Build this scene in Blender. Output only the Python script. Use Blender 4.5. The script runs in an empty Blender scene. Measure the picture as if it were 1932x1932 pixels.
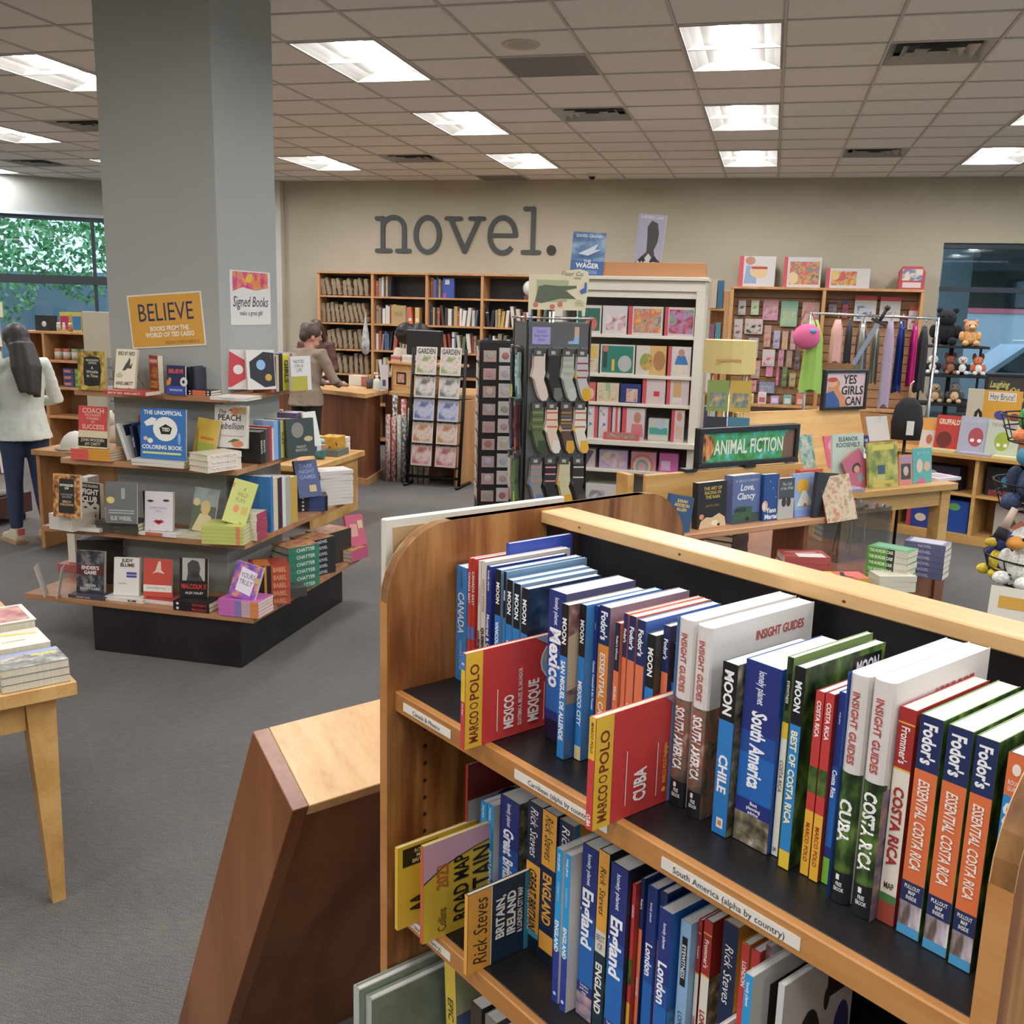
import bpy, math, random
import numpy as np
from mathutils import Matrix, Vector
random.seed(7)
scene = bpy.context.scene
coll = scene.collection
# ------------------------------------------------------------------ camera
cam_data = bpy.data.cameras.new('camera'); cam = bpy.data.objects.new('camera', cam_data); coll.objects.link(cam)
CR = ((0.9681,0.2494,0.0252),(0.074,-0.1882,-0.9793),(-0.2395,0.9499,-0.2006))   # rows: right, down, forward
cam.matrix_world = Matrix(((CR[0][0], -CR[1][0], -CR[2][0], 0), (CR[0][1], -CR[1][1], -CR[2][1], 0), (CR[0][2], -CR[1][2], -CR[2][2], 1.85), (0, 0, 0, 1)))
cam_data.sensor_width = 36; cam_data.sensor_fit = 'HORIZONTAL'; cam_data.lens = 36 * 1870.5 / 1932
cam_data.clip_start = .05; cam_data.clip_end = 200
scene.camera = cam
# ------------------------------------------------------------------ world and exposure
world = bpy.data.worlds.new('sky'); scene.world = world; world.use_nodes = True
wn = world.node_tree.nodes['Background']; wn.inputs[0].default_value = (.72, .84, 1, 1); wn.inputs[1].default_value = 2.2
scene.view_settings.view_transform = 'Standard'; scene.view_settings.look = 'None'; scene.view_settings.gamma = 1
scene.view_settings.use_curve_mapping = False
scene.view_settings.exposure = 0.22
scene.cycles.use_denoising = True
scene.cycles.max_bounces = 6; scene.cycles.diffuse_bounces = 3; scene.cycles.glossy_bounces = 2; scene.cycles.transmission_bounces = 4; scene.cycles.transparent_max_bounces = 10
scene.cycles.use_adaptive_sampling = True; scene.cycles.adaptive_threshold = .04
LAMP = 46.0          # troffer lens emission
# ------------------------------------------------------------------ materials
MATS = {}
def lin(h):
    h = h.lstrip('#'); r = []
    for i in (0, 2, 4):
        c = int(h[i:i+2], 16) / 255
        r.append(c / 12.92 if c <= .04045 else ((c + .055) / 1.055) ** 2.4)
    return (*r, 1)
def newmat(name):
    m = bpy.data.materials.new(name); m.use_nodes = True
    return m, m.node_tree.nodes, m.node_tree.links, m.node_tree.nodes['Principled BSDF']
def C(h, rough=.45, metal=0, emit=0, spec=None):
    k = (h, rough, metal, emit)
    if k in MATS: return MATS[k]
    m, n, l, b = newmat('paint_' + h.lstrip('#'))
    b.inputs['Base Color'].default_value = lin(h); b.inputs['Roughness'].default_value = rough; b.inputs['Metallic'].default_value = metal
    if emit: b.inputs['Emission Color'].default_value = lin(h); b.inputs['Emission Strength'].default_value = emit
    MATS[k] = m
    return m
def ramp(n, stops):
    r = n.new('ShaderNodeValToRGB'); e = r.color_ramp.elements
    while len(e) < len(stops): e.new(.5)
    for el, (p, h) in zip(e, stops): el.position = p; el.color = lin(h)
    return r
def noise_mat(name, stops, scale=(10, 10, 10), detail=4, rough=.5, bump=0, dist=0.0, nscale=1.0, rot=(0, 0, 0)):
    k = ('n', name)
    if k in MATS: return MATS[k]
    m, n, l, b = newmat(name)
    tc = n.new('ShaderNodeTexCoord'); mp = n.new('ShaderNodeMapping'); mp.inputs['Scale'].default_value = scale; mp.inputs['Rotation'].default_value = rot
    nz = n.new('ShaderNodeTexNoise'); nz.inputs['Scale'].default_value = nscale; nz.inputs['Detail'].default_value = detail; nz.inputs['Distortion'].default_value = dist
    r = ramp(n, stops)
    l.new(tc.outputs['Object'], mp.inputs[0]); l.new(mp.outputs[0], nz.inputs['Vector']); l.new(nz.outputs[0], r.inputs[0]); l.new(r.outputs[0], b.inputs['Base Color'])
    b.inputs['Roughness'].default_value = rough
    if bump:
        bp = n.new('ShaderNodeBump'); bp.inputs['Strength'].default_value = bump; bp.inputs['Distance'].default_value = .01
        l.new(nz.outputs[0], bp.inputs['Height']); l.new(bp.outputs[0], b.inputs['Normal'])
    MATS[k] = m
    return m
def wood(name, c1, c2, c3, along='x', rough=.35, grain=60, stripe=5, rz=0):
    s = {'x': (stripe * .1, stripe, stripe), 'y': (stripe, stripe * .1, stripe), 'z': (stripe, stripe, stripe * .1)}[along]
    k = ('w', name)
    if k in MATS: return MATS[k]
    m, n, l, b = newmat(name)
    tc = n.new('ShaderNodeTexCoord'); mp = n.new('ShaderNodeMapping'); mp.inputs['Scale'].default_value = s; mp.inputs['Rotation'].default_value = (0, 0, rz)
    n1 = n.new('ShaderNodeTexNoise'); n1.inputs['Scale'].default_value = 2.2; n1.inputs['Detail'].default_value = 3; n1.inputs['Distortion'].default_value = .6
    mp2 = n.new('ShaderNodeMapping'); mp2.inputs['Scale'].default_value = tuple(grain / stripe * v for v in s); mp2.inputs['Rotation'].default_value = (0, 0, rz)
    n2 = n.new('ShaderNodeTexNoise'); n2.inputs['Scale'].default_value = 2; n2.inputs['Detail'].default_value = 4
    ad = n.new('ShaderNodeMath'); ad.operation = 'MULTIPLY_ADD'; ad.inputs[1].default_value = .3
    r = ramp(n, [(.42, c1), (.6, c2), (.8, c3)])
    l.new(tc.outputs['Object'], mp.inputs[0]); l.new(tc.outputs['Object'], mp2.inputs[0]); l.new(mp.outputs[0], n1.inputs['Vector']); l.new(mp2.outputs[0], n2.inputs['Vector'])
    l.new(n2.outputs[0], ad.inputs[0]); l.new(n1.outputs[0], ad.inputs[2]); l.new(ad.outputs[0], r.inputs[0]); l.new(r.outputs[0], b.inputs['Base Color'])
    b.inputs['Roughness'].default_value = rough
    MATS[k] = m
    return m
def glass_mat(name, tint='#e8f2f4', refl=.12, rough=.02):
    k = ('g', name)
    if k in MATS: return MATS[k]
    m, n, l, b = newmat(name); n.remove(b)
    t = n.new('ShaderNodeBsdfTransparent'); t.inputs[0].default_value = lin(tint)
    g = n.new('ShaderNodeBsdfGlossy'); g.inputs['Roughness'].default_value = rough
    f = n.new('ShaderNodeLayerWeight'); f.inputs[0].default_value = .35
    mm = n.new('ShaderNodeMath'); mm.operation = 'MULTIPLY_ADD'; mm.inputs[1].default_value = .5; mm.inputs[2].default_value = refl
    x = n.new('ShaderNodeMixShader'); l.new(f.outputs['Fresnel'], mm.inputs[0]); l.new(mm.outputs[0], x.inputs[0]); l.new(t.outputs[0], x.inputs[1]); l.new(g.outputs[0], x.inputs[2])
    l.new(x.outputs[0], n['Material Output'].inputs[0])
    MATS[k] = m
    return m
# colours of the place
WOOD_RAIL = wood('maple_rail', '#b98a55', '#cfa26a', '#dcb680', 'x', .4, 50, 3)
WOOD_PANEL = wood('cherry_panel', '#6b3d1f', '#8f5a2e', '#b58148', 'z', .38, 40, 9)
WOOD_DARK = wood('cherry_dark', '#6e4020', '#7d4a26', '#8f5a32', 'z', .35, 50, 3)
WOOD_EDGE = wood('shelf_edge', '#a06a34', '#b57c40', '#c48d52', 'x', .4, 60, 3)
WOOD_TABLE = wood('oak_table', '#b98a4c', '#c99a58', '#d8ad6c', 'x', .4, 60, 3)
WOOD_KIOSK = wood('kiosk_wood', '#9a6a42', '#a97750', '#b98a62', 'x', .4, 60, 4)
WOOD_CASE = wood('bookcase_wood', '#b27f4e', '#bf8c5a', '#cb9b6a', 'z', .45, 50, 4)
WOOD_COUNTER = wood('counter_wood', '#6c4029', '#7a4a30', '#8a5739', 'z', .35, 50, 4)
WOOD_SLAT = wood('slat_wood', '#8a6140', '#97704b', '#a57d56', 'x', .5, 50, 4)
BLACK = noise_mat('black_laminate', [(.3, '#191716'), (.7, '#262322')], (6, 6, 6), 3, .38)
PAGE = noise_mat('page_edges', [(.3, '#d9d4c8'), (.7, '#ece8de')], (3, 3, 400), 2, .8)
PAGEC = noise_mat('cream_page_edges', [(.3, '#cfc3a8'), (.7, '#ded4ba')], (3, 3, 400), 2, .8)
PAGEV = noise_mat('page_edges_upright', [(.3, '#d6d1c6'), (.7, '#eeeae1')], (500, 3, 3), 2, .8)
DARKMETAL = C('#23221f', .4, .6)
CHROME = C('#c8c8c4', .25, 1)
WHITEPAINT = C('#ddd6c4', .5)
# ------------------------------------------------------------------ geometry helpers
class MB:
    """collects polygons with materials; build() links them as one mesh object"""
    def __init__(s): s.v = []; s.f = []; s.m = []; s.mats = []; s.sm = []
    def mi(s, mat):
        for i, x in enumerate(s.mats):
            if x is mat: return i
        s.mats.append(mat); return len(s.mats) - 1
    def add(s, vs, fs, mat, smooth=False, T=None):
        b = len(s.v)
        if T is not None: vs = [tuple(T @ Vector(p)) for p in vs]
        s.v.extend(vs); k = s.mi(mat)
        for f in fs: s.f.append([b + i for i in f]); s.m.append(k); s.sm.append(smooth)
        return s
    def box(s, a, b, mat, ch=0, T=None):
        x0, y0, z0 = [min(p, q) for p, q in zip(a, b)]; x1, y1, z1 = [max(p, q) for p, q in zip(a, b)]
        if ch <= 0:
            vs = [(x0, y0, z0), (x1, y0, z0), (x1, y1, z0), (x0, y1, z0), (x0, y0, z1), (x1, y0, z1), (x1, y1, z1), (x0, y1, z1)]
            return s.add(vs, [(0, 3, 2, 1), (4, 5, 6, 7), (0, 1, 5, 4), (1, 2, 6, 5), (2, 3, 7, 6), (3, 0, 4, 7)], mat, T=T)
        c = min(ch, (x1 - x0) * .45, (y1 - y0) * .45, (z1 - z0) * .45)
        vs = []; fs = []
        def q(pts): b = len(vs); vs.extend(pts); fs.append(tuple(range(b, b + len(pts))))
        X = (x0, x1); Y = (y0, y1); Z = (z0, z1)
        P = {}
        for i in (0, 1):
            for j in (0, 1):
                for k in (0, 1):
                    sx = c if i == 0 else -c; sy = c if j == 0 else -c; sz = c if k == 0 else -c
                    for ax, p in enumerate(((X[i], Y[j] + sy, Z[k] + sz), (X[i] + sx, Y[j], Z[k] + sz), (X[i] + sx, Y[j] + sy, Z[k]))):
                        P[i, j, k, ax] = len(vs); vs.append(p)
        F = lambda *a: fs.append(tuple(P[t] for t in a))
        for i in (0, 1):
            o = [(0, 0), (1, 0), (1, 1), (0, 1)]
            o = o if i else o[::-1]
            F(*[(i, j, k, 0) for j, k in o]); F(*[(k, i, j, 1) for j, k in o]); F(*[(j, k, i, 2) for j, k in o])
        for j in (0, 1):
            for k in (0, 1):
                e = [((0, j, k, 1), (1, j, k, 1), (1, j, k, 2), (0, j, k, 2))] ; F(*(e[0] if (j == 0) == (k == 1) else e[0][::-1]))
                e = ((j, 0, k, 0), (j, 1, k, 0), (j, 1, k, 2), (j, 0, k, 2)); F(*(e if (j == 0) != (k == 1) else e[::-1]))
                e = ((j, k, 0, 0), (j, k, 1, 0), (j, k, 1, 1), (j, k, 0, 1)); F(*(e if (j == 0) == (k == 0) else e[::-1]))
        for i in (0, 1):
            for j in (0, 1):
                for k in (0, 1):
                    t = [(i, j, k, 0), (i, j, k, 1), (i, j, k, 2)]; F(*(t if (i + j + k) % 2 == 1 else t[::-1]))
        return s.add(vs, fs, mat, T=T)
    def prism(s, pts, a, b, mat, axis='y', T=None, smooth=False):
        """polygon pts (2-D) extruded from a to b along axis; y: pts=(x,z), x: pts=(y,z), z: pts=(x,y)"""
        mk = {'y': lambda p, h: (p[0], h, p[1]), 'x': lambda p, h: (h, p[0], p[1]), 'z': lambda p, h: (p[0], p[1], h)}[axis]
        n = len(pts); vs = [mk(p, a) for p in pts] + [mk(p, b) for p in pts]
        fs = [tuple(range(n)), tuple(range(2 * n - 1, n - 1, -1))] + [((i + 1) % n, i, n + i, n + (i + 1) % n) for i in range(n)]
        return s.add(vs, fs, mat, smooth, T)
    def tube(s, path, r, mat, seg=6, T=None, closed=False):
        P = [Vector(p) for p in path]; n = len(P); vs = []; fs = []
        rr = r if isinstance(r, (list, tuple)) else [r] * n
        up = Vector((.13, .27, .95)).normalized()
        for i, p in enumerate(P):
            d = (P[min(i + 1, n - 1)] - P[max(i - 1, 0)]); d = d.normalized() if d.length else Vector((0, 0, 1))
            a = d.cross(up)
            if a.length < .05: a = d.cross(Vector((1, 0, 0)))
            a.normalize(); b = d.cross(a)
            for k in range(seg):
                t = 2 * math.pi * k / seg; q = p + rr[i] * (a * math.cos(t) + b * math.sin(t)); vs.append(tuple(q))
        for i in range(n - 1):
            for k in range(seg): fs.append((i * seg + k, i * seg + (k + 1) % seg, (i + 1) * seg + (k + 1) % seg, (i + 1) * seg + k))
        fs.append(tuple(range(seg - 1, -1, -1))); fs.append(tuple((n - 1) * seg + k for k in range(seg)))
        return s.add(vs, fs, mat, True, T)
    def lathe(s, prof, mat, seg=14, T=None, sx=1, sy=1):
        vs = []; fs = []; n = len(prof)
        for r, z in prof:
            for k in range(seg): t = 2 * math.pi * k / seg; vs.append((r * math.cos(t) * sx, r * math.sin(t) * sy, z))
        for i in range(n - 1):
            for k in range(seg): fs.append((i * seg + k, i * seg + (k + 1) % seg, (i + 1) * seg + (k + 1) % seg, (i + 1) * seg + k))
        fs.append(tuple(range(seg - 1, -1, -1))); fs.append(tuple((n - 1) * seg + k for k in range(seg)))
        return s.add(vs, fs, mat, True, T)
    def ball(s, c, r, mat, seg=14, rings=8, T=None, bump=0, rng=None):
        r = r if isinstance(r, (list, tuple)) else (r, r, r); vs = [(c[0], c[1], c[2] - r[2])]; fs = []
        for i in range(1, rings):
            a = math.pi * i / rings - math.pi / 2
            for k in range(seg):
                t = 2 * math.pi * k / seg; w = 1 + (bump * (rng or random).uniform(-1, 1) if bump else 0)
                vs.append((c[0] + w * r[0] * math.cos(a) * math.cos(t), c[1] + w * r[1] * math.cos(a) * math.sin(t), c[2] + w * r[2] * math.sin(a)))
        vs.append((c[0], c[1], c[2] + r[2])); L = len(vs) - 1
        for k in range(seg): fs.append((0, 1 + (k + 1) % seg, 1 + k)); fs.append((L, L - seg + k, L - seg + (k + 1) % seg))
        for i in range(rings - 2):
            for k in range(seg): a = 1 + i * seg; fs.append((a + k, a + (k + 1) % seg, a + seg + (k + 1) % seg, a + seg + k))
        return s.add(vs, fs, mat, True, T)
    def quad(s, pts, mat, T=None): return s.add(list(pts), [tuple(range(len(pts)))], mat, T=T)
    def text(s, txt, rect, mat, frame, rot=0, weight=1, fit=True, d=0.0004, shear=0):
        """txt fitted into rect (a0,b0,a1,b1) of the plane frame(a,b,c)->point; rot 90 = reading downward"""
        vs, fs, w, h = layout(txt, weight)
        if not fs: return s
        a0, b0, a1, b1 = rect; W, Hh = a1 - a0, b1 - b0
        if rot: W, Hh = Hh, W
        k = Hh / h; kx = min(k, W / w) if fit else k
        if fit and kx < k * .55: k = kx / .55
        out = []
        for x, y in vs:
            X = (x - w / 2) * kx + shear * (y - h / 2) * k; Yv = (y - h / 2) * k
            if rot == 90: X, Yv = Yv, -X
            elif rot == -90: X, Yv = -Yv, X
            out.append(frame((a0 + a1) / 2 + X, (b0 + b1) / 2 + Yv, d))
        return s.add(out, fs, mat)
    def build(s, name, parent=None, M=None, **props):
        me = bpy.data.meshes.new(name); me.from_pydata([tuple(p) for p in s.v], [], s.f)
        for m in s.mats: me.materials.append(m)
        me.polygons.foreach_set('material_index', s.m); me.polygons.foreach_set('use_smooth', s.sm); me.update()
        return place(name, me, parent, M, **props)
def place(name, me, parent=None, M=None, **props):
    o = bpy.data.objects.new(name, me); coll.objects.link(o)
    if parent is not None: o.parent = parent
    if M is not None: o.matrix_local = M
    for k, v in props.items(): o[k] = v
    return o
LABELS = {}
def tag(o, label, cat, group=None, kind=None):
    o['label'] = label; o['category'] = cat
    if group: o['group'] = group
    if kind: o['kind'] = kind
    LABELS.setdefault(label, []).append(o.name)
    return o
def empty(name, M, label, cat, group=None):
    o = bpy.data.objects.new(name, None); coll.objects.link(o); o.empty_display_size = .05
    o.matrix_world = M
    return tag(o, label, cat, group)
def struct(o): o['kind'] = 'structure'; return o
def TR(x, y, z): return Matrix.Translation((x, y, z))
def RZ(a): return Matrix.Rotation(a, 4, 'Z')
def RX(a): return Matrix.Rotation(a, 4, 'X')
def RY(a): return Matrix.Rotation(a, 4, 'Y')
rad = math.radians
ORD = 'first second third fourth fifth sixth seventh eighth ninth tenth eleventh twelfth thirteenth fourteenth fifteenth sixteenth seventeenth eighteenth nineteenth twentieth'.split()
ORD += ['twenty-' + w for w in ORD[:9]] + ['thirtieth'] + ['thirty-' + w for w in ORD[:9]] + ['fortieth'] + ['forty-' + w for w in ORD[:9]]
# glyphs of the built-in font, cached once
GL = {}
def load_glyphs():
    chars = 'ABCDEFGHIJKLMNOPQRSTUVWXYZabcdefghijklmnopqrstuvwxyz0123456789&.,!\'()-:/'
    obs = []
    for wgt, off in ((0, 0.0), (1, .018), (2, .035)):
        for c in chars:
            pair = []
            for t in (c, 'H' + c + 'H'):
                cu = bpy.data.curves.new('glyph', 'FONT'); cu.body = t; cu.offset = off; cu.resolution_u = 2; cu.fill_mode = 'FRONT'
                o = bpy.data.objects.new('glyph', cu); coll.objects.link(o); pair.append(o)
            obs.append((wgt, c, pair))
        cu = bpy.data.curves.new('glyph', 'FONT'); cu.body = 'HH'; cu.offset = off; o = bpy.data.objects.new('glyph', cu); coll.objects.link(o); obs.append((wgt, 'HH', [o]))
    dg = bpy.context.evaluated_depsgraph_get(); dg.update()
    wid = {}
    def ext(o):
        me = o.evaluated_get(dg).to_mesh(); x = [v.co.x for v in me.vertices]; r = (min(x), max(x)) if x else (0, 0); return r
    for wgt, c, pair in obs:
        if c == 'HH': a, b = ext(pair[0]); wid[wgt] = b - a
    for wgt, c, pair in obs:
        if c == 'HH': continue
        me = pair[0].evaluated_get(dg).to_mesh()
        vs = [(v.co.x, v.co.y) for v in me.vertices]; fs = [tuple(p.vertices) for p in me.polygons]
        a, b = ext(pair[1]); GL[wgt, c] = (vs, fs, b - a - wid[wgt])
    for _, _, pair in obs:
        for o in pair: cu = o.data; bpy.data.objects.remove(o); bpy.data.curves.remove(cu)
load_glyphs()
LAY = {}
def layout(txt, wgt=1):
    if (txt, wgt) in LAY: return LAY[txt, wgt]
    vs = []; fs = []; lines = txt.split('|'); n = len(lines)
    W = []
    for ln in lines:
        W.append(sum(GL[wgt, c][2] if (wgt, c) in GL else .3 for c in ln))
    Wm = max(W + [.01])
    for i, ln in enumerate(lines):
        x = (Wm - W[i]) / 2; y = (n - 1 - i) * .95
        for c in ln:
            g = GL.get((wgt, c))
            if g is None: x += .3; continue
            b = len(vs); vs.extend((p[0] + x, p[1] + y) for p in g[0]); fs.extend(tuple(b + k for k in f) for f in g[1]); x += g[2]
    LAY[txt, wgt] = (vs, fs, Wm, .72 + (n - 1) * .95)
    return LAY[txt, wgt]
# ------------------------------------------------------------------ books
def book(name, M, t, h, d, cover, label, spine=(), front=(), back=(), page=None, hard=False, group=None, cat='book', ptop=None, curve=0):
    """upright book: x thickness, y from spine (0, facing -y) to fore edge, z height. front cover faces +x"""
    c = .0028 if hard else .0011
    ins = .004 if hard else .0008
    cm = C(cover, .38) if isinstance(cover, str) else cover
    mb = MB(); txt = MB()
    if curve:
        pts = []
        for i in range(7):
            a = math.pi * i / 6; pts.append((t / 2 - t / 2 * math.cos(a), curve * (1 - math.sin(a))))
        pts += [(t, d), (t - c, d), (t - c, curve + c), (c, curve + c), (c, d), (0, d)]
        mb.prism([(x, y) for x, y in pts][::-1], 0, h, cm, 'z')
    else:
        mb.box((0, 0, 0), (c, d, h), cm); mb.box((t - c, 0, 0), (t, d, h), cm); mb.box((c, 0, 0), (t - c, c, h), cm)
    def fs(a, b, o):
        y = curve * (1 - math.sqrt(max(0, 1 - ((a - t / 2) / (t / 2)) ** 2))) if curve else 0
        return (a, y - .0002 - o, b)
    ff = lambda a, b, o: (t + .0002 + o, a, b)
    fb = lambda a, b, o: (-.0002 - o, d - a, b)
    for face, (fr, A, lst) in enumerate(((fs, t, spine), (ff, d, front), (fb, d, back))):
        o = .0002
        for e in lst:
            k = e[0]; o += .00012
            if k == 'b':
                col = e[3] if not isinstance(e[3], str) else C(e[3], .38)
                if curve and face == 0:
                    q = [(t / 2 - (t / 2 + o) * math.cos(math.pi * i / 6), curve - (curve + o) * math.sin(math.pi * i / 6)) for i in range(7)]
                    for (xa, ya), (xb, yb) in zip(q, q[1:]): mb.quad([(xa, ya, e[1] * h), (xb, yb, e[1] * h), (xb, yb, e[2] * h), (xa, ya, e[2] * h)], col)
                else: mb.quad([fr(0, e[1] * h, o), fr(A, e[1] * h, o), fr(A, e[2] * h, o), fr(0, e[2] * h, o)], col)
            elif k == 'r':
                col = e[5] if not isinstance(e[5], str) else C(e[5], .38)
                a0, b0, a1, b1 = e[1] * A, e[2] * h, e[3] * A, e[4] * h
                mb.quad([fr(a0, b0, o), fr(a1, b0, o), fr(a1, b1, o), fr(a0, b1, o)], col)
            elif k == 'e':
                col = e[5] if not isinstance(e[5], str) else C(e[5], .38)
                mb.quad([fr(e[1] * A + e[3] * A * math.cos(q * math.pi / 9), e[2] * h + e[4] * h * math.sin(q * math.pi / 9), o) for q in range(18)], col)
            elif k == 'p':
                col = e[2] if not isinstance(e[2], str) else C(e[2], .38)
                mb.quad([fr(a * A, b * h, o) for a, b in e[1]], col)
            elif k in 'tvh':
                # spine: ('t',text,z0,z1,colour,[x0,x1,weight,shear]); covers: ('t'|'v',text,a0,z0,a1,z1,colour,[weight])
                if face == 0:
                    x0, x1, wt, sh = (list(e[5:]) + [.18, .82, 1, 0][len(e) - 5:])
                    txt.text(e[1], (x0 * A, e[2] * h, x1 * A, e[3] * h), C(e[4], .45), fr, 0 if k == 'h' else 90, wt, d=o + .0002 + (curve * .5 if False else 0), shear=sh)
                else:
                    wt = e[7] if len(e) > 7 else 1; sh = e[8] if len(e) > 8 else 0
                    txt.text(e[1], (e[2] * A, e[3] * h, e[4] * A, e[5] * h), C(e[6], .45), fr, {'t': 0, 'v': 90, 'h': -90}[k], wt, d=o + .0002, shear=sh)
    root = mb.build(name, None, M); tag(root, label, cat, group)
    pg = MB(); pm = page or PAGEV
    pg.box((c, c + curve, ins * .8), (t - c, d - (ins if hard else .0006), h - ins), pm)
    if not curve: pass
    pg.build('page_block', root)
    if txt.f: txt.build('lettering', root)['kind'] = 'stuff'
    return root
def upright(P, az, lean=0, tilt=0):
    """P = spine bottom corner; az = world angle of the book's thickness axis x; lean tips it sideways, tilt backwards"""
    return TR(*P) @ RZ(az) @ RY(lean) @ RX(tilt)
def faceout(P, az, tilt=0, roll=0, w=0):
    """P = bottom centre of the front cover; az = direction the cover faces; w = book width"""
    return TR(*P) @ RZ(az) @ RY(-tilt) @ RX(roll) @ TR(0, -w / 2, 0)
def lying(P, az, h=0):
    """P = centre of spine at the bottom; az = direction the spine faces; front cover up"""
    return TR(*P) @ RZ(az + math.pi / 2) @ TR(h / 2, 0, 0) @ RY(-math.pi / 2)
def shelf_rowless(): pass
# ------------------------------------------------------------------ room shell
CEIL = 3.458
CX, CY, GX, GY = .6096, 0.5644, -.6594, 6.1271
CARPET = None
m, n, l, b = newmat('carpet'); CARPET = m
tc = n.new('ShaderNodeTexCoord'); mp = n.new('ShaderNodeMapping'); mp.inputs['Scale'].default_value = (6, 90, 1); mp.inputs['Rotation'].default_value = (0, 0, rad(6))
n1 = n.new('ShaderNodeTexNoise'); n1.inputs['Scale'].default_value = 3; n1.inputs['Detail'].default_value = 5
n2 = n.new('ShaderNodeTexNoise'); n2.inputs['Scale'].default_value = 260; n2.inputs['Detail'].default_value = 2
n3 = n.new('ShaderNodeTexNoise'); n3.inputs['Scale'].default_value = 1.1; n3.inputs['Detail'].default_value = 2
a1 = n.new('ShaderNodeMath'); a1.operation = 'MULTIPLY_ADD'; a1.inputs[1].default_value = .55
a2 = n.new('ShaderNodeMath'); a2.operation = 'MULTIPLY_ADD'; a2.inputs[1].default_value = .35
r = ramp(n, [(.62, '#403d3a'), (.95, '#605c57'), (1.0, '#6e6963')])
l.new(tc.outputs['Object'], mp.inputs[0]); l.new(mp.outputs[0], n1.inputs['Vector']); l.new(tc.outputs['Object'], n2.inputs['Vector']); l.new(tc.outputs['Object'], n3.inputs['Vector'])
l.new(n1.outputs[0], a1.inputs[0]); l.new(n2.outputs[0], a1.inputs[2]); l.new(n3.outputs[0], a2.inputs[0]); l.new(a1.outputs[0], a2.inputs[2]); l.new(a2.outputs[0], r.inputs[0]); l.new(r.outputs[0], b.inputs['Base Color'])
b.inputs['Roughness'].default_value = .95
bp = n.new('ShaderNodeBump'); bp.inputs['Strength'].default_value = .35; bp.inputs['Distance'].default_value = .004; l.new(a1.outputs[0], bp.inputs['Height']); l.new(bp.outputs[0], b.inputs['Normal'])
struct(MB().box((-13, -5, -.1), (6.4, 13.2, 0), CARPET).build('floor'))
WALL = noise_mat('wall_paint', [(.3, '#b3aa94'), (.7, '#b8af99')], (2, 2, 2), 2, .8)
WALLG = noise_mat('grey_paint', [(.3, '#a3a59d'), (.7, '#a7a9a1')], (2, 2, 2), 2, .75)
BW = 12.8
# back wall with the window opening at its right end
wb = MB()
wb.box((-8.95, BW, 0), (1.872, BW + .2, CEIL + .3), WALL); wb.box((1.872, BW, 2.73), (6.2, BW + .2, CEIL + .3), WALL); wb.box((1.872, BW, 0), (6.2, BW + .2, .7), WALL); wb.box((5.2, BW, .7), (6.2, BW + .2, 2.73), WALL)
wall_back = struct(wb.build('wall_back'))
struct(MB().box((-6.66, BW - .09, 0), (-6.54, BW, CEIL), C('#c9c5b8', .7)).build('trim_1'))
# angled window wall on the left: runs from A to B
LA = Vector((-12.6, 10.0, 0)); LB = Vector((-8.95, 12.8, 0)); ld = (LB - LA).normalized(); ll = (LB - LA).length; lang = math.atan2(ld.y, ld.x)
ML = TR(*LA) @ RZ(lang)
wl = MB(); wl.box((0, 0, 2.99), (ll, .2, CEIL + .3), WALLG); wl.box((0, 0, 0), (ll, .2, .75), WALLG); wl.box((ll - .12, 0, .75), (ll, .2, 2.99), WALLG)
struct(wl.build('wall_left', None, ML))
struct(MB().box((-13, -5, 0), (-12.8, 10.0, CEIL), WALL).build('wall_far_left')); wr = MB(); wr.box((6.2, -5, 0), (6.4, 13, .5), WALL); wr.box((6.2, -5, 2.95), (6.4, 13, CEIL + .3), WALL); wr.box((6.2, 11.5, .5), (6.4, 13, 2.95), WALL); wr.box((6.2, -5, .5), (6.4, -4.5, 2.95), WALL); struct(wr.build('wall_right')); struct(MB().box((-13, -5.2, 0), (6.4, -5, CEIL), WALL).build('wall_front'))
FRAME = C('#3a4248', .45, .3); GLASS = glass_mat('window_glass', '#dfeef2', .05)
def window(name, M, x0, x1, z0, z1, bars_v, bars_h, fw=.05):
    """glazed opening in local x-z plane: frame, mullions and panes each a part"""
    root = MB().box((x0, -.02, z1 - fw), (x1, .1, z1), FRAME).build(name, None, M); struct(root)
    MB().box((x0, -.02, z0), (x1, .1, z0 + fw), FRAME).build('sill_rail', root)
    for i, x in enumerate(bars_v): MB().box((x, -.02, z0 + fw), (x + fw, .1, z1 - fw), FRAME).build('mullion', root)
    for z, hh in bars_h: MB().box((x0, -.035, z), (x1, .1, z + hh), FRAME).build('transom', root)
    xs = [x0] + sorted(bars_v) + [x1]; zs = [z0] + [z for z, _ in bars_h] + [z1]
    for xa, xb in zip(xs, xs[1:]):
        if xb - xa < .1: continue
        for za, zb in zip(zs, zs[1:]): MB().box((xa + .02, .035, za + .02), (xb - .005, .045, zb - .005), GLASS).build('pane', root)
    return root
t_m = ((-9.3533,12.4786,2.5253)[0] - LA.x) / ld.x
window('window_1', ML @ TR(0, .05, 0), 0, ll - .12, .75, 2.95, [0.02, t_m - 1.9, t_m, ll - .18], [(2.03, .12)], .05)
MB().box((0, -.01, 2.95), (ll, .2, 2.99), C('#aebcc4', .5)).build('trim_2', None, ML)['kind'] = 'structure'
window('window_2', TR(0, BW + .05, 0), 1.872, 5.2, .7, 2.73, [3.9, 5.15], [(2.18, .055)], .06)
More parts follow.
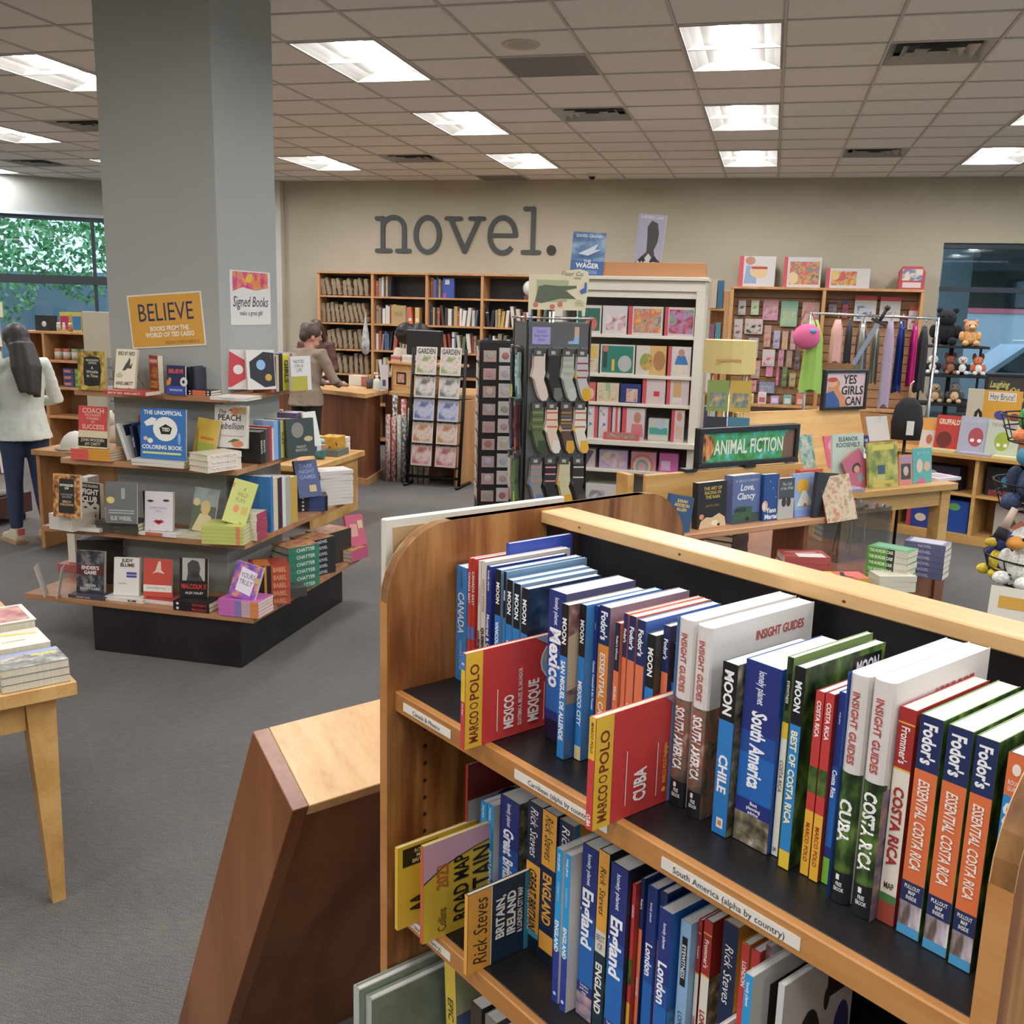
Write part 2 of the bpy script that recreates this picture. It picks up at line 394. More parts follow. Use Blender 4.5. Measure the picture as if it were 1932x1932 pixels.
window('added_window', TR(6.25, -4.5, 0) @ RZ(math.pi / 2), 0, 16, .5, 2.95, [.02, 3.2, 6.4, 9.6, 12.8, 15.95], [(2.15, .06)], .06)  # added out of view: lets daylight in for the ceiling and column side
# ceiling: tees, tiles, fixtures
TILE = noise_mat('ceiling_tile', [(.35, '#efebe4'), (.65, '#f5f2ec')], (60, 60, 60), 3, .9, .15)
SHADED_TEE = C('#cfc9c0', .6)  # tees toned below the tiles, shadow of the grid reveals put into the colour
ceiling = MB().box((-13, -5, CEIL + .12), (6.4, 13, CEIL + .3), C('#bdb6ab', .9)).build('ceiling'); struct(ceiling)
LIGHTS = [(i, j) for i in (-16, -12, -8, -4, 0, 4, 8) for j in (-16, -12, -8, -4, 0, 4, 8)]
taken = {}
LIGHTS = [q_ for q_ in LIGHTS if q_ not in ((-8, -4), (-8, -8), (-12, -4), (-4, -4))]
for i, j in LIGHTS: taken[i, j] = taken[i, j + 1] = 'light'
VENTS = [(-2, 4), (2, 1), (2, 8), (-10, 4), (-14, 8), (-6, 8)]; RET = [(-2, 1), (-5, 11)]
for c in VENTS + RET: taken[c] = 'vent'
imax, jmax = 11, 11; imin, jmin = -20, -19
xs0, xs1 = GX + imin * CX, GX + (imax) * CX; ys0, ys1 = GY + jmin * CY, BW
for i in range(imin, imax + 1):
    x = GX + i * CX
    if -13 < x < 6.2: MB().box((x - .008, -5, CEIL - .004), (x + .008, BW, CEIL + .02), SHADED_TEE).build('ceiling_main_tee', ceiling)
for j in range(jmin, jmax + 2):
    y = GY + j * CY
    if -5 < y < BW: MB().box((-12.9, y - .008, CEIL - .0035), (6.2, y + .008, CEIL + .02), SHADED_TEE).build('ceiling_cross_tee', ceiling)
tile_me = None; rest = MB()
def seen(p):
    d = [p[0], p[1], p[2] - 1.85 ]; q = [sum(CR[k][a] * d[a] for a in range(3)) for k in range(3)]
    return q[2] > .1 and abs(q[0] / q[2]) < .57 and abs(q[1] / q[2]) < .57
for i in range(imin, imax):
    for j in range(jmin, jmax + 2):
        if (i, j) in taken: continue
        x0, x1, y0, y1 = GX + i * CX + .008, GX + (i + 1) * CX - .008, GY + j * CY + .008, min(GY + (j + 1) * CY - .008, BW)
        if x0 < -13 or x1 > 6.25 or y0 < -5 or y1 - y0 < .05: continue
        full = y1 < BW - .001
        if seen(((x0 + x1) / 2, (y0 + y1) / 2, CEIL)):
            if full:
                if tile_me is None: o = MB().box((0, 0, 0), (x1 - x0, y1 - y0, .016), TILE, .004).build('ceiling_tile', ceiling, TR(x0, y0, CEIL + .004)); tile_me = o.data
                else: place('ceiling_tile', tile_me, ceiling, TR(x0, y0, CEIL + .004))
            else: MB().box((x0, y0, CEIL + .004), (x1, y1, CEIL + .02), TILE, .004).build('ceiling_tile', ceiling)
        else: rest.box((x0, y0, CEIL + .004), (x1, y1, CEIL + .02), TILE)
o = rest.build('ceiling_tile', ceiling); o['kind'] = 'stuff'
# troffers
REFL = C('#a8a69e', .5); LENS = C('#fbfaff', .5, 0, LAMP)
W2, L2 = CX - .02, 2 * CY - .02
hous = MB()
hous.box((0, 0, -.006), (W2, .012, .1), REFL); hous.box((0, L2 - .012, -.006), (W2, L2, .1), REFL); hous.box((0, .012, -.006), (.012, L2 - .012, .1), REFL); hous.box((W2 - .012, .012, -.006), (W2, L2 - .012, .1), REFL)
housing_me = None
wing = MB(); prof = [(.012, 0), (.05, .02), (.11, .045), (.19, .06), (.2, .066)]
for (a, za), (b2, zb) in zip(prof, prof[1:]): wing.add([(a, .012, za), (b2, .012, zb), (b2, L2 - .012, zb), (a, L2 - .012, za)], [(0, 1, 2, 3)], REFL, True)
wing2 = MB()
for (a, za), (b2, zb) in zip(prof, prof[1:]): wing2.add([(W2 - a, .012, za), (W2 - b2, .012, zb), (W2 - b2, L2 - .012, zb), (W2 - a, L2 - .012, za)], [(3, 2, 1, 0)], REFL, True)
lensb = MB(); q = [(.2 + .19 * k / 6, .066 - .04 * math.sin(math.pi * k / 6)) for k in range(7)]
for (a, za), (b2, zb) in zip(q, q[1:]): lensb.add([(a, .014, za), (b2, .014, zb), (b2, L2 - .014, zb), (a, L2 - .014, za)], [(0, 1, 2, 3)], LENS, True)
endp = MB(); endp2 = MB(); endp.prism([(.012, .0), (.2, .012), (.2, .066), (.11, .045), (.05, .02)], .012, .016, REFL); endp2.prism([(W2 - .012, .0), (W2 - .05, .02), (W2 - .11, .045), (W2 - .2, .066), (W2 - .2, .012)], .012, .016, REFL)
names = {(0, 0): 'nearest of the three lit troffers in line behind the square air diffuser', }
first = None
COLN = {-16: 'in the outermost row', -12: 'over the window wall', -8: 'over the grey column', -4: 'above the store name', 0: 'above the white toy bookcase', 4: 'above the costume rack', 8: 'along the side wall'}
for i, j in LIGHTS:
    x, y = GX + i * CX + .01, GY + j * CY + .01
    if not (-12.9 < x < 5.6 and -4.9 < y < BW - 1.1) or (i, j) in ((-8, -4), (-8, -8), (-12, -4), (-4, -4)): continue
    rown = {8: 'nearest the back wall', 4: 'second from back wall', 0: 'third from the back wall', -4: 'fourth from the back wall', -8: 'fifth from the back wall', -12: 'sixth from the back wall', -16: 'seventh from the back wall'}[j]
    lab = 'lit recessed troffer %s, %s' % (COLN[i], rown)
    r0 = empty('ceiling_light', TR(x, y, CEIL), lab, 'light', 'recessed troffers')
    for nm, src in (('housing', hous), ('reflector', wing), ('reflector', wing2), ('lens', lensb), ('end_plate', endp), ('end_plate', endp2)):
        if first is None or nm + str(id(src)) not in first:
            first = first or {}; first[nm + str(id(src))] = src.build(nm, r0).data
        else: place(nm, first[nm + str(id(src))], r0)
# square diffusers and return grilles
VM = C('#a9aaa6', .35, .4)
VD = C('#4b4f52', .6)
vn = ['by the round ceiling speaker', 'large in view beside the lamp row above the toys', 'over the costume rack', 'beside the column top', 'near the window wall corner', 'left of the store name']
for c, nm in zip(VENTS, vn):
    x, y = GX + c[0] * CX, GY + c[1] * CY
    r0 = empty('air_diffuser', TR(x, y, CEIL), 'square metal ceiling air diffuser ' + nm, 'vent', 'ceiling air diffusers')
    MB().box((.01, .01, .06), (CX - .01, CY - .01, .07), VD).build('throat', r0)
    for k in range(4):
        g = .012 + k * .075; z0 = -.004 + .0 * k; mb = MB(); w = .05
        a, bq, cc, dd = g, CX - g, g, CY - g
        for (p, q2, s1, s2) in (((a, cc), (bq, cc), (0, 1), 0), ((bq, cc), (bq, dd), (-1, 0), 0), ((bq, dd), (a, dd), (0, -1), 0), ((a, dd), (a, cc), (1, 0), 0)):
            ix = lambda pt: (pt[0] + (w if pt[0] < CX / 2 else -w), pt[1] + (w if pt[1] < CY / 2 else -w))
            p2, q3 = ix(p), ix(q2)
            mb.quad([(p[0], p[1], -.002), (q2[0], q2[1], -.002), (q3[0], q3[1], .04), (p2[0], p2[1], .04)], VM)
        mb.build('louver', r0)
for c, nm in zip(RET, ('by the nearest lamp above the store name', 'at the back wall above the store name')):
    x, y = GX + c[0] * CX, GY + c[1] * CY
    r0 = empty('return_grille', TR(x, y, CEIL), 'grey perforated return air grille ' + nm, 'vent', 'return air grilles')
    MB().box((.008, .008, -.002), (CX - .008, CY - .008, .004), noise_mat('perforated_grey', [(.45, '#77797a'), (.6, '#8d8f8f')], (150, 150, 1), 1, .6)).build('face_plate', r0)
    fr = MB(); fr.box((.004, .004, -.005), (CX - .004, .016, .003), VM); fr.box((.004, CY - .016, -.005), (CX - .004, CY - .004, .003), VM); fr.box((.004, .016, -.005), (.016, CY - .016, .003), VM); fr.box((CX - .016, .016, -.005), (CX - .004, CY - .016, .003), VM)
    fr.build('frame', r0)
x, y = GX - 1.6 * CX, GY + .5 * CY
sp0 = empty('ceiling_speaker', TR(x, y, CEIL), 'round white in-ceiling speaker beside the grey return grille', 'speaker')
MB().lathe([(.001, -.004), (.085, -.004), (.09, -.001), (.09, .004)], C('#c0bab0', .6), 24).build('grille', sp0)
MB().lathe([(.09, -.003), (.115, -.006), (.12, .0), (.12, .004), (.09, .004)], C('#cfc9bf', .5), 24).build('rim', sp0)
x, y = GX - 2.55 * CX, GY + 10.9 * CY
cm0 = empty('security_camera', TR(x, y, CEIL), 'small dome security camera on ceiling near back wall', 'camera')
MB().lathe([(.03, -.01), (.055, -.035), (.06, 0), (.06, .004), (.001, .004)], C('#d8d4cc', .4), 16).build('housing', cm0)
MB().ball((0, 0, -.03), .04, C('#1d1d20', .15), 12, 8).build('dome', cm0)
# grey column in the middle of the display
struct(MB().box((-3.44, 4.70, 0), (-2.773, 5.33, CEIL), WALLG, .004).build('wall_column'))

# ================================================================== foreground double-sided bookcase with travel guides
OX, OY = (-0.5587,1.4642)
TH = -0.6475
UM = TR(OX, OY, 0) @ RZ(TH)          # local x = along the shelves, y = away from the viewer, z = up
case = empty('bookcase', UM, 'double-sided wooden bookcase with black shelves holding travel guidebooks', 'bookcase')
def panel_profile(v0, v1, zt, r):
    pts = [(v0, .0), (v1, .0)]
    for k in range(9): a = math.pi / 2 * k / 8; pts.append((v1 - r + r * math.cos(a), zt - r + r * math.sin(a)))
    for k in range(9): a = math.pi / 2 * k / 8; pts.append((v0 + r - r * math.sin(a), zt - r + r * math.cos(a)))
    return pts
ZT = 1.5
for x0, x1 in ((-.027, -.005), (.985, 1.007)):
    pr_ = panel_profile(-.016, .7, ZT, .125)
    mb = MB()
    mb.prism(pr_, x0 + .001, x1, WOOD_PANEL, 'x')
    e = mb.build('end_panel', case)
    rim = MB(); n_ = len(pr_)
    for i in range(n_ - 1):
        if i == 0: continue
        (a, za), (b2, zb) = pr_[i], pr_[i + 1]
        rim.quad([(x0, a, za), (x1 + .0005, a, za), (x1 + .0005, b2, zb), (x0, b2, zb)], WOOD_RAIL)
    (a, za), (b2, zb) = pr_[-1], pr_[0]
    rim.quad([(x0, a - .0006, za), (x1 + .0005, a - .0006, za), (x1 + .0005, b2 - .0006, zb), (x0, b2 - .0006, zb)], WOOD_EDGE)
    rim.build('edge_banding', e)
    if x0 < 0:
        holes = MB()
        for k in range(26):
            z = 1.17 - k * .032
            for q in range(1): holes.add([(x1 + .0008, .06 + .004 * math.cos(t * math.pi / 4), z + .004 * math.sin(t * math.pi / 4)) for t in range(8)], [tuple(range(8))], C('#2a150a', .8))
        o = holes.build('peg_hole', e); o['kind'] = 'stuff'
MB().box((-.005, .322, .08), (.985, .356, 1.473), BLACK).build('back_panel', case)
MB().box((-.004, .305, 1.473), (.984, .373, 1.4955), WOOD_RAIL, .002).build('top_rail', case)
kn = MB()
for u, z in ((.1, 1.484), (.33, 1.485), (.62, 1.482)): kn.ball((u, .3046, z), (.003, .0006, .002), C('#5a3818', .6), 8, 4)
kn.build('rail_knot', case)['kind'] = 'stuff'
SH = [(1.22, .03), (.837, .03), (.44, .03)]
shelf_objs = []
for side in (0, 1):
    for z, t in SH:
        mb = MB()
        if side == 0: mb.box((-.004, .012, z - t + .004), (.984, .322, z), BLACK, .001)
        else: mb.box((-.004, .356, z - t + .004), (.984, .678, z), BLACK, .001)
        s_ = mb.build('shelf', case); shelf_objs.append(s_)
        MB().box((-.0045, -.002 if side == 0 else .678, z - t - .004), (.9845, .012 if side == 0 else .692, z + .0008), WOOD_EDGE, .002).build('edge_strip', s_)
MB().box((-.004, .03, 0), (.984, .66, .08), BLACK).build('plinth', case)
def shelf_label(s_, u0, u1, z0, z1, txt, wt=0):
    MB().box((u0, -.0034, z0), (u1, -.0022, z1), C('#e3ddd0', .6)).build('label_card', s_)
    MB().text(txt, (u0 + .015, z0 + (z1 - z0) * .22, u1 - .015, z1 - (z1 - z0) * .22), C('#3a3833', .6), lambda a, b, o: (a, -.0036 - o, b), 0, wt).build('label_lettering', s_)

L1 = (0.0246,0.16); L2_ = (0.3184,0.4878); L3 = (0.6019,0.7996); L4 = (0.0707,0.1673)
shelf_label(shelf_objs[0], L1[0], L1[1], 1.1965, 1.2105, 'Canada & Mexico')
shelf_label(shelf_objs[0], L2_[0], L2_[1] + .02, 1.1965, 1.2105, 'Carribean (alpha by country)')
shelf_label(shelf_objs[0], L3[0], L3[1], 1.1955, 1.2105, 'South America (alpha by country)')
shelf_label(shelf_objs[1], L4[0] - .07, L4[1], .8135, .8275, 'Europe (alpha by country)')
# --- cover styles
LPB = '#1d2f6e'
PHOTO_JUNGLE = noise_mat('jungle_print', [(.3, '#10180f'), (.45, '#2c4420'), (.6, '#5b7a35'), (.75, '#93a25a')], (45, 45, 30), 5, .4)
PHOTO_SUNSET = noise_mat('sunset_print', [(.3, '#4a4a66'), (.5, '#9a8aa0'), (.62, '#caa39a'), (.75, '#e3c4a8')], (30, 30, 70), 4, .4)
PHOTO_CITY = noise_mat('city_print', [(.3, '#3a2d38'), (.5, '#7d5a5c'), (.62, '#b98a78'), (.75, '#d8c2b0')], (60, 60, 40), 5, .4)
PHOTO_CLOTH = noise_mat('woven_print', [(.3, '#3a3a3c'), (.45, '#7c6a58'), (.58, '#9c5a48'), (.7, '#b9b2a4')], (40, 40, 30), 4, .4, 0, 1.0)
PHOTO_BLUE = noise_mat('coast_print', [(.3, '#24405f'), (.5, '#4f86b4'), (.62, '#8fb9d6'), (.75, '#d5dde0')], (30, 30, 30), 4, .4)
PHOTO_FALL = noise_mat('waterfall_print', [(.3, '#3c4a30'), (.45, '#6a5a52'), (.58, '#c9bdc6'), (.72, '#efeef2')], (60, 60, 12), 4, .4)
PHOTO_RUIN = noise_mat('ruin_print', [(.3, '#2c2a22'), (.5, '#6e6650'), (.62, '#9a9078'), (.75, '#c9bfa6')], (60, 60, 60), 5, .4)
def moon(title, t1=.62, best=False, foot=None):
    s = [('b', .67, 1, '#17181c'), ('b', 0, .67, '#2b7cc0'), ('t', 'MOON', .70, .96, '#f4f4f2', .2, .8, 2), ('t', title, .12, t1, '#f4f4f2', .2, .8, 2)]
    if best: s = [('b', .72, 1, '#17181c'), ('b', .09, .72, '#2f86c6'), ('b', 0, .09, '#e6c23c'), ('t', 'MOON', .745, .97, '#f4f4f2', .2, .8, 2), ('t', title, .22, .7, '#f1ecc0', .2, .8, 2)]
    if foot: s.append(('b', 0, .09, foot))
    return s
def fodor(title, orange='#df7444', top=.76, low=.0, italic=.12):
    s = [('b', 0, 1, orange), ('b', top, 1, '#22305c'), ('t', "Fodor's", top + .03, .97, '#f4f4f2', .2, .8, 2)]
    if low: s += [('b', 0, low, PHOTO_FALL), ('b', 0, low * .18, '#4f9fcb'), ('b', low * .62, low, '#22305c'), ('h', 'PULLOUT|MAP|INSIDE', low * .68, low * .95, '#f0efe8', .15, .85, 1)]
    s.append(('t', title, low + .06, top - .04, '#f6efe2', .25, .75, 1, italic))
    return s
def lonely(title, t0=.3, t1=.74, foot=None, ft='', small=False):
    s = [('b', 0, 1, '#27357a'), ('b', 0, .5, '#2468b4'), ('b', .5, .62, '#254e98'), ('t', 'lonely planet', .78, .96, '#e8ecf4', .38, .62, 1), ('t', title, t0, t1, '#f6f8fa', .16, .84, 2)]
    if foot is not None: s += [('b', 0, .2, foot), ('b', .14, .2, '#27357a')]
    if ft: s.append(('h', ft, .145, .2, '#eef0f4', .1, .9, 1))
    return s
def insight(title, photo, free=True, tcol='#f4f4f0'):
    s = [('b', 0, .58, photo), ('b', 0, .14, '#1d2024'), ('t', 'INSIGHT GUIDES', .62, .93, '#b4443c', .32, .68, 1), ('t', title, .2, .54, tcol, .22, .8, 2)]
    if free: s += [('h', 'FREE|EBOOK', .05, .1, '#f2f2ee', .3, .8, 1), ('r', .38, .105, .55, .13, '#f2f2ee')]
    return s
def marco(title):
    return [('b', 0, 1, '#c9403c'), ('b', 0, .36, '#e8b63a'), ('t', title, .74, .97, '#f4efe6', .25, .75, 2), ('b', .46, .6, PHOTO_JUNGLE), ('t', 'MARCO POLO', .04, .33, '#b23c34', .25, .75, 1)]
def frommer(title):
    return [('b', 0, 1, '#e6dfcd'), ('b', .72, 1, '#a8312e'), ('b', .72, .728, '#e8b63a'), ('b', .93, .937, '#e8b63a'), ('t', "Frommer's", .75, .92, '#f4efe6', .25, .75, 1), ('t', title, .24, .68, '#a8312e', .2, .8, 2)]
def ricks(title, top='#1c2b4a', bot='#e5a544', tc='#2a2118', tcol='#f2efe6', split=.6, foot='#16202c'):
    return [('b', 0, 1, bot), ('b', split, 1, top), ('b', 0, .1, foot), ('t', 'Rick Steves', split + .04, .97, tcol, .22, .78, 0, .2), ('t', title, .14, split - .04, tc, .22, .78, 1, .1)]
LASTU = {}
def guide(spec, z, v, depth, cover, label, spine, **kw):
    u0, u1, zt = spec
    w_ = u1 - u0
    for (a0, a1, va, vb) in LASTU.get(z, []):
        if v < vb and v + depth > va and u0 < a1 and u1 > a0: u0 = a1 + .0004
    u1 = max(u1, u0 + min(w_, .007))
    LASTU.setdefault(z, []).append((u0, u1, v, v + depth))
    if u1 - u0 < .006: u1 = u0 + .006
    lean = kw.pop('lean', 0); nm = kw.pop('name', 'guidebook')
    return book(nm, UM @ TR(u0 + .0006, v, z) @ RY(lean), u1 - u0 - .0012, zt - z, depth, cover, label, spine, **kw)
Z1 = 1.2212; Z2 = .8382
UPP = 'upright travel guidebooks on the upper shelf'
V = .092
T_ = lambda *a, **k: guide(*a, group=UPP, **k)
T_((0.0047,0.0356,1.4237), Z1, .115, .15, '#3f86c4', 'thin blue guide to Canadian customs beside the rounded end panel', [('t', 'CANADA', .42, .78, '#eef2f6', .2, .8, 1), ('t', 'CUSTOMS & CULTURE', .1, .36, '#dce8f2', .3, .7, 0), ('t', 'CULTURE SMART', .82, .97, '#2a3a5c', .3, .7, 0)])
T_((0.068,0.079,1.468), Z1, .17, .14, '#3b4fa8', 'tall thin blue book at the back against the end panel', [])
T_((0.0442,0.0544,1.4458), Z1, .11, .17, '#c2453c', 'thin red map of eastern Canada beside the blue customs guide', [('b', .0, .16, '#e8b63a'), ('t', 'CANADA EAST', .58, .97, '#f4efe6'), ('b', .38, .48, '#5a78b4')])
T_((0.0546,0.0655,1.4467), Z1, .11, .17, '#b8392f', 'second thin red map of eastern Canada, beside the white guides', [('b', .0, .16, '#e8b63a'), ('t', 'CANADA EAST', .58, .97, '#f4efe6'), ('b', .38, .48, '#5a78b4')])
T_((0.0727,0.0875,1.4492), Z1, .105, .18, '#d8d0c4', 'white city guide with black Vancouver title beside red maps', [('b', 0, .42, PHOTO_CITY), ('t', 'INSIGHT EXPLORE', .55, .95, '#b4443c', .3, .7, 0), ('t', 'VANCOUVER', .3, .52, '#26221e', .2, .8, 2)], page=PAGEV)
T_((0.0881,0.1014,1.4505), Z1, .105, .18, '#d5cbbd', 'white city guide with black Quebec title', [('b', 0, .36, PHOTO_CITY), ('t', 'INSIGHT EXPLORE', .55, .95, '#b4443c', .3, .7, 0), ('t', 'QUEBEC', .34, .52, '#26221e', .2, .8, 2)])
T_((0.1085,0.1216,1.4477), Z1, .1, .16, '#27357a', 'navy city guide titled Montreal and Quebec', [('t', 'lonely planet', .82, .97, '#e8ecf4', .3, .7, 1), ('t', 'Montreal & Quebec', .2, .74, '#f6f8fa', .2, .8, 1)])
T_((0.1322,0.1469,1.4478), Z1, .1, .17, '#7aa0b8', 'black and blue spined guide titled Vancouver and Canadian Rockies', moon('VANCOUVER & CANADIAN'))
T_((0.153,0.1603,1.4482), Z1, .1, .17, '#6d8ea8', 'slim black-topped guide half hidden behind the Nova Scotia guides', moon('NOVA SCOTIA'))
T_((0.1664,0.1816,1.4396), Z1, .096, .16, '#86a8c0', 'first of two black and blue Nova Scotia guides', moon('NOVA SCOTIA'))
T_((0.1866,0.2032,1.4387), Z1, .094, .16, '#86a8c0', 'second of two black and blue Nova Scotia guides', moon('NOVA SCOTIA', .58))
T_((0.211,0.227,1.4375), Z1, .09, .15, noise_mat('forest_lake_print', [(.3, '#16212e'), (.5, '#26405c'), (.7, '#4a6a86')], (30, 30, 30), 4, .35), 'dark forest guide to Victoria with large white V on cover', moon('VICTORIA', .6), front=[('t', 'V', .5, .5, 1.2, .78, '#f0efe8', 1), ('r', .5, .46, 1, .465, '#d8d8d0'), ('t', '& VANC', .5, .36, 1.0, .44, '#e8e8e0', 1)])
T_((0.276,0.3143,1.4515), Z1, .088, .14, '#5d5a7c', 'thick blue Mexico guidebook with white title and purple side', lonely('Mexico', .36, .76, '#241c3c'))
T_((0.3382,0.3539,1.4503), Z1, .058, .15, '#8a7f6a', 'slim black and blue guide to San Miguel in front of Mexico guide', moon('SAN MIGUEL DE ALLENDE', .64), front=[('r', 0, .42, .55, 1, PHOTO_CITY), ('p', [(.0, .8), (.5, .9), (.5, .5), (.0, .45)], '#b8a888'), ('r', 0, .0, 1, .36, '#3a6ea8'), ('t', 'SAN', .1, .26, .5, .34, '#f0efe8', 2)])
T_((0.357,0.371,1.4516), Z1, .075, .15, '#3d7fb8', 'black and blue guide titled Mexico City', moon('MEXICO CITY', .62, foot='#d8c890'))
T_((0.3569,0.3709,1.45), Z1, .09, .15, '#2a3f80', 'navy and blue guide to Cancun and the Yucatan', lonely('Cancun, Cozumel & the Yucatan', .22, .76, PHOTO_CITY))
T_((0.3699,0.4007,1.4525), Z1, .092, .16, '#8a7a8a', 'thick orange Caribbean guidebook with navy top', fodor('ESSENTIAL CARIBBEAN', '#dc8a3c', .76))
T_((0.4109,0.4217,1.4362), Z1, .092, .13, '#d87a52', 'short orange Aruba guide below its taller neighbours', [('b', 0, 1, '#df7a52'), ('b', .68, 1, '#22283c'), ('t', "Fodor's InFocus", .7, .97, '#f4f4f2', .3, .7, 1), ('t', 'ARUBA', .42, .64, '#f6efe2', .25, .75, 1, .1)])
T_((0.4171,0.431,1.4514), Z1, .096, .15, '#df7a52', 'first of two orange Bahamas guides with navy tops', fodor('BAHAMAS', '#df7a52', .73))
T_((0.4341,0.4482,1.4519), Z1, .094, .15, '#df7a52', 'second of two orange Bahamas guides with navy tops', fodor('BAHAMAS', '#df7a52', .73))
T_((0.4536,0.4696,1.452), Z1, .09, .15, '#4f6eb8', 'orange Belize guide with navy top beside Bahamas guides', fodor('BELIZE', '#df7a52', .73))
T_((0.48,0.496,1.4412), Z1, .082, .14, '#4b4a3c', 'shorter black and blue guide with Belize title', moon('BELIZE', .6))
T_((0.4946,0.5087,1.4552), Z1, .094, .15, '#4a3a44', 'orange Bermuda guide with navy top behind the Cuba map', fodor('BERMUDA', '#df7a52', .73))
T_((0.5076,0.5154,1.433), Z1, .1, .14, '#2f6cae', 'blue Jamaica guide squeezed beside the white South America guides', [('b', .75, 1, '#17181c'), ('t', 'JAMAICA', .2, .7, '#f4f4f2', .1, .9, 2)])
T_((0.5239,0.5517,1.4742), Z1, .088, .21, '#dcd6cf', 'first of two thick white South America guides with woven cloth spine', insight('SOUTH AMERICA', PHOTO_CLOTH), curve=.006, back=[('r', 0, 0, 1, 1, '#6a8fc0')])
T_((0.559,0.5848,1.4748), Z1, .082, .21, '#dcd6cf', 'second of two thick white South America guides, title on cover', insight('SOUTH AMERICA', PHOTO_CLOTH), curve=.006, front=[('t', 'INSIGHT GUIDES', .42, .88, .9, .93, '#b4443c', 1), ('t', 'SOUTH AMERICA', .12, .66, .98, .76, '#4a4848', 2), ('r', .0, .0, 1, .58, PHOTO_CLOTH)])
T_((0.6086,0.6319,1.4436), Z1, .078, .15, '#5a6a64', 'black and blue Chile guidebook', moon('CHILE', .6) + [('r', .3, .04, .75, .1, '#e8e6dc'), ('r', .4, .055, .65, .085, '#d88a4c')], front=[('r', 0, 0, 1, 1, PHOTO_RUIN)])
T_((0.6347,0.6867,1.4525), Z1, .088, .15, '#2456a4', 'very thick blue South America guidebook with llamas at the foot', lonely('South America', .32, .74, PHOTO_RUIN) + [('b', .0, .17, PHOTO_RUIN), ('b', .17, .25, '#22307a'), ('h', 'Best|planning|advice', .175, .245, '#eef0f4', .25, .8, 1)])
T_((0.6838,0.6966,1.4693), Z1, .094, .16, '#8aa060', 'slim white illustrated guide to Costa Rica with green top', [('b', 0, 1, '#e6e2d4'), ('b', .68, 1, PHOTO_JUNGLE), ('b', .6, .68, '#e6c23c'), ('r', .22, .74, .8, .92, '#1c1c1a'), ('t', 'EYEWITNESS', .745, .915, '#f0efe8', .3, .72, 1), ('t', 'COSTA RICA', .26, .56, '#2c2a26', .2, .8, 0, .12), ('h', 'DK', .02, .05, '#2c2a26', .2, .8, 1)])
T_((0.7075,0.7227,1.4674), Z1, .08, .16, PHOTO_JUNGLE, 'black and blue Best of Costa Rica guide with jungle cover', moon('BEST OF COSTA RICA', best=True), front=[('r', .58, .86, .95, .97, '#1c1c1a'), ('t', 'MOON', .62, .88, .92, .95, '#f4f4f2', 2)])
T_((0.7318,0.7437,1.4442), Z1, .088, .14, '#a83a30', 'first of two slim red and yellow Costa Rica pocket guides', marco('COSTA RICA'))
T_((0.7454,0.7575,1.4467), Z1, .086, .14, '#a83a30', 'second of two slim red and yellow Costa Rica pocket guides', marco('COSTA RICA'))
T_((0.7545,0.7672,1.4504), Z1, .092, .15, '#2456a4', 'blue Costa Rica guide with green frog foot, partly covered', lonely('Costa Rica', .3, .76, '#7ab83c'))
T_((0.7797,0.8046,1.4842), Z1, .07, .2, '#dcd6cf', 'thick white Cuba guide with red lettering and village photo spine', insight('CUBA', PHOTO_JUNGLE), curve=.008, back=[('r', 0, 0, 1, 1, '#3f66b4')])
T_((0.8088,0.835,1.4879), Z1, .066, .2, '#dcd6cf', 'thick white Costa Rica guide with red lettering and jungle spine', insight('COSTA RICA', PHOTO_JUNGLE), curve=.008, front=[('t', 'INSIGHT GUIDES', .42, .86, .84, .92, '#b4443c', 1), ('r', 0, 0, 1, .56, PHOTO_SUNSET), ('t', 'COSTA', .05, .44, .5, .54, '#5a5a66', 1)])
T_((0.8342,0.855,1.4631), Z1, .08, .15, '#a8312e', 'cream Costa Rica guide with red top and parrot foot', frommer('COSTA RICA') + [('b', 0, .1, '#9c4434'), ('b', .1, .14, '#4a7a44'), ('h', 'MAP', .16, .2, '#3a2a1c', .2, .8, 1)])
for k, s_ in enumerate(((0.8593,0.8846,1.4636), (0.8899,0.9159,1.4641), (0.9194,0.9421,1.4643))):
    T_(s_, Z1, .078 - .003 * k, .16, '#7a9a58', '%s of three thick orange Costa Rica guides with waterfall at the foot' % ORD[k], fodor('ESSENTIAL COSTA RICA', '#df7444', .76, .25), front=[('r', 0, 0, 1, 1, PHOTO_JUNGLE)])
T_((0.9493,0.969,1.4585), Z1, .074, .15, '#3a3f2c', 'blue Costa Rica guide with orange ends and bold white title', [('b', 0, 1, '#2f8fcc'), ('b', .82, 1, '#df7444'), ('b', 0, .22, '#df7444'), ('h', 'ROUGH|GUIDES', .84, .89, '#f2e8d8', .15, .85, 1), ('e', .5, .935, .22, .025, '#f2e8d8'), ('t', 'COSTA RICA', .34, .8, '#f4f4f2', .14, .86, 2), ('h', 'FULLY|UPDATED', .26, .31, '#f4f4f2', .15, .85, 1), ('h', 'FREE|EBOOK', .1, .15, '#f2e8d8', .25, .75, 0)])
bb = [('t', 'COSTA RICA', .34, .92, '#e8e6de', .2, .8, 0, .15)]
for q in range(7): bb += [('e', .5, .09 + q * .03, .2, .012, ('#c98a80', '#a8b878', '#b8b4aa')[q % 3]), ('e', .5, .09 + q * .03, .14, .008, '#26241f')]
T_((0.95,0.984,1.475), Z1, .094, .15, '#1b1a18', 'black Costa Rica guide with row of round icons, against end panel', bb)
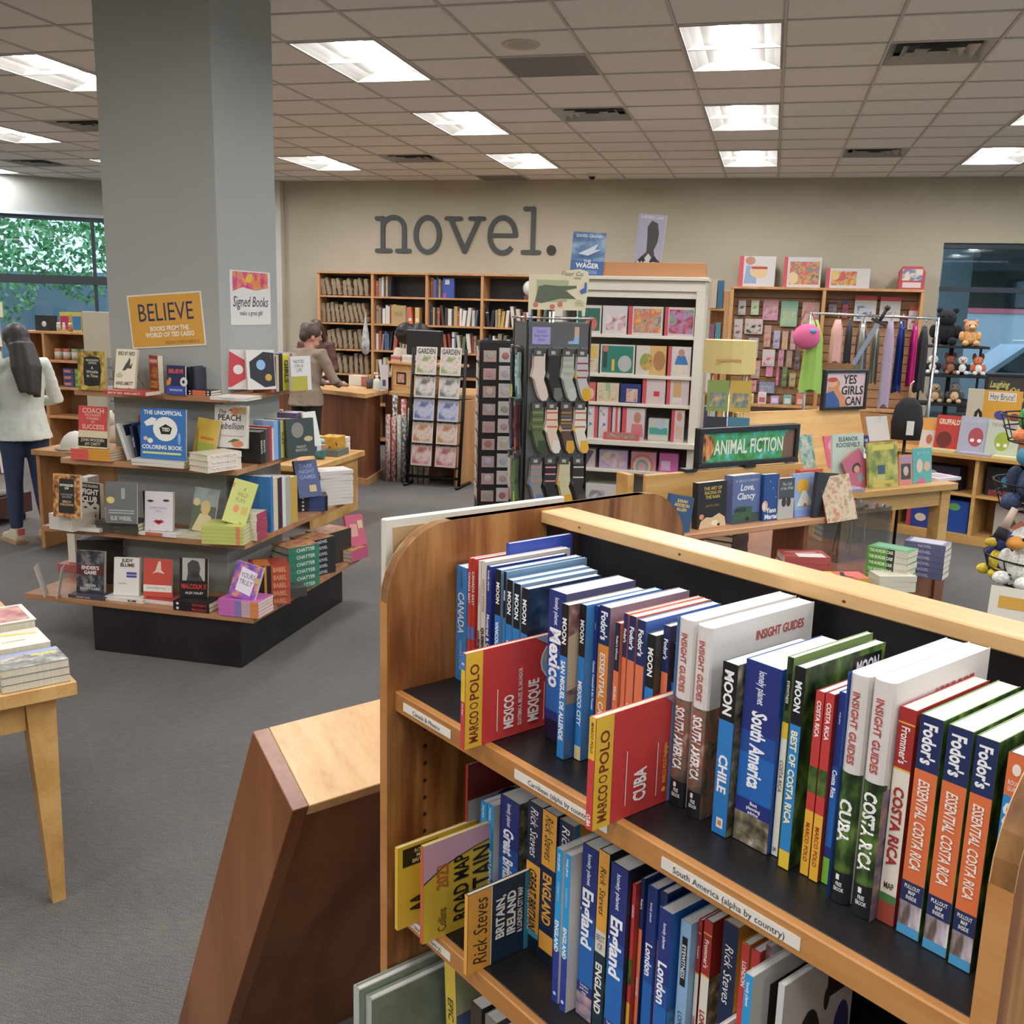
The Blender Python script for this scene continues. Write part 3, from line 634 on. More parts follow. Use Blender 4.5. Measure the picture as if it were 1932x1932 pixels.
# large red road maps standing at the shelf front
mx0 = (0.2366,-0.0367,1.2212); mx1 = (0.2562,-0.0394,1.2212)
def roadmap(lab, u0, v0, t, h, d, spine, front, cover='#c8403e', z=Z1, page=None, **k):
    return book('road_map', UM @ TR(u0, v0, z), t, h, d, cover, lab, spine, front, page=page or PAGEC, group='folded road maps at the shelf front', cat='map', **k)
mp_h = 0.1464
FM = [('r', 0, 0, .15, 1, '#e3b93c'), ('v', 'POLO', .035, .5, .115, .86, '#8a3a2c', 1), ('v', 'MARCO', .035, .04, .115, .38, '#8a3a2c', 1), ('e', .075, .44, .034, .035, '#8a3a2c'), ('e', .075, .44, .024, .024, '#e3b93c')]
FMH = [('r', 0, 0, .15, 1, '#e3b93c'), ('h', 'POLO', .035, .5, .115, .88, '#7a3428', 1), ('h', 'MARCO', .035, .05, .115, .39, '#7a3428', 1), ('e', .075, .445, .036, .034, '#7a3428'), ('e', .075, .445, .026, .024, '#e3b93c')]
cv = FMH + [('p', [(.62, 1), (1, 1), (1, .62), (.88, .72), (.78, .88)], '#9ab0c8'), ('e', .88, .72, .2, .24, '#e8e4d8'), ('e', .88, .72, .185, .222, '#8fb4cc'), ('p', [(.72, .8), (.8, .9), (.98, .86), (1.0, .8), (.9, .7), (.8, .62), (.74, .66)], '#dcb63c'), ('p', [(.86, .58), (.95, .66), (1., .6), (.95, .54)], '#dcb63c')]
roadmap('red folded road map of Mexico with yellow strip at shelf front', mx0[0], mx1[1], .0095, mp_h, .205,
    [('b', 0, 1, '#c8403e'), ('b', .5, .88, '#e3b93c'), ('b', .83, 1, '#3a78b8'), ('t', 'E', .86, .92, '#f0efe8'), ('t', 'MEXICO MEXIQUE', .36, .48, '#f0efe8', .3, .7, 1), ('t', 'Guatemala Belize', .54, .8, '#8a5a1c', .4, .6, 0)],
    cv + [('r', .28, .1, .288, .55, '#f0e8dc'), ('r', .72, .08, .728, .5, '#f0e8dc'), ('h', 'MEXICO', .34, .1, .43, .46, '#f4f0e8', 2), ('h', 'GUATEMALA, BELIZE, EL SALVADOR', .47, .1, .51, .72, '#f4f0e8', 1), ('h', 'MEXIQUE', .56, .1, .67, .56, '#f4f0e8', 2), ('h', 'MARCO POLO Highlights', .76, .2, .8, .5, '#e6c24c', 0), ('h', 'City Maps', .86, .2, .9, .34, '#e6c24c', 0), ('e', .78, .14, .016, .02, '#e6c24c'), ('e', .88, .14, .02, .024, '#e6c24c'), ('e', .88, .14, .014, .017, '#c8403e')])
cu0 = (0.5121,-0.0489,1.2212); cu1 = (0.5232,-0.0455,1.2212)
roadmap('red folded road map of Cuba with yellow strip at shelf front', cu0[0], cu1[1] , 0.0111, 0.1478, .2,
    [('b', 0, 1, '#c8403e'), ('b', .63, 1, '#e3b93c'), ('t', 'MARCO POLO', .68, .96, '#6a3428', .3, .7, 1), ('t', 'CUBA', .03, .14, '#f0efe8', .2, .8, 2)],
    FMH + [('p', [(.6, 1), (1, 1), (1, .6), (.85, .72), (.75, .86)], '#a08a98'), ('e', .9, .72, .2, .26, '#e0dcd4'), ('e', .9, .72, .185, .24, '#9ab4c4'), ('e', .86, .6, .06, .04, '#d8b84c'), ('r', .27, .12, .277, .62, '#f0e8dc'), ('r', .55, .1, .557, .6, '#f0e8dc'), ('h', 'CUBA', .33, .12, .46, .42, '#f4f0e8', 2), ('h', 'MARCO POLO Highlights', .6, .2, .64, .58, '#e6c24c', 1), ('h', 'Fold-out overview map', .68, .2, .72, .56, '#e6c24c', 1), ('h', 'Index of place names', .76, .2, .8, .54, '#e6c24c', 1), ('h', '5 City maps', .84, .2, .88, .42, '#e6c24c', 1)] + [('e', .62 + .08 * q, .14, .018, .024, '#e6c24c') for q in range(4)])
# --- lower shelf
LOW = 'upright travel guidebooks on the lower shelf'
B_ = lambda *a, **k: guide(*a, group=LOW, **k)
B_((-0.066,-0.0358,1.0213), Z2, .17, .12, '#2456a4', 'blue Peru guide deep at the back of the lower shelf', lonely('Peru', .55, .8, PHOTO_CITY))
B_((0.0685,0.0754,1.0918), Z2, .095, .2, '#7a2a26', 'tall dark red glossy book with locomotive cover on the lower shelf', [('b', 0, 1, '#b8402e')], front=[('r', 0, 0, 1, .55, PHOTO_RUIN), ('r', 0, .55, 1, .74, '#b4b4b8'), ('e', .42, .64, .16, .1, '#22262c'), ('t', 'THE', .5, .88, .85, .98, '#c4b8a4', 2), ('t', 'LIVE', .75, .78, 1., .87, '#c4b8a4', 2)])
GBX = lambda t: [('b', 0, 1, '#2a9ad4'), ('b', 0, .35, '#2a3f94'), ('t', 'lonely planet', .86, .97, '#eaf2f8', .3, .7, 1), ('t', 'EXPERIENCE', .66, .8, '#bfe0f2', .35, .65, 0), ('t', t, .28, .6, '#f4f8fa', .2, .8, 2), ('e', .5, .06, .25, .012, '#c8d4e8')]
B_((0.1058,0.1235,1.04), Z2, .1, .14, '#2a5fa4', 'first of two bright blue slim Great Britain guides', GBX('GREAT BRITAIN'))
B_((0.1266,0.1454,1.0452), Z2, .098, .14, '#c8c4bc', 'second of two bright blue slim Great Britain guides', GBX('GREAT BRITAIN'))
B_((0.1421,0.1965,1.0661), Z2, .11, .14, '#4a4438', 'thick navy Great Britain guidebook', lonely('Great Britain', .3, .76), front=[('r', 0, 0, 1, 1, PHOTO_RUIN)])
B_((0.2292,0.2643,1.0927), Z2, .1, .15, '#1c2b4a', 'orange Great Britain guide with navy top and script author name', ricks('GREAT BRITAIN') + [('b', .1, .14, '#4aa0b8')])
B_((0.2695,0.3037,1.0971), Z2, .096, .15, '#24344f', 'orange topped England guide with navy lower half', [('b', 0, 1, '#e5a544'), ('b', .2, .64, '#1c2b4a'), ('b', 0, .08, '#16202c'), ('t', 'Rick Steves', .68, .97, '#4a3a24', .22, .78, 0, .2), ('t', 'ENGLAND', .26, .6, '#e5a544', .2, .8, 2)])
B_((0.2999,0.3374,1.0949), Z2, .1, .15, '#d99a44', 'navy topped travel guide with orange cover under the Cuba map', ricks('ENGLAND', split=.5), front=[('r', 0, .4, .08, 1, '#3a7f9a'), ('t', 'Rick Steves', .12, .8, .9, .92, '#3a2a18', 0, .2)])
B_((0.3557,0.3701,1.0883), Z2, .05, .15, '#dcdcd8', 'first of two bright blue slim England guides', GBX('ENGLAND'))
B_((0.3779,0.392,1.0918), Z2, .046, .15, '#e0ddd6', 'second of two bright blue slim England guides, beach hut cover', GBX('ENGLAND'), front=[('r', .2, .3, 1, .92, '#3a8fc8'), ('r', .2, .0, 1, .3, '#c8a084'), ('r', .2, .3, 1, .36, '#d8d4cc')])
B_((0.397,0.4301,1.1107), Z2, .062, .15, '#3a3048', 'first of two thick blue England guidebooks with sunset city foot', lonely('England', .4, .78, PHOTO_SUNSET, 'London|pull-out|map'))
B_((0.4425,0.4642,1.1269), Z2, .05, .15, '#3a4438', 'orange and dark teal Best of England guide', [('b', 0, 1, '#1c3440'), ('b', .58, 1, '#e5a544'), ('b', .46, .58, '#dcd6c8'), ('h', 'BEST|OF', .48, .56, '#5a5040', .1, .9, 0), ('t', 'Rick Steves', .62, .96, '#4a3a24', .22, .78, 0, .2), ('t', 'ENGLAND', .1, .44, '#f0efe8', .2, .8, 2)], front=[('r', 0, 0, 1, .5, PHOTO_JUNGLE)])
B_((0.4827,0.5151,1.1334), Z2, .034, .15, '#2a2438', 'second of two thick blue England guidebooks with sunset city foot', lonely('England', .4, .78, PHOTO_SUNSET, 'London|pull-out|map'))
B_((0.5056,0.5185,1.1151), Z2, .042, .14, '#a83a30', 'slim red and yellow London pocket guide between thick England guides', marco('LONDON'))
B_((0.5112,0.53,1.1236), Z2, .05, .15, '#26386a', 'first of two orange London guides with navy tops', fodor('LONDON 2023', '#e07a4c', .74, .12))
B_((0.5334,0.5511,1.1181), Z2, .052, .15, '#2456a4', 'first of two blue London guidebooks', lonely('London', .46, .78, '#2a2f6e'))
B_((0.549,0.565,1.1177), Z2, .056, .15, '#26386a', 'second of two orange London guides, squeezed behind a blue one', fodor('LONDON 2023', '#e07a4c', .74, .12))
B_((0.5698,0.5921,1.1106), Z2, .036, .16, '#2a62a8', 'second of two blue London guidebooks, its blue cover showing', lonely('London', .46, .78), lean=0, front=[('r', 0, 0, 1, .5, PHOTO_BLUE)])
B_((0.5968,0.6148,1.1049), Z2, .046, .15, '#8fb4d4', 'pale blue illustrated London guide', [('r', .25, .66, .75, .92, '#1c1c1a'), ('t', 'EYEWITNESS', .665, .915, '#f0efe8', .32, .68, 1), ('t', 'LONDON like a local', .1, .6, '#28405c', .28, .72, 0)])
B_((0.6049,0.6212,1.1099), Z2, .058, .15, '#8a2a26', 'first of two cream London guides with red tops', frommer('LONDON'))
B_((0.6243,0.6385,1.1154), Z2, .058, .15, '#8a2a26', 'second of two cream London guides with red tops', frommer('LONDON'), front=[('r', 0, 0, 1, .72, PHOTO_RUIN)])
B_((0.6508,0.6747,1.127), Z2, .062, .15, '#c98a3c', 'navy topped London guide with orange base and script name', ricks('LONDON', split=.5), front=[('r', 0, .6, 1, .95, '#d99a44'), ('t', 'Rick Steves', .1, .74, .9, .9, '#3a2a18', 0, .2)])
B_((0.6846,0.6968,1.1189), Z2, .055, .14, '#c9a03c', 'first of two slim red London pocket maps behind the bright blue guide', marco('LONDON'))
B_((0.701,0.7141,1.1203), Z2, .052, .14, '#b8403a', 'second of two slim red London pocket maps behind the bright blue guide', marco('LONDON'))
B_((0.7089,0.7232,1.1305), Z2, .06, .16, '#c9c4bc', 'white illustrated guide with collage spine beside London pocket maps', [('b', .4, 1, PHOTO_CITY), ('b', .2, .4, PHOTO_RUIN), ('b', .12, .2, '#e6c23c'), ('r', .2, .52, .8, .88, '#1c1c1a'), ('t', 'EYEWITNESS', .53, .87, '#f0efe8', .3, .7, 1)], front=[('t', 'POCKET ICON', .3, .5, .9, .54, '#9a9a98', 0)])
B_((0.7319,0.7438,1.1295), Z2, 0, .13, '#d0ccc4', 'short bright blue London guide standing nearest the shelf edge', GBX('LONDON'), front=[('r', .25, .5, .9, .92, '#2a2824')])
B_((0.7686,0.7782,1.1343), Z2, .01, .14, '#cfcac4', 'grey London guide with round picture holes on its cover', [('t', 'LONDON', .4, .85, '#4a4a48', .3, .7, 0)], front=[('e', .38, .6, .18, .22, '#3a322a'), ('e', .85, .62, .12, .14, '#4a4478'), ('r', .6, .82, .98, .95, '#3a2c30'), ('e', .6, .82, .04, .05, '#3c3a38')])
B_((0.645,0.67,1.01), Z2, .02, .2, '#d8d4cc', 'white boxed guide lying low at the dark end of shelf', [('t', 'LONDON', .2, .8, '#4a4a48', .3, .7, 0)])
# folded maps at the front of the lower shelf
aa = (0.0705,-0.0473,0.8382); co = (0.1259,-0.0336,0.8382); rs = (0.2298,-0.0211,0.8382)
def lowmap(lab, P, h, d, cover, spine, front): return book('road_map', UM @ TR(P[0], P[1], Z2), .008, h, d, cover, lab, spine, front, page=PAGEC, group='folded road maps at the shelf front', cat='map')
lowmap('plain yellow folded map of Britain with black initials, nearest end panel', aa, 0.1488, .16, '#dcb43c', [], [('r', .06, .74, .5, .96, '#26221a'), ('t', 'ROAD|MAP|BRITAIN', .1, .77, .46, .93, '#e8dcb0', 1), ('h', 'AA', .12, .16, .36, .36, '#26221a', 2)])
lowmap('yellow folded road map of Britain with pink street plan corner', co, 0.1737, .17, '#dcb83c', [('b', 0, 1, '#c8603c')], [('p', [(0, 1), (1, 1), (1, .86), (.6, .82), (.25, .74), (0, .62)], '#d8a8b4'), ('p', [(0, .62), (.25, .74), (.6, .82), (1, .86), (1, .85), (.6, .81), (.25, .73), (0, .605)], '#3a3228'), ('h', '2023', .14, .5, .28, .76, '#c8643c', 1), ('h', 'ROAD MAP', .34, .1, .52, .78, '#26221a', 1), ('h', 'BRITAIN', .56, .1, .82, .8, '#26221a', 1), ('h', 'Collins', .16, .06, .26, .3, '#3a3228', 0)])
lowmap('orange and navy folded planning map of Britain and Ireland', rs, 0.137, .185, '#1e3348', [('b', 0, 1, '#e5a544')], [('r', 0, 0, .24, 1, '#e0a244'), ('h', 'Rick Steves', .05, .08, .2, .92, '#3a2a18', 0, .2), ('r', .24, 0, .25, 1, '#e8e4d8'), ('h', 'BRITAIN,|IRELAND', .29, .28, .5, .84, '#f0efe8', 2), ('h', '& LONDON CITY MAP', .52, .26, .58, .84, '#f0efe8', 1), ('r', .6, 0, .71, 1, '#3a86a0'), ('h', 'PLANNING MAP', .63, .25, .68, .76, '#e8f0f0', 1), ('r', .72, .35, .98, .86, '#dcd8cc'), ('r', .74, .37, .97, .84, PHOTO_JUNGLE)])
# --- bottom shelf: large atlas books
Z3 = .4412
book('large_book', UM @ TR(.05, .1, Z3), .022, .31, .2, '#3f5a3c', 'green large-format book behind the yellow-spined one on bottom shelf', [], cat='book')
book('large_book', UM @ TR(.09, .055, Z3) @ RY(-.07), .032, .33, .24, '#5a6f92', 'large driving book with yellow spine and mountain cover on bottom shelf', [('b', 0, 1, '#e3c552'), ('t', 'EPIC ROADS', .2, .82, '#4a4a3a', .25, .75, 1)], [('r', 0, .62, .3, .95, '#b8b48c'), ('p', [(.2, .1), (.5, .5), (.62, .38), (.8, .62), (1, .3), (1, 0), (.2, 0)], '#5a4650')], cat='book', hard=True)
for k in range(2):
    book('large_book', UM @ TR(-.0015 + .021 * k, -.085 + .012 * k, Z3), .019, .265 - .012 * k, .3, '#9aa294', '%s of two pale green large-format books jutting from bottom shelf' % ORD[k], [('b', 0, 1, '#b8beb4'), ('t', 'GREAT WALKS', .3, .9, '#6a7268', .3, .7, 1)], [('r', 0, 0, 1, 1, noise_mat('sage_print', [(.35, '#6f7a66'), (.6, '#8a947e'), (.8, '#a5ad98')], (12, 12, 12), 3, .5))], hard=True, group='large pale green books')
for k in range(3): book('large_book', UM @ TR(.155 + .04 * k, .05, Z3), .03, .27, .22, ('#4a3a34', '#8a8478', '#3f4c5c')[k], ('brown', 'grey', 'slate blue')[k] + ' spined atlas beyond the mountain driving book on bottom shelf', [('t', ('ROUTES', 'ATLAS', 'EXPLORE')[k], .3, .9, '#d8d0c0', .25, .75, 1)])
# framed poster leaning on the outer face of the end panel
sg = empty('sign_board', UM @ TR(-.052, 0, 0), 'pale framed board fixed outside the rounded end panel', 'sign')
MB().box((-.008, .005, 1.08), (.006, .40, 1.505), C('#d8d2c2', .5), .002).build('frame', sg); MB().box((.006, .02, 1.1), (.008, .385, 1.49), C('#b89a6c', .6)).build('insert', sg); MB().box((.008, .2, 1.1), (.0235, .26, 1.14), C('#b89a6c', .6)).build('bracket', sg)
# --- slanted rack standing at the end of the bookcase
slope = empty('slanted_rack', UM, 'reddish wooden slanted display rack against the bookcase end', 'rack')
d0 = Vector((-.357, 1.046)); sd = Vector((-.486, -.928)).normalized(); pd = Vector((.166, -.095)).normalized()
dep = .19; Ls = 1.04 / .886
def slab(n_, a0, a1, p0, p1, y0, y1, mat, ch=.0015):
    """board in slant coordinates: a along the slope from the top, p into the depth"""
    Mx = Matrix(((pd.x, 0, sd.x, d0.x), (0, 1, 0, 0), (pd.y, 0, sd.y, d0.y), (0, 0, 0, 1)))
    return MB().box((p0, y0, a0), (p1, y1, a1), mat, ch, Mx).build(n_, slope)
slab('side_board', 0, Ls, 0, dep, -.1, -.067, WOOD_DARK)
slab('side_board', 0, Ls, 0, dep, .75, .783, WOOD_DARK)
slab('top_board', 0, .028, 0, dep, -.0665, .7495, WOOD_RAIL)
slab('back_board', .03, Ls, dep - .035, dep - .02, -.0665, .7495, WOOD_DARK)
for k in range(3): slab('ledge', .36 + .36 * k, .385 + .36 * k, 0, dep - .04, -.0665, .7495, WOOD_DARK)

# ================================================================== tiered display around the column
KX, KY = -3.107, 5.015
kiosk = empty('tiered_display', TR(0, 0, 0), 'four-tier wooden book display built around the grey column', 'display')
TIERS = [(.285, .68), (.648, .605), (1.01, .525), (1.372, .462)]
MB().box((-3.39, 4.36, 0), (-2.515, 5.62, .252), BLACK, .002).build('plinth', kiosk)
for z, a in TIERS:
    mb = MB()
    mb.box((KX - a, KY - a, z - .03), (KX + a, 4.699, z), WOOD_KIOSK, .002); t_ = mb.build('tier_board', kiosk)
    MB().box((KX - a, 5.331, z - .03), (KX + a, KY + a + .02, z), WOOD_KIOSK, .002).build('tier_board', kiosk)
    MB().box((KX - a, 4.6995, z - .03), (-3.441, 5.3305, z), WOOD_KIOSK, .002).build('tier_board', kiosk)
    MB().box((-2.772, 4.6995, z - .03), (KX + a, 5.3305, z), WOOD_KIOSK, .002).build('tier_board', kiosk)
# posters taped to the column
def poster(name, M, w, h, paper, label, decs, cat='poster', th=.003, group=None):
    """flat print in local x-z, facing -y"""
    root = MB().box((-w / 2, 0, 0), (w / 2, th, h), C(paper, .6)).build(name, None, M); tag(root, label, cat, group)
    pr_ = MB(); tx = MB(); o = .0003; fr = lambda a, b, c: (a, -c, b)
    for e in decs:
        o += .0002; k = e[0]
        g = lambda a: -w / 2 + a * w
        mt = lambda c: C(c, .6) if isinstance(c, str) else c
        if k == 'r': pr_.quad([fr(g(e[1]), e[2] * h, o), fr(g(e[3]), e[2] * h, o), fr(g(e[3]), e[4] * h, o), fr(g(e[1]), e[4] * h, o)], mt(e[5]))
        elif k == 'p': pr_.quad([fr(g(a), b * h, o) for a, b in e[1]], mt(e[2]))
        elif k == 'e': pr_.quad([fr(g(e[1]) + e[3] * w * math.cos(q * math.pi / 9), e[2] * h + e[4] * h * math.sin(q * math.pi / 9), o) for q in range(18)], mt(e[5]))
        elif k == 't': tx.text(e[1], (g(e[2]), e[3] * h, g(e[4]), e[5] * h), C(e[6], .6), fr, 0, e[7] if len(e) > 7 else 1, d=o, shear=e[8] if len(e) > 8 else 0)
    if pr_.f: pr_.build('print', root)['kind'] = 'stuff'
    if tx.f: tx.build('lettering', root)['kind'] = 'stuff'
    return root
bp_ = (-3.0772,4.695,1.7438); 
poster('poster', TR(bp_[0], 4.6955, 1.6058) @ RY(0.0785*-1), 0.4431, 0.2798, '#e6dcc0', 'tilted yellow sign reading BELIEVE taped to the grey column', [('r', .02, .03, .98, .97, '#d9a040'), ('t', 'BELIEVE', .12, .5, .88, .84, '#2c2f52', 0), ('t', 'BOOKS FROM THE|WORLD OF TED LASSO', .2, .2, .86, .4, '#f2ead0', 2), ('t', 'SEASON 3 STARTS MARCH 15', .46, .06, .92, .12, '#6a5428', 0)])
sgx = (-2.77,5.0204,1.7277)
poster('poster', TR(-2.7695, 5.0204, 1.7277) @ RZ(math.pi / 2), 0.4384, 0.2873, '#ded8d0', 'white Signed Books notice with pink gift bow picture on column', [('r', .06, .62, .94, .98, noise_mat('bow_print', [(.35, '#b8305c'), (.48, '#d8567c'), (.58, '#e09a3c'), (.7, '#8a6ab0')], (14, 14, 14), 3, .5)), ('p', [(.35, .8), (.5, .78), (.55, .95), (.42, .93)], '#e6b83c'), ('p', [(.5, .8), (.75, .86), (.72, .72), (.52, .76)], '#e08a2c'), ('p', [(.06, .62), (.3, .7), (.6, .64), (.94, .7), (.94, .6), (.06, .58)], '#ded8d0'), ('t', 'Signed Books', .06, .34, .94, .54, '#332f30', 0, .2), ('t', 'make a great gift!', .16, .18, .84, .27, '#6a6264', 0)])
NA = -math.pi / 2
GRP = {0: 'books on the bottom tier of the column display', 1: 'books on the second tier of the column display', 2: 'books on the third tier of the column display', 3: 'books on the top tier of the column display'}
EPS = .0008
def face(spec, th, cover, label, front, tier, tilt=.16, az=NA, roll=0, lift=0, hard=False, spine=(), page=None, name='paperback', easel=None, scale=1):
    x, y, z, w, h = spec; h = h * scale
    o = book(name, TR(0, 0, lift + EPS) @ faceout((x, y, z), az, tilt, roll, w) @ TR(-th, 0, 0), th, h, w, cover, label, spine, front, page=page or PAGEC, hard=hard, group=GRP.get(tier))
    if easel:
        e = empty('book_easel', TR(x, y, z + lift) @ RZ(az), easel, 'easel', 'wire book easels')
        for s in (-1, 1):
            MB().tube([(.012, s * w * .3, .012), (.014, s * w * .3, .002), (-.02, s * w * .3, .0022), (-.02 - math.tan(tilt) * h * .6, s * w * .22, h * .55)], .0018, CHROME, 5).build('upright', e)
            MB().tube([(-.02 - math.tan(tilt) * h * .55, s * w * .22, h * .5), (-.1 - h * .15, s * w * .25, .002)], .0018, CHROME, 5).build('strut', e)
    return o
def stack(spec, n_, th, cover, label, spine, tier, az=NA, d=.15, hard=False, page=None, name='paperback', jit=.02, col2=None, top=(), grp=None, zoff=0):
    """spec = (x,y,z,length,height): front centre of the pile; spines face az"""
    x, y, z, w, h = spec
    zz = z + EPS + zoff
    for k in range(n_):
        a = az + random.uniform(-jit, jit)
        pos = ('topmost of pile' if k == n_ - 1 and n_ > 1 else 'lowest of pile' if k == 0 and n_ > 1 else ORD[n_ - 1 - k] + ' from top') if n_ > 1 else ''
        lab = label + (', ' + pos if pos else '')
        book(name, lying((x, y, zz), a, w), th, w, d, cover if col2 is None or k % 2 else col2, lab, spine, top if k == n_ - 1 else (), page=page or PAGEC, hard=hard, group=grp or GRP.get(tier))
        zz += th + .0006
    return zz
def row(P, az, items, z, tier, place_txt, depth=.14, cat='book', grp=None, lean0=0, name='paperback', spine_text='#e8e2d4'):
    """upright books, spines facing -normal, running along az from P; items (thickness,height,cover,desc[,title[,lean]])"""
    x, y = P; u = 0
    for it in items:
        th, h, cov, desc = it[:4]; ttl = it[4] if len(it) > 4 else ''; ln = it[5] if len(it) > 5 else 0
        dd = it[6] if len(it) > 6 else depth
        sp_ = [('t', ttl, .2, .85, spine_text if not isinstance(cov, str) or sum(int(cov[i:i+2], 16) for i in (1, 3, 5)) < 420 else '#2c2824', .22, .78, 1)] if ttl else []
        if abs(ln) > .001 and ln < 0: u += h * math.sin(-ln)
        book(name, upright((x + u * math.cos(az), y + u * math.sin(az), z + EPS), az, ln), th - .0008, h, dd, cov, desc + ' ' + place_txt, sp_, group=grp or GRP.get(tier))
        u += th / math.cos(ln) + .0004 + (h * math.sin(ln) if ln > 0 else 0)
# ---- top tier
z4 = 1.372
NIGHT = noise_mat('gold_floral_print', [(.35, '#6a5a1c'), (.5, '#b09038'), (.65, '#d8bc62'), (.8, '#8a4a2c')], (30, 30, 30), 4, .45)
face((-3.4451,4.5359,1.372,0.165,0.2046), .02, NIGHT, 'gold floral book with black label cover on the top tier end', [('p', [(.22, .14), (.4, .1), (.8, .14), (.86, .5), (.8, .85), (.5, .88), (.24, .84), (.2, .5)], '#23221e'), ('t', 'MADELEINE|LENGLE', .3, .68, .78, .8, '#d8d0b8', 1), ('t', 'A|Wrinkle|in Time', .3, .34, .76, .62, '#d8d0b8', 1)], 3, .05)
s_ = (-3.1443,4.387,1.372,0.2475,0.0294)
zt_ = stack(s_, 1, .02, '#c0473e', 'red paperback lying flat under the cream bird book', [('t', 'BIRD BY BIRD  ANNE LAMOTT', .1, .9, '#f0e4d0', .25, .75, 1)], 3, d=.13)
face((-3.2341,4.513,1.394,0.122,0.2042), .018, '#e4dcbc', 'cream paperback with black bird drawing, leaning on top tier', [('t', 'BIRD BY BIRD', .1, .84, .92, .94, '#4a4a44', 1), ('p', [(.35, .45), (.5, .62), (.62, .72), (.66, .8), (.72, .72), (.7, .56), (.5, .46)], '#3a3c34'), ('p', [(.62, .52), (.84, .66), (.78, .5)], '#3a3c34'), ('t', 'SOME|INSTRUCTIONS|ON WRITING', .08, .26, .4, .42, '#5a5648', 0), ('t', 'ANNE LAMOTT', .08, .08, .92, .18, '#4a4a44', 1)], 3, .2, easel='wire easel holding the cream bird book on top tier')
face((-3.0888,4.5648,1.372,0.0895,0.1943), .03, '#8f2f26', 'thick red paperback titled CODE turned to show its pages', [('r', 0, .78, 1, .93, '#b8463a'), ('t', 'DAN BROWN', .06, .8, .94, .91, '#f0dcc0', 2), ('r', .4, .4, .98, .7, '#a8682c'), ('t', 'THE|DA VINCI', .08, .42, .7, .64, '#d8903c', 1), ('t', 'CODE', .08, .14, .94, .34, '#e0a23c', 2)], 3, .0, az=rad(-118))
face((-2.9471,4.5408,1.372,0.1076,0.1491), .012, '#262a52', 'navy BELIEVE book with soccer ball picture on top tier', [('t', 'BELIEVE', .1, .74, .9, .88, '#d85c4c', 2), ('e', .92, .45, .2, .16, '#d8d8d0'), ('e', .9, .45, .07, .06, '#1c1c24'), ('p', [(.0, .3), (.2, .34), (.26, .55), (.16, .6), (0, .45)], '#d88a4c'), ('r', .0, 0, 1, .3, '#33489c'), ('t', 'THE UNTOLD STORY', .15, .12, .85, .2, '#e8e4dc', 1)], 3, .05)
row((-2.918,4.5946), 0, [(.014, .14, '#2c2c34', 'thin black'), (.013, .142, '#3a3844', 'thin charcoal'), (.012, .144, '#26242c', 'thin ink-black'), (.014, .138, '#3c3a48', 'thin slate')], z4, 3, 'spine beside the navy BELIEVE book', .1)
row((-2.9255,4.702), 0, [(.03, .175, '#7a2c34', 'maroon hardcover with white pages')], z4, 3, 'standing on top tier', .11)
stack((-2.8347,4.5723,1.372,0.1384,0.0354), 2, .012, '#26242e', 'navy book with orange spine patch lying on top tier', [('b', .22, .78, '#d8704c'), ('e', .5, .12, .3, .05, '#e8e4dc'), ('e', .5, .88, .3, .05, '#e8e4dc')], 3, d=.1)
stack((-2.5657,4.392,1.372,0.1965,0.0312), 1, .016, '#dcd8d0', 'white hardcover lying at the front corner of top tier', [('t', 'FOUNDATION DAY', .08, .9, '#8a8478', .3, .7, 0)], 3, d=.16, hard=True)
zt4 = (-2.4287,4.4711,1.372,0.1538,0.0367)
face((-2.7323,4.7778,1.392,0.16,0.21), .024, '#dcd6cc', 'white book with red hexagon cover at top tier corner', [('p', [(.05, .9), (.3, .95), (.85, .7), (.85, .3), (.3, .05), (.05, .1)], '#c8404a'), ('e', .55, .5, .16, .12, '#e8e0d8')], 3, .1, az=rad(-62), hard=True)
face((-2.6217,4.847,1.392,0.16,0.21), .02, '#dcd6cc', 'white book with black hexagon cover at top tier corner', [('p', [(.1, .7), (.6, .95), (.98, .92), (.98, .08), (.6, .05), (.1, .3)], '#221f1f'), ('e', .5, .62, .16, .13, '#8fb4d8'), ('e', .75, .3, .12, .09, '#c8a040')], 3, .1, az=rad(-38), hard=True)
book('hardcover', TR(*(-2.8464,4.8674,1.372)) @ TR(0, -.02, .0185) @ RZ(-.4) @ RY(-.42), .02, .2, .14, '#d8d4cc', 'white hardcover leaning against the red hexagon book', [('t', 'FOUNDATION DAY', .15, .85, '#9a948a', .3, .7, 0)], hard=True, group=GRP[3])
RS = .0
def side_row(pts, z, tier, items, txt, **k): row(pts, math.pi / 2, items, z, tier, txt, **k)

xy = lambda p: (p[0], p[1])
side_row(xy((-2.5981,4.9019,1.372)), z4, 3, [(.03, .2, '#c9683c', 'orange'), (.03, .19, '#5a3a78', 'purple'), (.03, .2, '#c8b890', 'tan'), (.045, .205, '#26241e', 'black'), (.085, .2, '#d8cc3c', 'bright yellow', 'GIRLS'), (.03, .2, '#c8503c', 'brick red'), (.03, .205, '#a8c0cc', 'pale blue'), (.04, .2, '#c8a868', 'ochre')], 'spined book standing on the top tier side', depth=.11)
face((-2.519,5.1108,1.372,0.15,0.19), .02, '#d8d4cc', 'cream book with olive panel at the far end of top tier side', [('r', .0, .0, .8, .42, '#b0a83c'), ('t', 'NOTES|ON A|LIFE', .1, .55, .7, .9, '#6a665c', 0)], 3, .05, az=rad(-20))
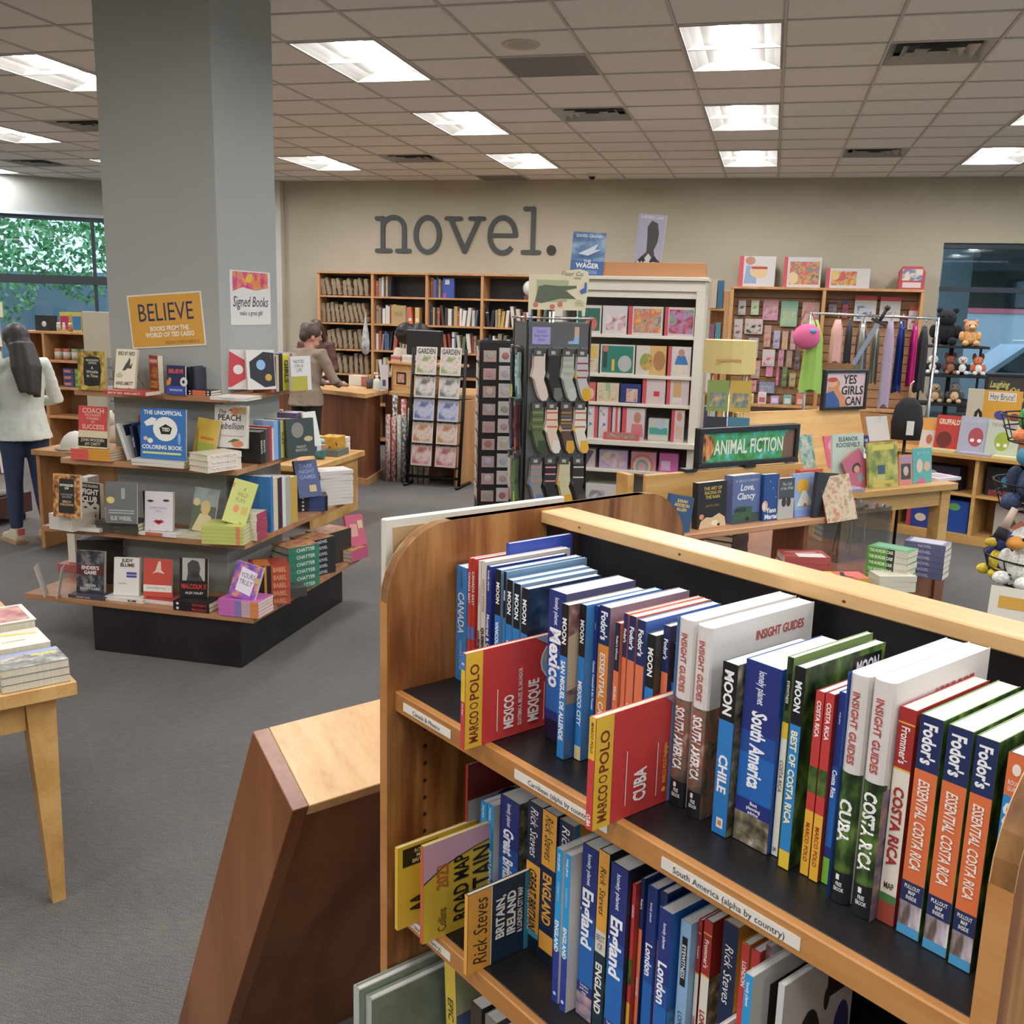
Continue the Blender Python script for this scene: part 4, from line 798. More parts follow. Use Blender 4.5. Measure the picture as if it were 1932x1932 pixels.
# ---- third tier
z3_ = 1.01
zt_ = stack((-3.4261,4.4667,1.01,0.2397,0.0647), 4, .014, '#d8983c', 'yellow and red spined paperback under the coach book', [('b', .55, 1, '#d85c50')], 2, d=.17, jit=.008)
face((-3.4345,4.5006,1.07,0.1767,0.2216), .018, '#dccfa8', 'red and cream coach handbook standing on a pile of copies', [('r', 0, .42, 1, 1, '#cc4a46'), ('t', 'COACH', .08, .84, .94, .96, '#ecc4b4', 1), ('t', "WOODEN'S|PYRAMID|OF", .08, .6, .92, .82, '#e8b4a4', 1), ('t', 'SUCCESS', .08, .46, .94, .57, '#ecc4b4', 1), ('r', .0, .04, 1, .25, '#25231e'), ('t', 'JOHN WOODEN|JAY CARTY', .1, .07, .9, .23, '#d8cca8', 1)], 2, .1)
row(xy((-3.3132,4.537,1.01)), 0, [(.02, .2, '#d8d4cc', 'white', '', -.3), ], z3_, 2, 'paperback leaning beside the coach book', .12)
row(xy((-3.2998,4.5634,1.01)), 0, [(.018, .185, '#262c40', 'navy', 'TACTICS', -.16), (.018, .185, '#2c3450', 'dark blue', 'TACTICS', -.16), (.022, .19, '#24407a', 'blue', '', -.16)], z3_, 2, 'soccer book leaning on the third tier', .13)
row(xy((-3.2911,4.6295,1.01)), 0, [(.016, .19, '#4a90c8', 'sky blue')], z3_, 2, 'book next to the red-brown one', .12)
face((-3.2786,4.6775,1.01,0.0775,0.2223), .014, '#a84a44', 'red-brown book half hidden behind the blue coloring book', [('t', 'TEAM|SPIRIT', .2, .66, .9, .84, '#5a2420', 1)], 2, .06, az=rad(-125))
cb = (-2.9862,4.4586,1.01,0.2638,0.2605)
stack((-2.9956,4.4225,1.01,0.3121,0.0412), 2, .016, '#d8d4c4', 'white-edged large paperback lying under the coloring book', [], 2, d=.2, jit=.05)
face(cb, .012, '#3a74b4', 'large blue coloring book with soccer ball on third tier', [('t', 'THE UNOFFICIAL', .08, .88, .92, .96, '#f0f0ea', 2), ('e', .55, .6, .27, .24, '#f0ece0'), ('p', [(.42, .62), (.56, .7), (.7, .63), (.66, .5), (.46, .5)], '#23221f'), ('t', 'TED', .46, .56, .67, .63, '#f0ece0', 2), ('p', [(.08, .72), (.25, .82), (.36, .8), (.3, .68), (.14, .64)], '#f0ece0'), ('e', .22, .36, .06, .05, '#f0ece0'), ('e', .12, .4, .05, .04, '#e8c0a0'), ('e', .86, .42, .03, .12, '#8fb8dc'), ('t', 'COLORING BOOK', .04, .2, .92, .28, '#f0f0ea', 2), ('r', .05, .1, .9, .14, '#d8dc8c')], 2, .07, lift=.034, name='coloring_book')
stack((-2.7857,4.495,1.01,0.1541,0.0441), 2, .012, '#d8a83c', 'yellow paperback lying beside the coloring book', [], 2, d=.15)
face((-2.8258,4.5673,1.036,0.1302,0.2163), .012, '#d8b44c', 'yellow book with green lower panel tilted on third tier', [('r', .12, .06, .88, .42, '#a8b44c'), ('r', .25, .5, .85, .56, '#c87a3c'), ('r', 0, 0, 1, .05, '#3a342c')], 2, .18, roll=-.12)
pk = (-2.6191,4.4384,1.01,0.2118,0.1241)
zt_ = stack(pk, 3, .03, '#dcd2ba', 'thick cream hardcover under the peach novel', [('r', .05, .12, .95, .9, '#e8e2d4'), ('t', 'The PEACH REBELLION', .15, .9, '#b8644c', .25, .75, 0)], 2, d=.15, hard=True, jit=.03, az=rad(-20), name='hardcover')
face((-2.6863,4.6095,1.103,0.1888,0.221), .022, '#e4dfd4', 'white novel with peach drawing and black handwritten title', [('e', .62, .86, .13, .09, '#dc8a60'), ('r', .72, .8, .96, .96, '#c8a868'), ('p', [(.42, .86), (.5, .92), (.55, .88)], '#4a6a3c'), ('t', 'The', .12, .8, .36, .9, '#2c2824', 0, .1), ('t', 'PEACH', .06, .64, .86, .78, '#2c2824', 1), ('t', 'Rebellion', .08, .44, .92, .6, '#2c2824', 0, .2), ('t', 'WENDELIN VAN DRAANEN', .1, .26, .9, .3, '#c8886c', 0), ('e', .72, .1, .18, .08, '#dc8a60'), ('p', [(.4, .12), (.6, .22), (.8, .2), (.62, .14)], '#5a7a44'), ('e', .02, .5, .06, .08, '#dc8a60')], 2, .1, hard=True, name='hardcover')
side_row(xy((-2.5659,4.7062,1.01)), z3_, 2, [(.03, .17, '#2c2a28', 'black', 'ESSAYS'), (.028, .172, '#35322f', 'charcoal', 'ESSAYS'), (.04, .18, '#55504c', 'dark grey'), (.03, .19, '#b83c48', 'crimson'), (.02, .175, '#dcd4cc', 'white'), (.05, .215, '#8fb0d4', 'pale blue'), (.03, .21, '#3a6aa8', 'mid blue'), (.04, .205, '#d8c84c', 'lemon yellow', 'PLAY'), (.04, .21, '#2c2830', 'ink black', 'GOAL'), (.03, .18, '#4a2c4c', 'plum', ), (.03, .19, '#d8d0bc', 'ivory'), (.05, .2, '#dcc43c', 'bright yellow'), (.05, .23, '#6a5a7c', 'mauve'), (.06, .23, '#8a5060', 'rose brown')], 'spined book on the third tier side', depth=.12)
face((-2.4884,5.0314,1.01,0.1805,0.2138), .02, '#3c4440', 'dark green novel facing outward at the end of the third tier', [('e', .4, .7, .22, .2, '#8a8478'), ('e', .78, .46, .16, .07, '#c8b080'), ('t', 'NIGHT|WATCH', .1, .14, .9, .3, '#b8b4a4', 1)], 2, .08, az=rad(-30))
stack((-2.5071,5.2503,1.01,0.1428,0.0434), 3, .013, '#dcd8cc', 'white paperback piled at the far end of third tier', [('b', .4, .6, '#3c5a9c')], 2, d=.12, az=0)
face((-2.4753,5.1779,1.052,0.1,0.2), .014, '#e0dcd0', 'tall white booklet leaning above the white pile on third tier', [('t', 'TEA', .3, .6, .7, .7, '#9a9488', 0)], 2, .25, az=rad(-20))
# ---- second tier
z2_ = .648
WH = stack((-3.54,4.3453,0.648,0.1655,0.071), 2, .042, '#d8d0c0', 'thick white-paged hardcover under the orange mushroom book', [], 1, d=.16, hard=True, jit=.02, az=rad(-100))
FUNG = noise_mat('mushroom_print', [(.35, '#4a3c2c'), (.48, '#a86a34'), (.6, '#d8a060'), (.75, '#c8b478')], (40, 40, 40), 4, .45)
face((-3.4513,4.2861,0.735,0.1617,0.2241), .018, FUNG, 'orange mushroom patterned paperback atop white stack on second tier', [('p', [(.2, .1), (.8, .1), (.78, .9), (.24, .9)], '#2f2b27'), ('t', 'ENTANGLED|LIFE', .26, .66, .76, .78, '#e8e0d0', 2), ('t', 'HOW FUNGI MAKE|OUR WORLDS', .28, .46, .74, .56, '#c8c0b0', 0), ('t', 'MERLIN|SHELDRAKE', .26, .28, .76, .4, '#d8b48c', 1)], 1, .08)
stack((-3.4116,4.3672,0.648,0.1766,0.0312), 1, .02, '#dcd6c6', 'cream paperback lying flat before the black smiling face book', [], 1, d=.08)
row(xy((-3.7635,4.7923,0.648)), 0, [(.06, .2, '#e0dacb', 'thick cream hardcover with black jacket')], z2_, 1, 'behind the smiling face book', .1)
face((-3.4788,4.5077,0.648,0.1375,0.2291), .03, '#24211f', 'black paperback with grinning face and white comic title', [('t', 'CHUCK PALAHNIUK', .06, .9, .94, .97, '#d8cfc0', 1), ('t', 'FIGHT|CLUB', .06, .56, .94, .86, '#e8e2d4', 2, .12), ('p', [(.05, .5), (.3, .56), (.5, .46), (.75, .56), (.96, .5), (.9, .1), (.6, .02), (.35, .02), (.12, .12)], '#c8bfae'), ('p', [(.25, .26), (.5, .2), (.8, .27), (.7, .12), (.4, .1)], '#3a2420'), ('p', [(.3, .23), (.5, .19), (.75, .24), (.68, .18), (.4, .17)], '#e8e0d4'), ('e', .25, .42, .1, .025, '#2a2420'), ('e', .74, .42, .1, .025, '#2a2420')], 1, .03, az=rad(-98))
zs_ = stack((-3.2348,4.3942,0.648,0.2515,0.051), 3, .019, '#4a463c', 'dark spined paperback under the grey memoir', [('t', 'NIGHT', .3, .7, '#8a8474', .3, .7, 0)], 1, d=.14)
face((-3.1889,4.3684,0.708,0.1702,0.2144), .012, '#6f706c', 'grey misty paperback with yellow seal on second tier', [('e', .16, .56, .13, .08, '#d8c874'), ('r', .5, .6, .62, .86, '#a8a89c'), ('r', .1, .3, .92, .33, '#b0b0a8'), ('r', .1, .24, .92, .27, '#b0b0a8'), ('t', 'ELIE WIESEL', .16, .08, .84, .18, '#d0d0c8', 1)], 1, .1, az=rad(-82))
stack((-3.0057,4.402,0.648,0.2264,0.0337), 1, .018, '#dcd8d4', 'white paperback with orange edge lying under the face book', [('b', .35, .8, '#c86a44')], 1, d=.13)
book('paperback', TR(*(-3.2787,4.6718,0.648)) @ TR(0, .02, .001) @ RZ(.3) @ RY(.0), .03, .17, .1, '#23211f', 'black thick paperback hidden behind the white face book', [], group=GRP[1], page=PAGEC)
face((-3.0167,4.4364,0.668,0.1505,0.205), .024, '#dcd4d4', 'white book with two eyes and red lips on second tier', [('e', .2, .76, .12, .03, '#5a4a44'), ('e', .2, .76, .05, .026, '#1f1c1a'), ('e', .76, .78, .12, .03, '#5a4a44'), ('e', .76, .78, .05, .026, '#1f1c1a'), ('p', [(.3, .24), (.42, .29), (.5, .27), (.58, .29), (.7, .24), (.5, .16)], '#b8343c'), ('e', .5, .235, .09, .018, '#4a1418'), ('t', 'EVERYTHING|HERE', .2, .48, .8, .62, '#b8a8b4', 0)], 1, .12, az=rad(-80), easel='wire easel holding the white face book')
stack((-2.8058,4.4129,0.648,0.1876,0.0363), 1, .016, '#d0c8a8', 'pale paperback lying under the portrait cover book', [], 1, d=.12)
face((-2.8164,4.5087,0.666,0.1408,0.2284), .012, '#9aa4a0', 'pale paperback with seated figure painting and round seal', [('r', 0, .0, 1, .6, '#5f6a50'), ('p', [(.1, .0), (.95, .0), (.85, .36), (.6, .44), (.35, .4)], '#d4c494'), ('e', .56, .56, .2, .17, '#d0b878'), ('e', .16, .66, .14, .09, '#dcc884')], 1, .22, roll=-.08, easel='wire easel holding the portrait cover book')
zg = stack((-2.5978,4.3538,0.648,0.2173,0.1175), 5, .0185, '#c0c46c', 'pale green hardcover with orange spine patch', [('b', .08, .18, '#d88a5c')], 1, d=.16, hard=True, jit=.015, name='hardcover', az=rad(-80))
face((-2.5751,4.4234,0.745,0.1205,0.2267), .018, '#c4c870', 'green novel leaning on the pile of matching copies', [('t', 'A|WILD|PLAN', .3, .5, .75, .86, '#8a8c4c', 0, .1), ('e', .42, .34, .12, .09, '#dc8a5c'), ('r', .66, .24, .9, .42, '#c8ac5c'), ('r', 0, .8, .1, .9, '#d88a5c')], 1, .3, roll=-.28, az=rad(-70), hard=True, name='hardcover', easel='wire easel holding the green novel')
stack((-2.4814,4.5477,0.648,0.1266,0.1714), 7, .0195, '#d8d0b4', 'cream-paged paperback in the tall pile beside green novels', [('b', .0, 1, '#a8445c')], 1, d=.14, az=rad(5), jit=.05)
side_row(xy((-2.5026,4.6854,0.648)), z2_, 1, [(.03, .3, '#3f78b0', 'tall blue'), (.05, .29, '#d8c8a8', 'tall sand'), (.05, .28, '#4a3234', 'dark brown'), (.04, .28, '#d8d8dc', 'white'), (.06, .27, '#b0ac98', 'khaki'), (.08, .26, '#c8a44c', 'patterned gold')], 'art book standing on the second tier side', depth=.2, name='art_book')
zb_ = stack((-2.545,5.2716,0.648,0.1801,0.0924), 4, .022, '#262630', 'black hardcover with blue spine lettering', [('b', .1, .6, '#3c4a78'), ('e', .5, .8, .3, .04, '#d8d8dc')], 1, d=.16, hard=True, az=rad(-60), jit=.02, name='hardcover')
face((-2.5374,5.2413,0.74,0.15,0.22), .02, '#46507c', 'dark blue hardcover leaning on the black pile', [('t', 'DARK|NIGHT|GAMES', .15, .5, .85, .9, '#8f9cc8', 1), ('r', .5, .14, .8, .32, '#d0b878')], 1, .32, az=rad(-35), hard=True, name='hardcover', easel='wire easel holding the dark blue hardcover')
stack((-2.4907,5.5003,0.648,0.22,0.1578), 10, .0205, '#dcd4c8', 'white paged paperback in the tall white pile at second tier end', [], 1, d=.16, az=rad(-40), jit=.06)
# ---- bottom tier
z1_ = .285
cd = empty('price_card', TR(*(-3.5851,4.3214,0.285)), 'folded white price card at the bottom tier corner', 'card')
MB().box((-.001, -.05, 0), (.001, .05, .17), C('#d4d0c4', .6), 0, TR(.004, .02, .0) @ RZ(.5) @ RY(.2)).build('front_leaf', cd); MB().box((-.001, -.05, 0), (.001, .05, .17), C('#c8c4b8', .6), 0, TR(-.07, .02, .0) @ RZ(.5) @ RY(-.25)).build('back_leaf', cd)
row(xy((-3.8603,4.7864,0.285)), 0, [(.05, .25, '#e0dac6', 'thick cream hardcover with red board')], .285 + .055, 0, 'standing on a pile at the bottom tier back', .14)
stack((-3.8055,4.7437,0.285,0.1964,0.0724), 2, .026, '#b06458', 'red-boarded hardcover under the standing cream one', [], 0, d=.14, hard=True, jit=.02)
stack((-3.5167,4.6199,0.285,0.2459,0.2428), 5, .05, '#3c342e', 'thick dark hardcover piled behind the science fiction paperback', [], 0, d=.16, hard=True, jit=.04, az=rad(-70), name='hardcover')
stack((-3.4056,4.3427,0.285,0.2285,0.0319), 1, .018, '#4a4450', 'dark mass-market paperback lying under the science fiction book', [('t', 'ENDERS GAME', .3, .9, '#c8b8a8', .25, .75, 1)], 0, d=.1)
SPACE = noise_mat('space_print', [(.3, '#17181c'), (.48, '#3c4048'), (.6, '#7a746e'), (.75, '#a86a4c')], (25, 25, 25), 4, .4)
face((-3.4279,4.3999,0.305,0.1584,0.2241), .024, SPACE, 'dark science fiction paperback with red and white title', [('r', .0, .42, 1, .66, '#5a2c2a'), ('t', "ENDER'S|GAME", .06, .44, .94, .64, '#e0d4cc', 2), ('t', 'ORSON|SCOTT CARD', .1, .06, .9, .2, '#d8d8d4', 1)], 0, .12, az=rad(-84), easel='black wire easel holding the science fiction paperback')
stack((-3.1988,4.3636,0.285,0.2286,0.0347), 1, .02, '#dcd6ca', 'white paperback lying under the plain white novel', [('t', 'BLUME', .05, .5, '#2c2824', .2, .8, 2)], 0, d=.13)
face((-3.211,4.4054,0.307,0.1393,0.2024), .024, '#e0dacf', 'plain white novel with black two-line author name and blue bars', [('t', 'JUDY|BLUME', .1, .76, .95, .97, '#2c2824', 2), ('r', .5, .56, .9, .62, '#4a4a9c'), ('r', .5, .48, .9, .54, '#4a4a9c'), ('t', 'SUMMER SISTERS', .2, .3, .5, .34, '#9a948a', 0)], 0, .16, az=rad(-80))
stack((-3.0048,4.3907,0.285,0.2023,0.0375), 1, .02, '#dcd4c8', 'white paperback with red cover lying under the red classic', [('b', 0, 1, '#dcd4c8')], 0, d=.13, top=[('r', 0, 0, 1, 1, '#b8443c')])
face((-3.0416,4.4334,0.307,0.1566,0.2021), .014, '#c85040', 'red classic paperback with pale arm drawing and white band', [('r', 0, .14, 1, .32, '#e4dccc'), ('t', 'ONE HUNDRED YEARS', .1, .22, .8, .26, '#6a6258', 0), ('p', [(.42, .7), (.52, .95), (.6, .95), (.62, .72), (.75, .62), (.5, .66), (.3, .62)], '#e4ccb4')], 0, .14, az=rad(-82), easel='wire easel holding the red classic paperback')
stack((-2.7775,4.332,0.285,0.2071,0.0734), 2, .024, '#201d1c', 'black paperback with red spine lettering under the biography', [('t', 'MALCOLM X', .08, .48, '#b8382c', .2, .8, 2), ('e', .5, .88, .3, .04, '#d8d4cc')], 0, d=.13)
face((-2.8138,4.4135,0.335,0.1508,0.2048), .016, '#1f1c1b', 'black biography with monochrome portrait and red title letters', [('r', .1, .42, .9, 1, '#b8b2a8'), ('p', [(.25, .42), (.3, .62), (.28, .86), (.45, .96), (.66, .92), (.74, .75), (.7, .6), (.85, .42)], '#4a4644'), ('e', .55, .56, .16, .09, '#3a3634'), ('t', 'MALCOLM X', .06, .22, .96, .34, '#c83c2c', 2), ('t', 'ALEX HALEY', .2, .08, .86, .14, '#e0dcd4', 1)], 0, .12, az=rad(-80), easel='black wire easel holding the biography')
PINKST = [('b', .0, .2, '#d8884c'), ('b', .2, .42, '#c8a8a8'), ('b', .42, .6, '#8a7ab0'), ('b', .6, 1, '#c86ab0')]
stack((-2.5078,4.3304,0.285,0.2237,0.1004), 5, .0165, '#c86ab0', 'pink and orange striped paperback under the purple one', PINKST, 0, d=.16, jit=.03)
PURP = noise_mat('purple_print', [(.35, '#5a4a9c'), (.5, '#9a5ab0'), (.62, '#d88a5c'), (.75, '#b0a8d8')], (30, 30, 30), 4, .45)
face((-2.5072,4.3555,0.373,0.1491,0.1831), .02, PURP, 'purple paperback with white panel leaning on striped pile', [('p', [(.2, .2), (.8, .14), (.86, .8), (.24, .88)], '#e4dce4'), ('t', 'YOURS|TRULY', .26, .4, .8, .74, '#3c344c', 0, .1), ('r', .8, .52, 1, .68, '#c8a868')], 0, .26, roll=-.2)
stack((-2.4454,4.5651,0.285,0.1961,0.2652), 5, .042, '#7a2c24', 'thick brown and orange hardcover with yellow-striped spine', [('b', 0, .5, '#b0503c'), ('b', .5, 1, '#2c241c'), ('b', .62, .68, '#c8943c'), ('t', 'BABEL', .1, .45, '#d8a06c', .2, .8, 1)], 0, d=.17, hard=True, jit=.02, az=rad(-55), name='hardcover', top=[('r', 0, 0, 1, 1, '#9a4030'), ('r', .1, .5, .9, .9, '#c87a44')])
stack((-2.4152,4.7206,0.285,0.1815,0.1278), 2, .025, '#4a4840', 'grey hardcover low in front of the green spines', [], 0, d=.16, hard=True, az=rad(-50), name='hardcover')
SD = '#dcd4c0'
for nm, spec, n_, th, cv, sp_, az_ in (('green-spined hardcover', (-2.4269,4.9145,0.285,0.2058,0.2597), 6, .04, '#3a7a60', [('t', 'CHATTER', .1, .8, '#d8d8c8', .25, .75, 1)], -28),
        ('black-spined novel', (-2.4526,5.2044,0.285,0.2058,0.2563), 6, .036, '#2c2c30', [('t', 'NOVEL', .2, .8, '#c8c8cc', .25, .75, 1)], -22),
        ('cream-paged novel with dark boards', (-2.4795,5.4979,0.285,0.2392,0.2249), 6, .033, '#3c3830', [], -16),
        ('pink paperback', (-2.3916,5.6141,0.285,0.1867,0.0957), 3, .024, '#c8607c', [], -10)):
    stack(spec, n_, th, cv, nm + ' on the bottom tier side', sp_, 0, d=.17, hard='paperback' not in nm, az=rad(az_), jit=.03, name='hardcover' if 'paperback' not in nm else 'paperback', top=[('r', 0, 0, 1, 1, noise_mat('cover_' + nm[:5], [(.35, '#4a3c34'), (.5, '#c89a5c'), (.65, '#b85a6c'), (.8, '#d8d0c0')], (16, 16, 16), 3, .45))])
face((-2.4229,5.6637,0.36,0.13,0.2), .02, '#c85874', 'bright pink paperback leaning at the far end of bottom tier', [('r', .2, .3, .6, .7, '#d8a08c'), ('r', .66, .55, .92, .8, '#d8c08c')], 0, .3, az=rad(-35), easel='wire easel holding the bright pink paperback')

# ================================================================== gift table behind the display, low table and goods on the left
def table(name, M, x0, x1, y0, y1, z, label, leg=.06, mat=None, apron=.09, top=.04, taper=.6, cat='table', inset=.05, panel=False):
    mat = mat or WOOD_TABLE
    r = empty(name, M, label, cat)
    MB().box((x0, y0, z - top), (x1, y1, z), mat, .003).build('tabletop', r)
    a, b, c, d = x0 + inset, x1 - inset, y0 + inset, y1 - inset
    if panel:
        for xx in (a, b): MB().box((xx - .015, c, 0), (xx + .015, d, z - top), mat, .002).build('side_panel', r)
        MB().box((a + .015, (c + d) / 2 - .01, .1), (b - .015, (c + d) / 2 + .01, z - top), mat).build('modesty_panel', r)
    else:
        for nm, bx in (('apron', ((a + leg, c + .012, z - top - apron), (b - leg, c + .03, z - top))), ('apron', ((a + leg, d - .03, z - top - apron), (b - leg, d - .012, z - top))), ('apron', ((a + .012, c + leg, z - top - apron), (a + .03, d - leg, z - top))), ('apron', ((b - .03, c + leg, z - top - apron), (b - .012, d - leg, z - top)))):
            MB().box(*bx, mat).build(nm, r)
        for sx, xx in ((1, a), (-1, b)):
            for sy, yy in ((1, c), (-1, d)):
                t = leg * taper; X0, X1 = xx, xx + sx * leg; Y0, Y1 = yy, yy + sy * leg
                v = [(X0 + sx * (leg - t) * .2, Y0 + sy * (leg - t) * .2, 0), (X0 + sx * ((leg - t) * .2 + t), Y0 + sy * (leg - t) * .2, 0), (X0 + sx * ((leg - t) * .2 + t), Y0 + sy * ((leg - t) * .2 + t), 0), (X0 + sx * (leg - t) * .2, Y0 + sy * ((leg - t) * .2 + t), 0), (X0, Y0, z - top), (X1, Y0, z - top), (X1, Y1, z - top), (X0, Y1, z - top)]
                fs = [(0, 3, 2, 1), (4, 5, 6, 7), (0, 1, 5, 4), (1, 2, 6, 5), (2, 3, 7, 6), (3, 0, 4, 7)]
                if sx * sy < 0: fs = [f[::-1] for f in fs]
                MB().add(v, fs, mat).build('leg', r)
    return r
# oak table cut by the frame's edge, same turn as the guide bookcase
tc_ = (-1.9277,2.3907,0.73)
TM = TR(tc_[0], tc_[1], 0) @ RZ(TH)
table('oak_table', TM, -1.1, 0, -1.3, 0, .73, 'oak display table with tapered legs beside the aisle', leg=.085, top=.045, apron=.1, taper=.45)
GT = 'books on the oak table'
def onTM(px): return px
def tstack(u, v, n_, th, w, d, cover, label, top, az=0, hard=False, z0=.7308, page=None, sp_=()):
    z = z0
    for k in range(n_):
        a = az + random.uniform(-.012, .012)
        lab = label + ('' if n_ == 1 else (', topmost of pile' if k == n_ - 1 else ', ' + ORD[n_ - 1 - k] + ' from top'))
        book('paperback', TM @ TR(u, v, z) @ RZ(a) @ TR(w / 2, 0, 0) @ RY(-math.pi / 2), th, w, d, cover, lab, sp_, top if k == n_ - 1 else (), page=page or PAGEC, group=GT, hard=hard)
        z += th + .0006
    return z
# piles turned so the fore edges face the aisle side
def pile(px, n_, th, w, d, cover, label, top, rz=0.0, **k): pass
SP1 = (-0.0282,-0.0104)
TB = noise_mat('crowd_print', [(.35, '#6a6862'), (.5, '#8a8880'), (.62, '#b8b4a8'), (.75, '#d0ccc0')], (30, 30, 30), 4, .5)
def tpile(u1, v0, w, d, n_, th, cover, label, deco, hard=False):
    """fore edge along the +u side: pile occupies u1-d..u1, v0..v0+w"""
    z = .7308
    for k in range(n_):
        lab = label + ('' if n_ == 1 else (', topmost of pile' if k == n_ - 1 else ', ' + ORD[n_ - 1 - k] + ' from top'))
        book('paperback', TM @ TR(u1 - d + random.uniform(-.002, .002), v0, z) @ RZ(-math.pi / 2) @ RY(-math.pi / 2), th, w, d, cover, lab, (), deco if k == n_ - 1 else (), page=PAGEC, group=GT, hard=hard)
        z += th + .0006
tpile(-.012, -.2, .185, .14, 3, .022, '#8a8a84', 'grey crowd photograph paperback at the oak table corner', [('r', 0, 0, 1, 1, TB), ('r', .0, .0, .2, 1, '#8f9cc0'), ('h', 'OTTESSA MOSHFEGH', .2, .1, .3, .95, '#d0b890', 1), ('r', .3, .55, .37, .95, '#d8cc3c')])
tpile(-.02, -.42, .19, .15, 4, .024, '#4a4c50', 'dark grey paperback with yellow stripe on oak table', [('r', .25, .4, .35, 1, '#d8cc3c'), ('h', 'A NOVEL', .15, .4, .2, .9, '#d8d8d4', 1), ('r', .5, .3, 1, 1, '#6a6a70')])
tpile(-.17, -.225, .2, .17, 3, .026, '#d8d2c0', 'cream paperback with yellow ribbon print on oak table', [('p', [(.2, .2), (.35, .9), (.28, .95), (.14, .3)], '#d8c83c'), ('h', 'a love letter', .6, .3, .66, .8, '#4a463c', 0)])
tpile(-.36, -.26, .24, .2, 2, .05, '#d8d0c4', 'thick white boxed volume with red map cover on oak table', [('r', .08, .06, .92, .94, noise_mat('red_map_print', [(.35, '#8a4a4c'), (.5, '#b87a74'), (.65, '#c8a88c')], (14, 14, 14), 3, .5))], True)
# gift table beyond the column
table('gift_table', TR(0, 0, 0), -4.75, -3.53, 7.35, 8.42, 0.5438, 'oak gift table with solid sides behind the column display', panel=True, top=.05, inset=.06)
GZ = 0.5438
def prop(name, P, label, cat, group=None, az=0): return empty(name, TR(*P) @ RZ(az), label, cat, group)
o = prop('yellow_box', (-3.68, 8.05, GZ), 'yellow patterned box in grey tray on the gift table', 'box'); MB().box((-.1, -.12, 0), (.1, .12, .06), C('#6a6e68', .6), .003).build('tray', o); MB().box((-.08, -.09, .06), (.08, .09, .17), noise_mat('bee_print', [(.4, '#c8942c'), (.55, '#d8a83c'), (.7, '#5a3c14')], (20, 20, 20), 3, .5), .003).build('carton', o)
o = prop('glass_jar', (-3.68, 7.78, GZ), 'teal glass jar with wire loop on gift table', 'jar'); MB().lathe([(.035, 0), (.055, .03), (.06, .08), (.045, .12), (.04, .14)], C('#3f8088', .1), 16).build('body', o); MB().lathe([(.04, .14), (.046, .15), (.044, .17), (.01, .18)], C('#9ac8d0', .2), 14).build('stopper', o)
for k, (x, y, cc) in enumerate(((-3.7, 8.3, '#dcd8cc'), (-3.95, 8.25, '#d8d4c0'))):
    o = prop('soap_stack', (x, y, GZ), ('white', 'cream')[k] + ' wrapped soap boxes stacked at the gift table end', 'box', 'soap boxes')
    for q in range(3): MB().box((-.06, -.04, q * .045), (.06, .04, q * .045 + .043), C(cc, .6), .003).build('soap_box', o)
for k in range(3):
    o = prop('candle_tin', (-3.85 - .12 * k, 7.95 + .05 * k, GZ), ('olive', 'cream', 'brass')[k] + ' lidded candle tin on gift table', 'candle', 'candle tins'); MB().lathe([(.045, 0), (.046, .07)], C(('#a8a45c', '#d8d0b4', '#c8a45c')[k], .4), 16).build('tin', o); MB().lathe([(.047, .07), (.047, .085), (.01, .087)], C(('#b8b46c', '#c8c0a4', '#d8b46c')[k], .35), 16).build('lid', o)
o = prop('tote_bag', (-3.95, 7.55, GZ), 'cream canvas tote with tassels leaning on the gift table', 'bag', az=.3); MB().prism([(-.16, 0), (.16, 0), (.15, .3), (.05, .33), (-.1, .31), (-.15, .27)], -.02, .03, C('#d8cca8', .8)).build('body', o); MB().tube([(-.08, .005, .3), (-.06, .005, .42), (.04, .005, .43), (.06, .005, .31)], .008, C('#c8b890', .8)).build('handle', o)
# low table on the far side of the display with caps and toys
table('low_table', TR(0, 0, 0), -5.2, -4.2, 6.12, 6.95, .75, 'low wooden gift table beyond the standing shopper', leg=.06, panel=True, inset=.03, mat=WOOD_COUNTER if False else WOOD_CASE)
o = prop('cap', (-4.95, 6.3, .752), 'white baseball cap on the low gift table', 'cap'); MB().ball((0, 0, .0), (.11, .12, .13), C('#d2cdc0', .8), 16, 8).build('crown', o); MB().lathe([(.12, .0), (.13, .012), (.01, .014)], C('#c8c2b4', .8), 16, sy=1.3).build('brim', o)
o = prop('leather_pouch', (-4.62, 6.25, .752), 'brown leather pouch beside the white cap', 'pouch'); MB().ball((0, 0, .03), (.1, .06, .032), C('#9a6a48', .5), 14, 8).build('body', o); MB().box((-.02, -.062, .03), (.02, -.058, .05), C('#6a4630', .5)).build('clasp', o)
for k, (x, y, z, c1, c2, nm) in enumerate(((-4.85, 6.6, .752, '#cfc6b2', '#8a7458', 'cream'), (-4.6, 6.62, .752, '#8a7458', '#4a3c30', 'brown'), (-4.4, 6.55, .752, '#c8c0b0', '#3c3834', 'white spotted'))):
    o = prop('plush_toy', (x, y, z), nm + ' plush animal piled on low gift table', 'toy', 'plush on the low table'); MB().ball((0, 0, .09), (.09, .08, .09), C(c1, .95)).build('body', o); MB().ball((0, -.03, .2), .065, C(c1, .95)).build('head', o); MB().ball((-.05, -.02, .26), .022, C(c2, .95), 8, 6).build('ear', o); MB().ball((.05, -.02, .26), .022, C(c2, .95), 8, 6).build('ear', o); MB().ball((0, -.09, .19), (.03, .02, .022), C(c2, .9), 8, 6).build('muzzle', o)
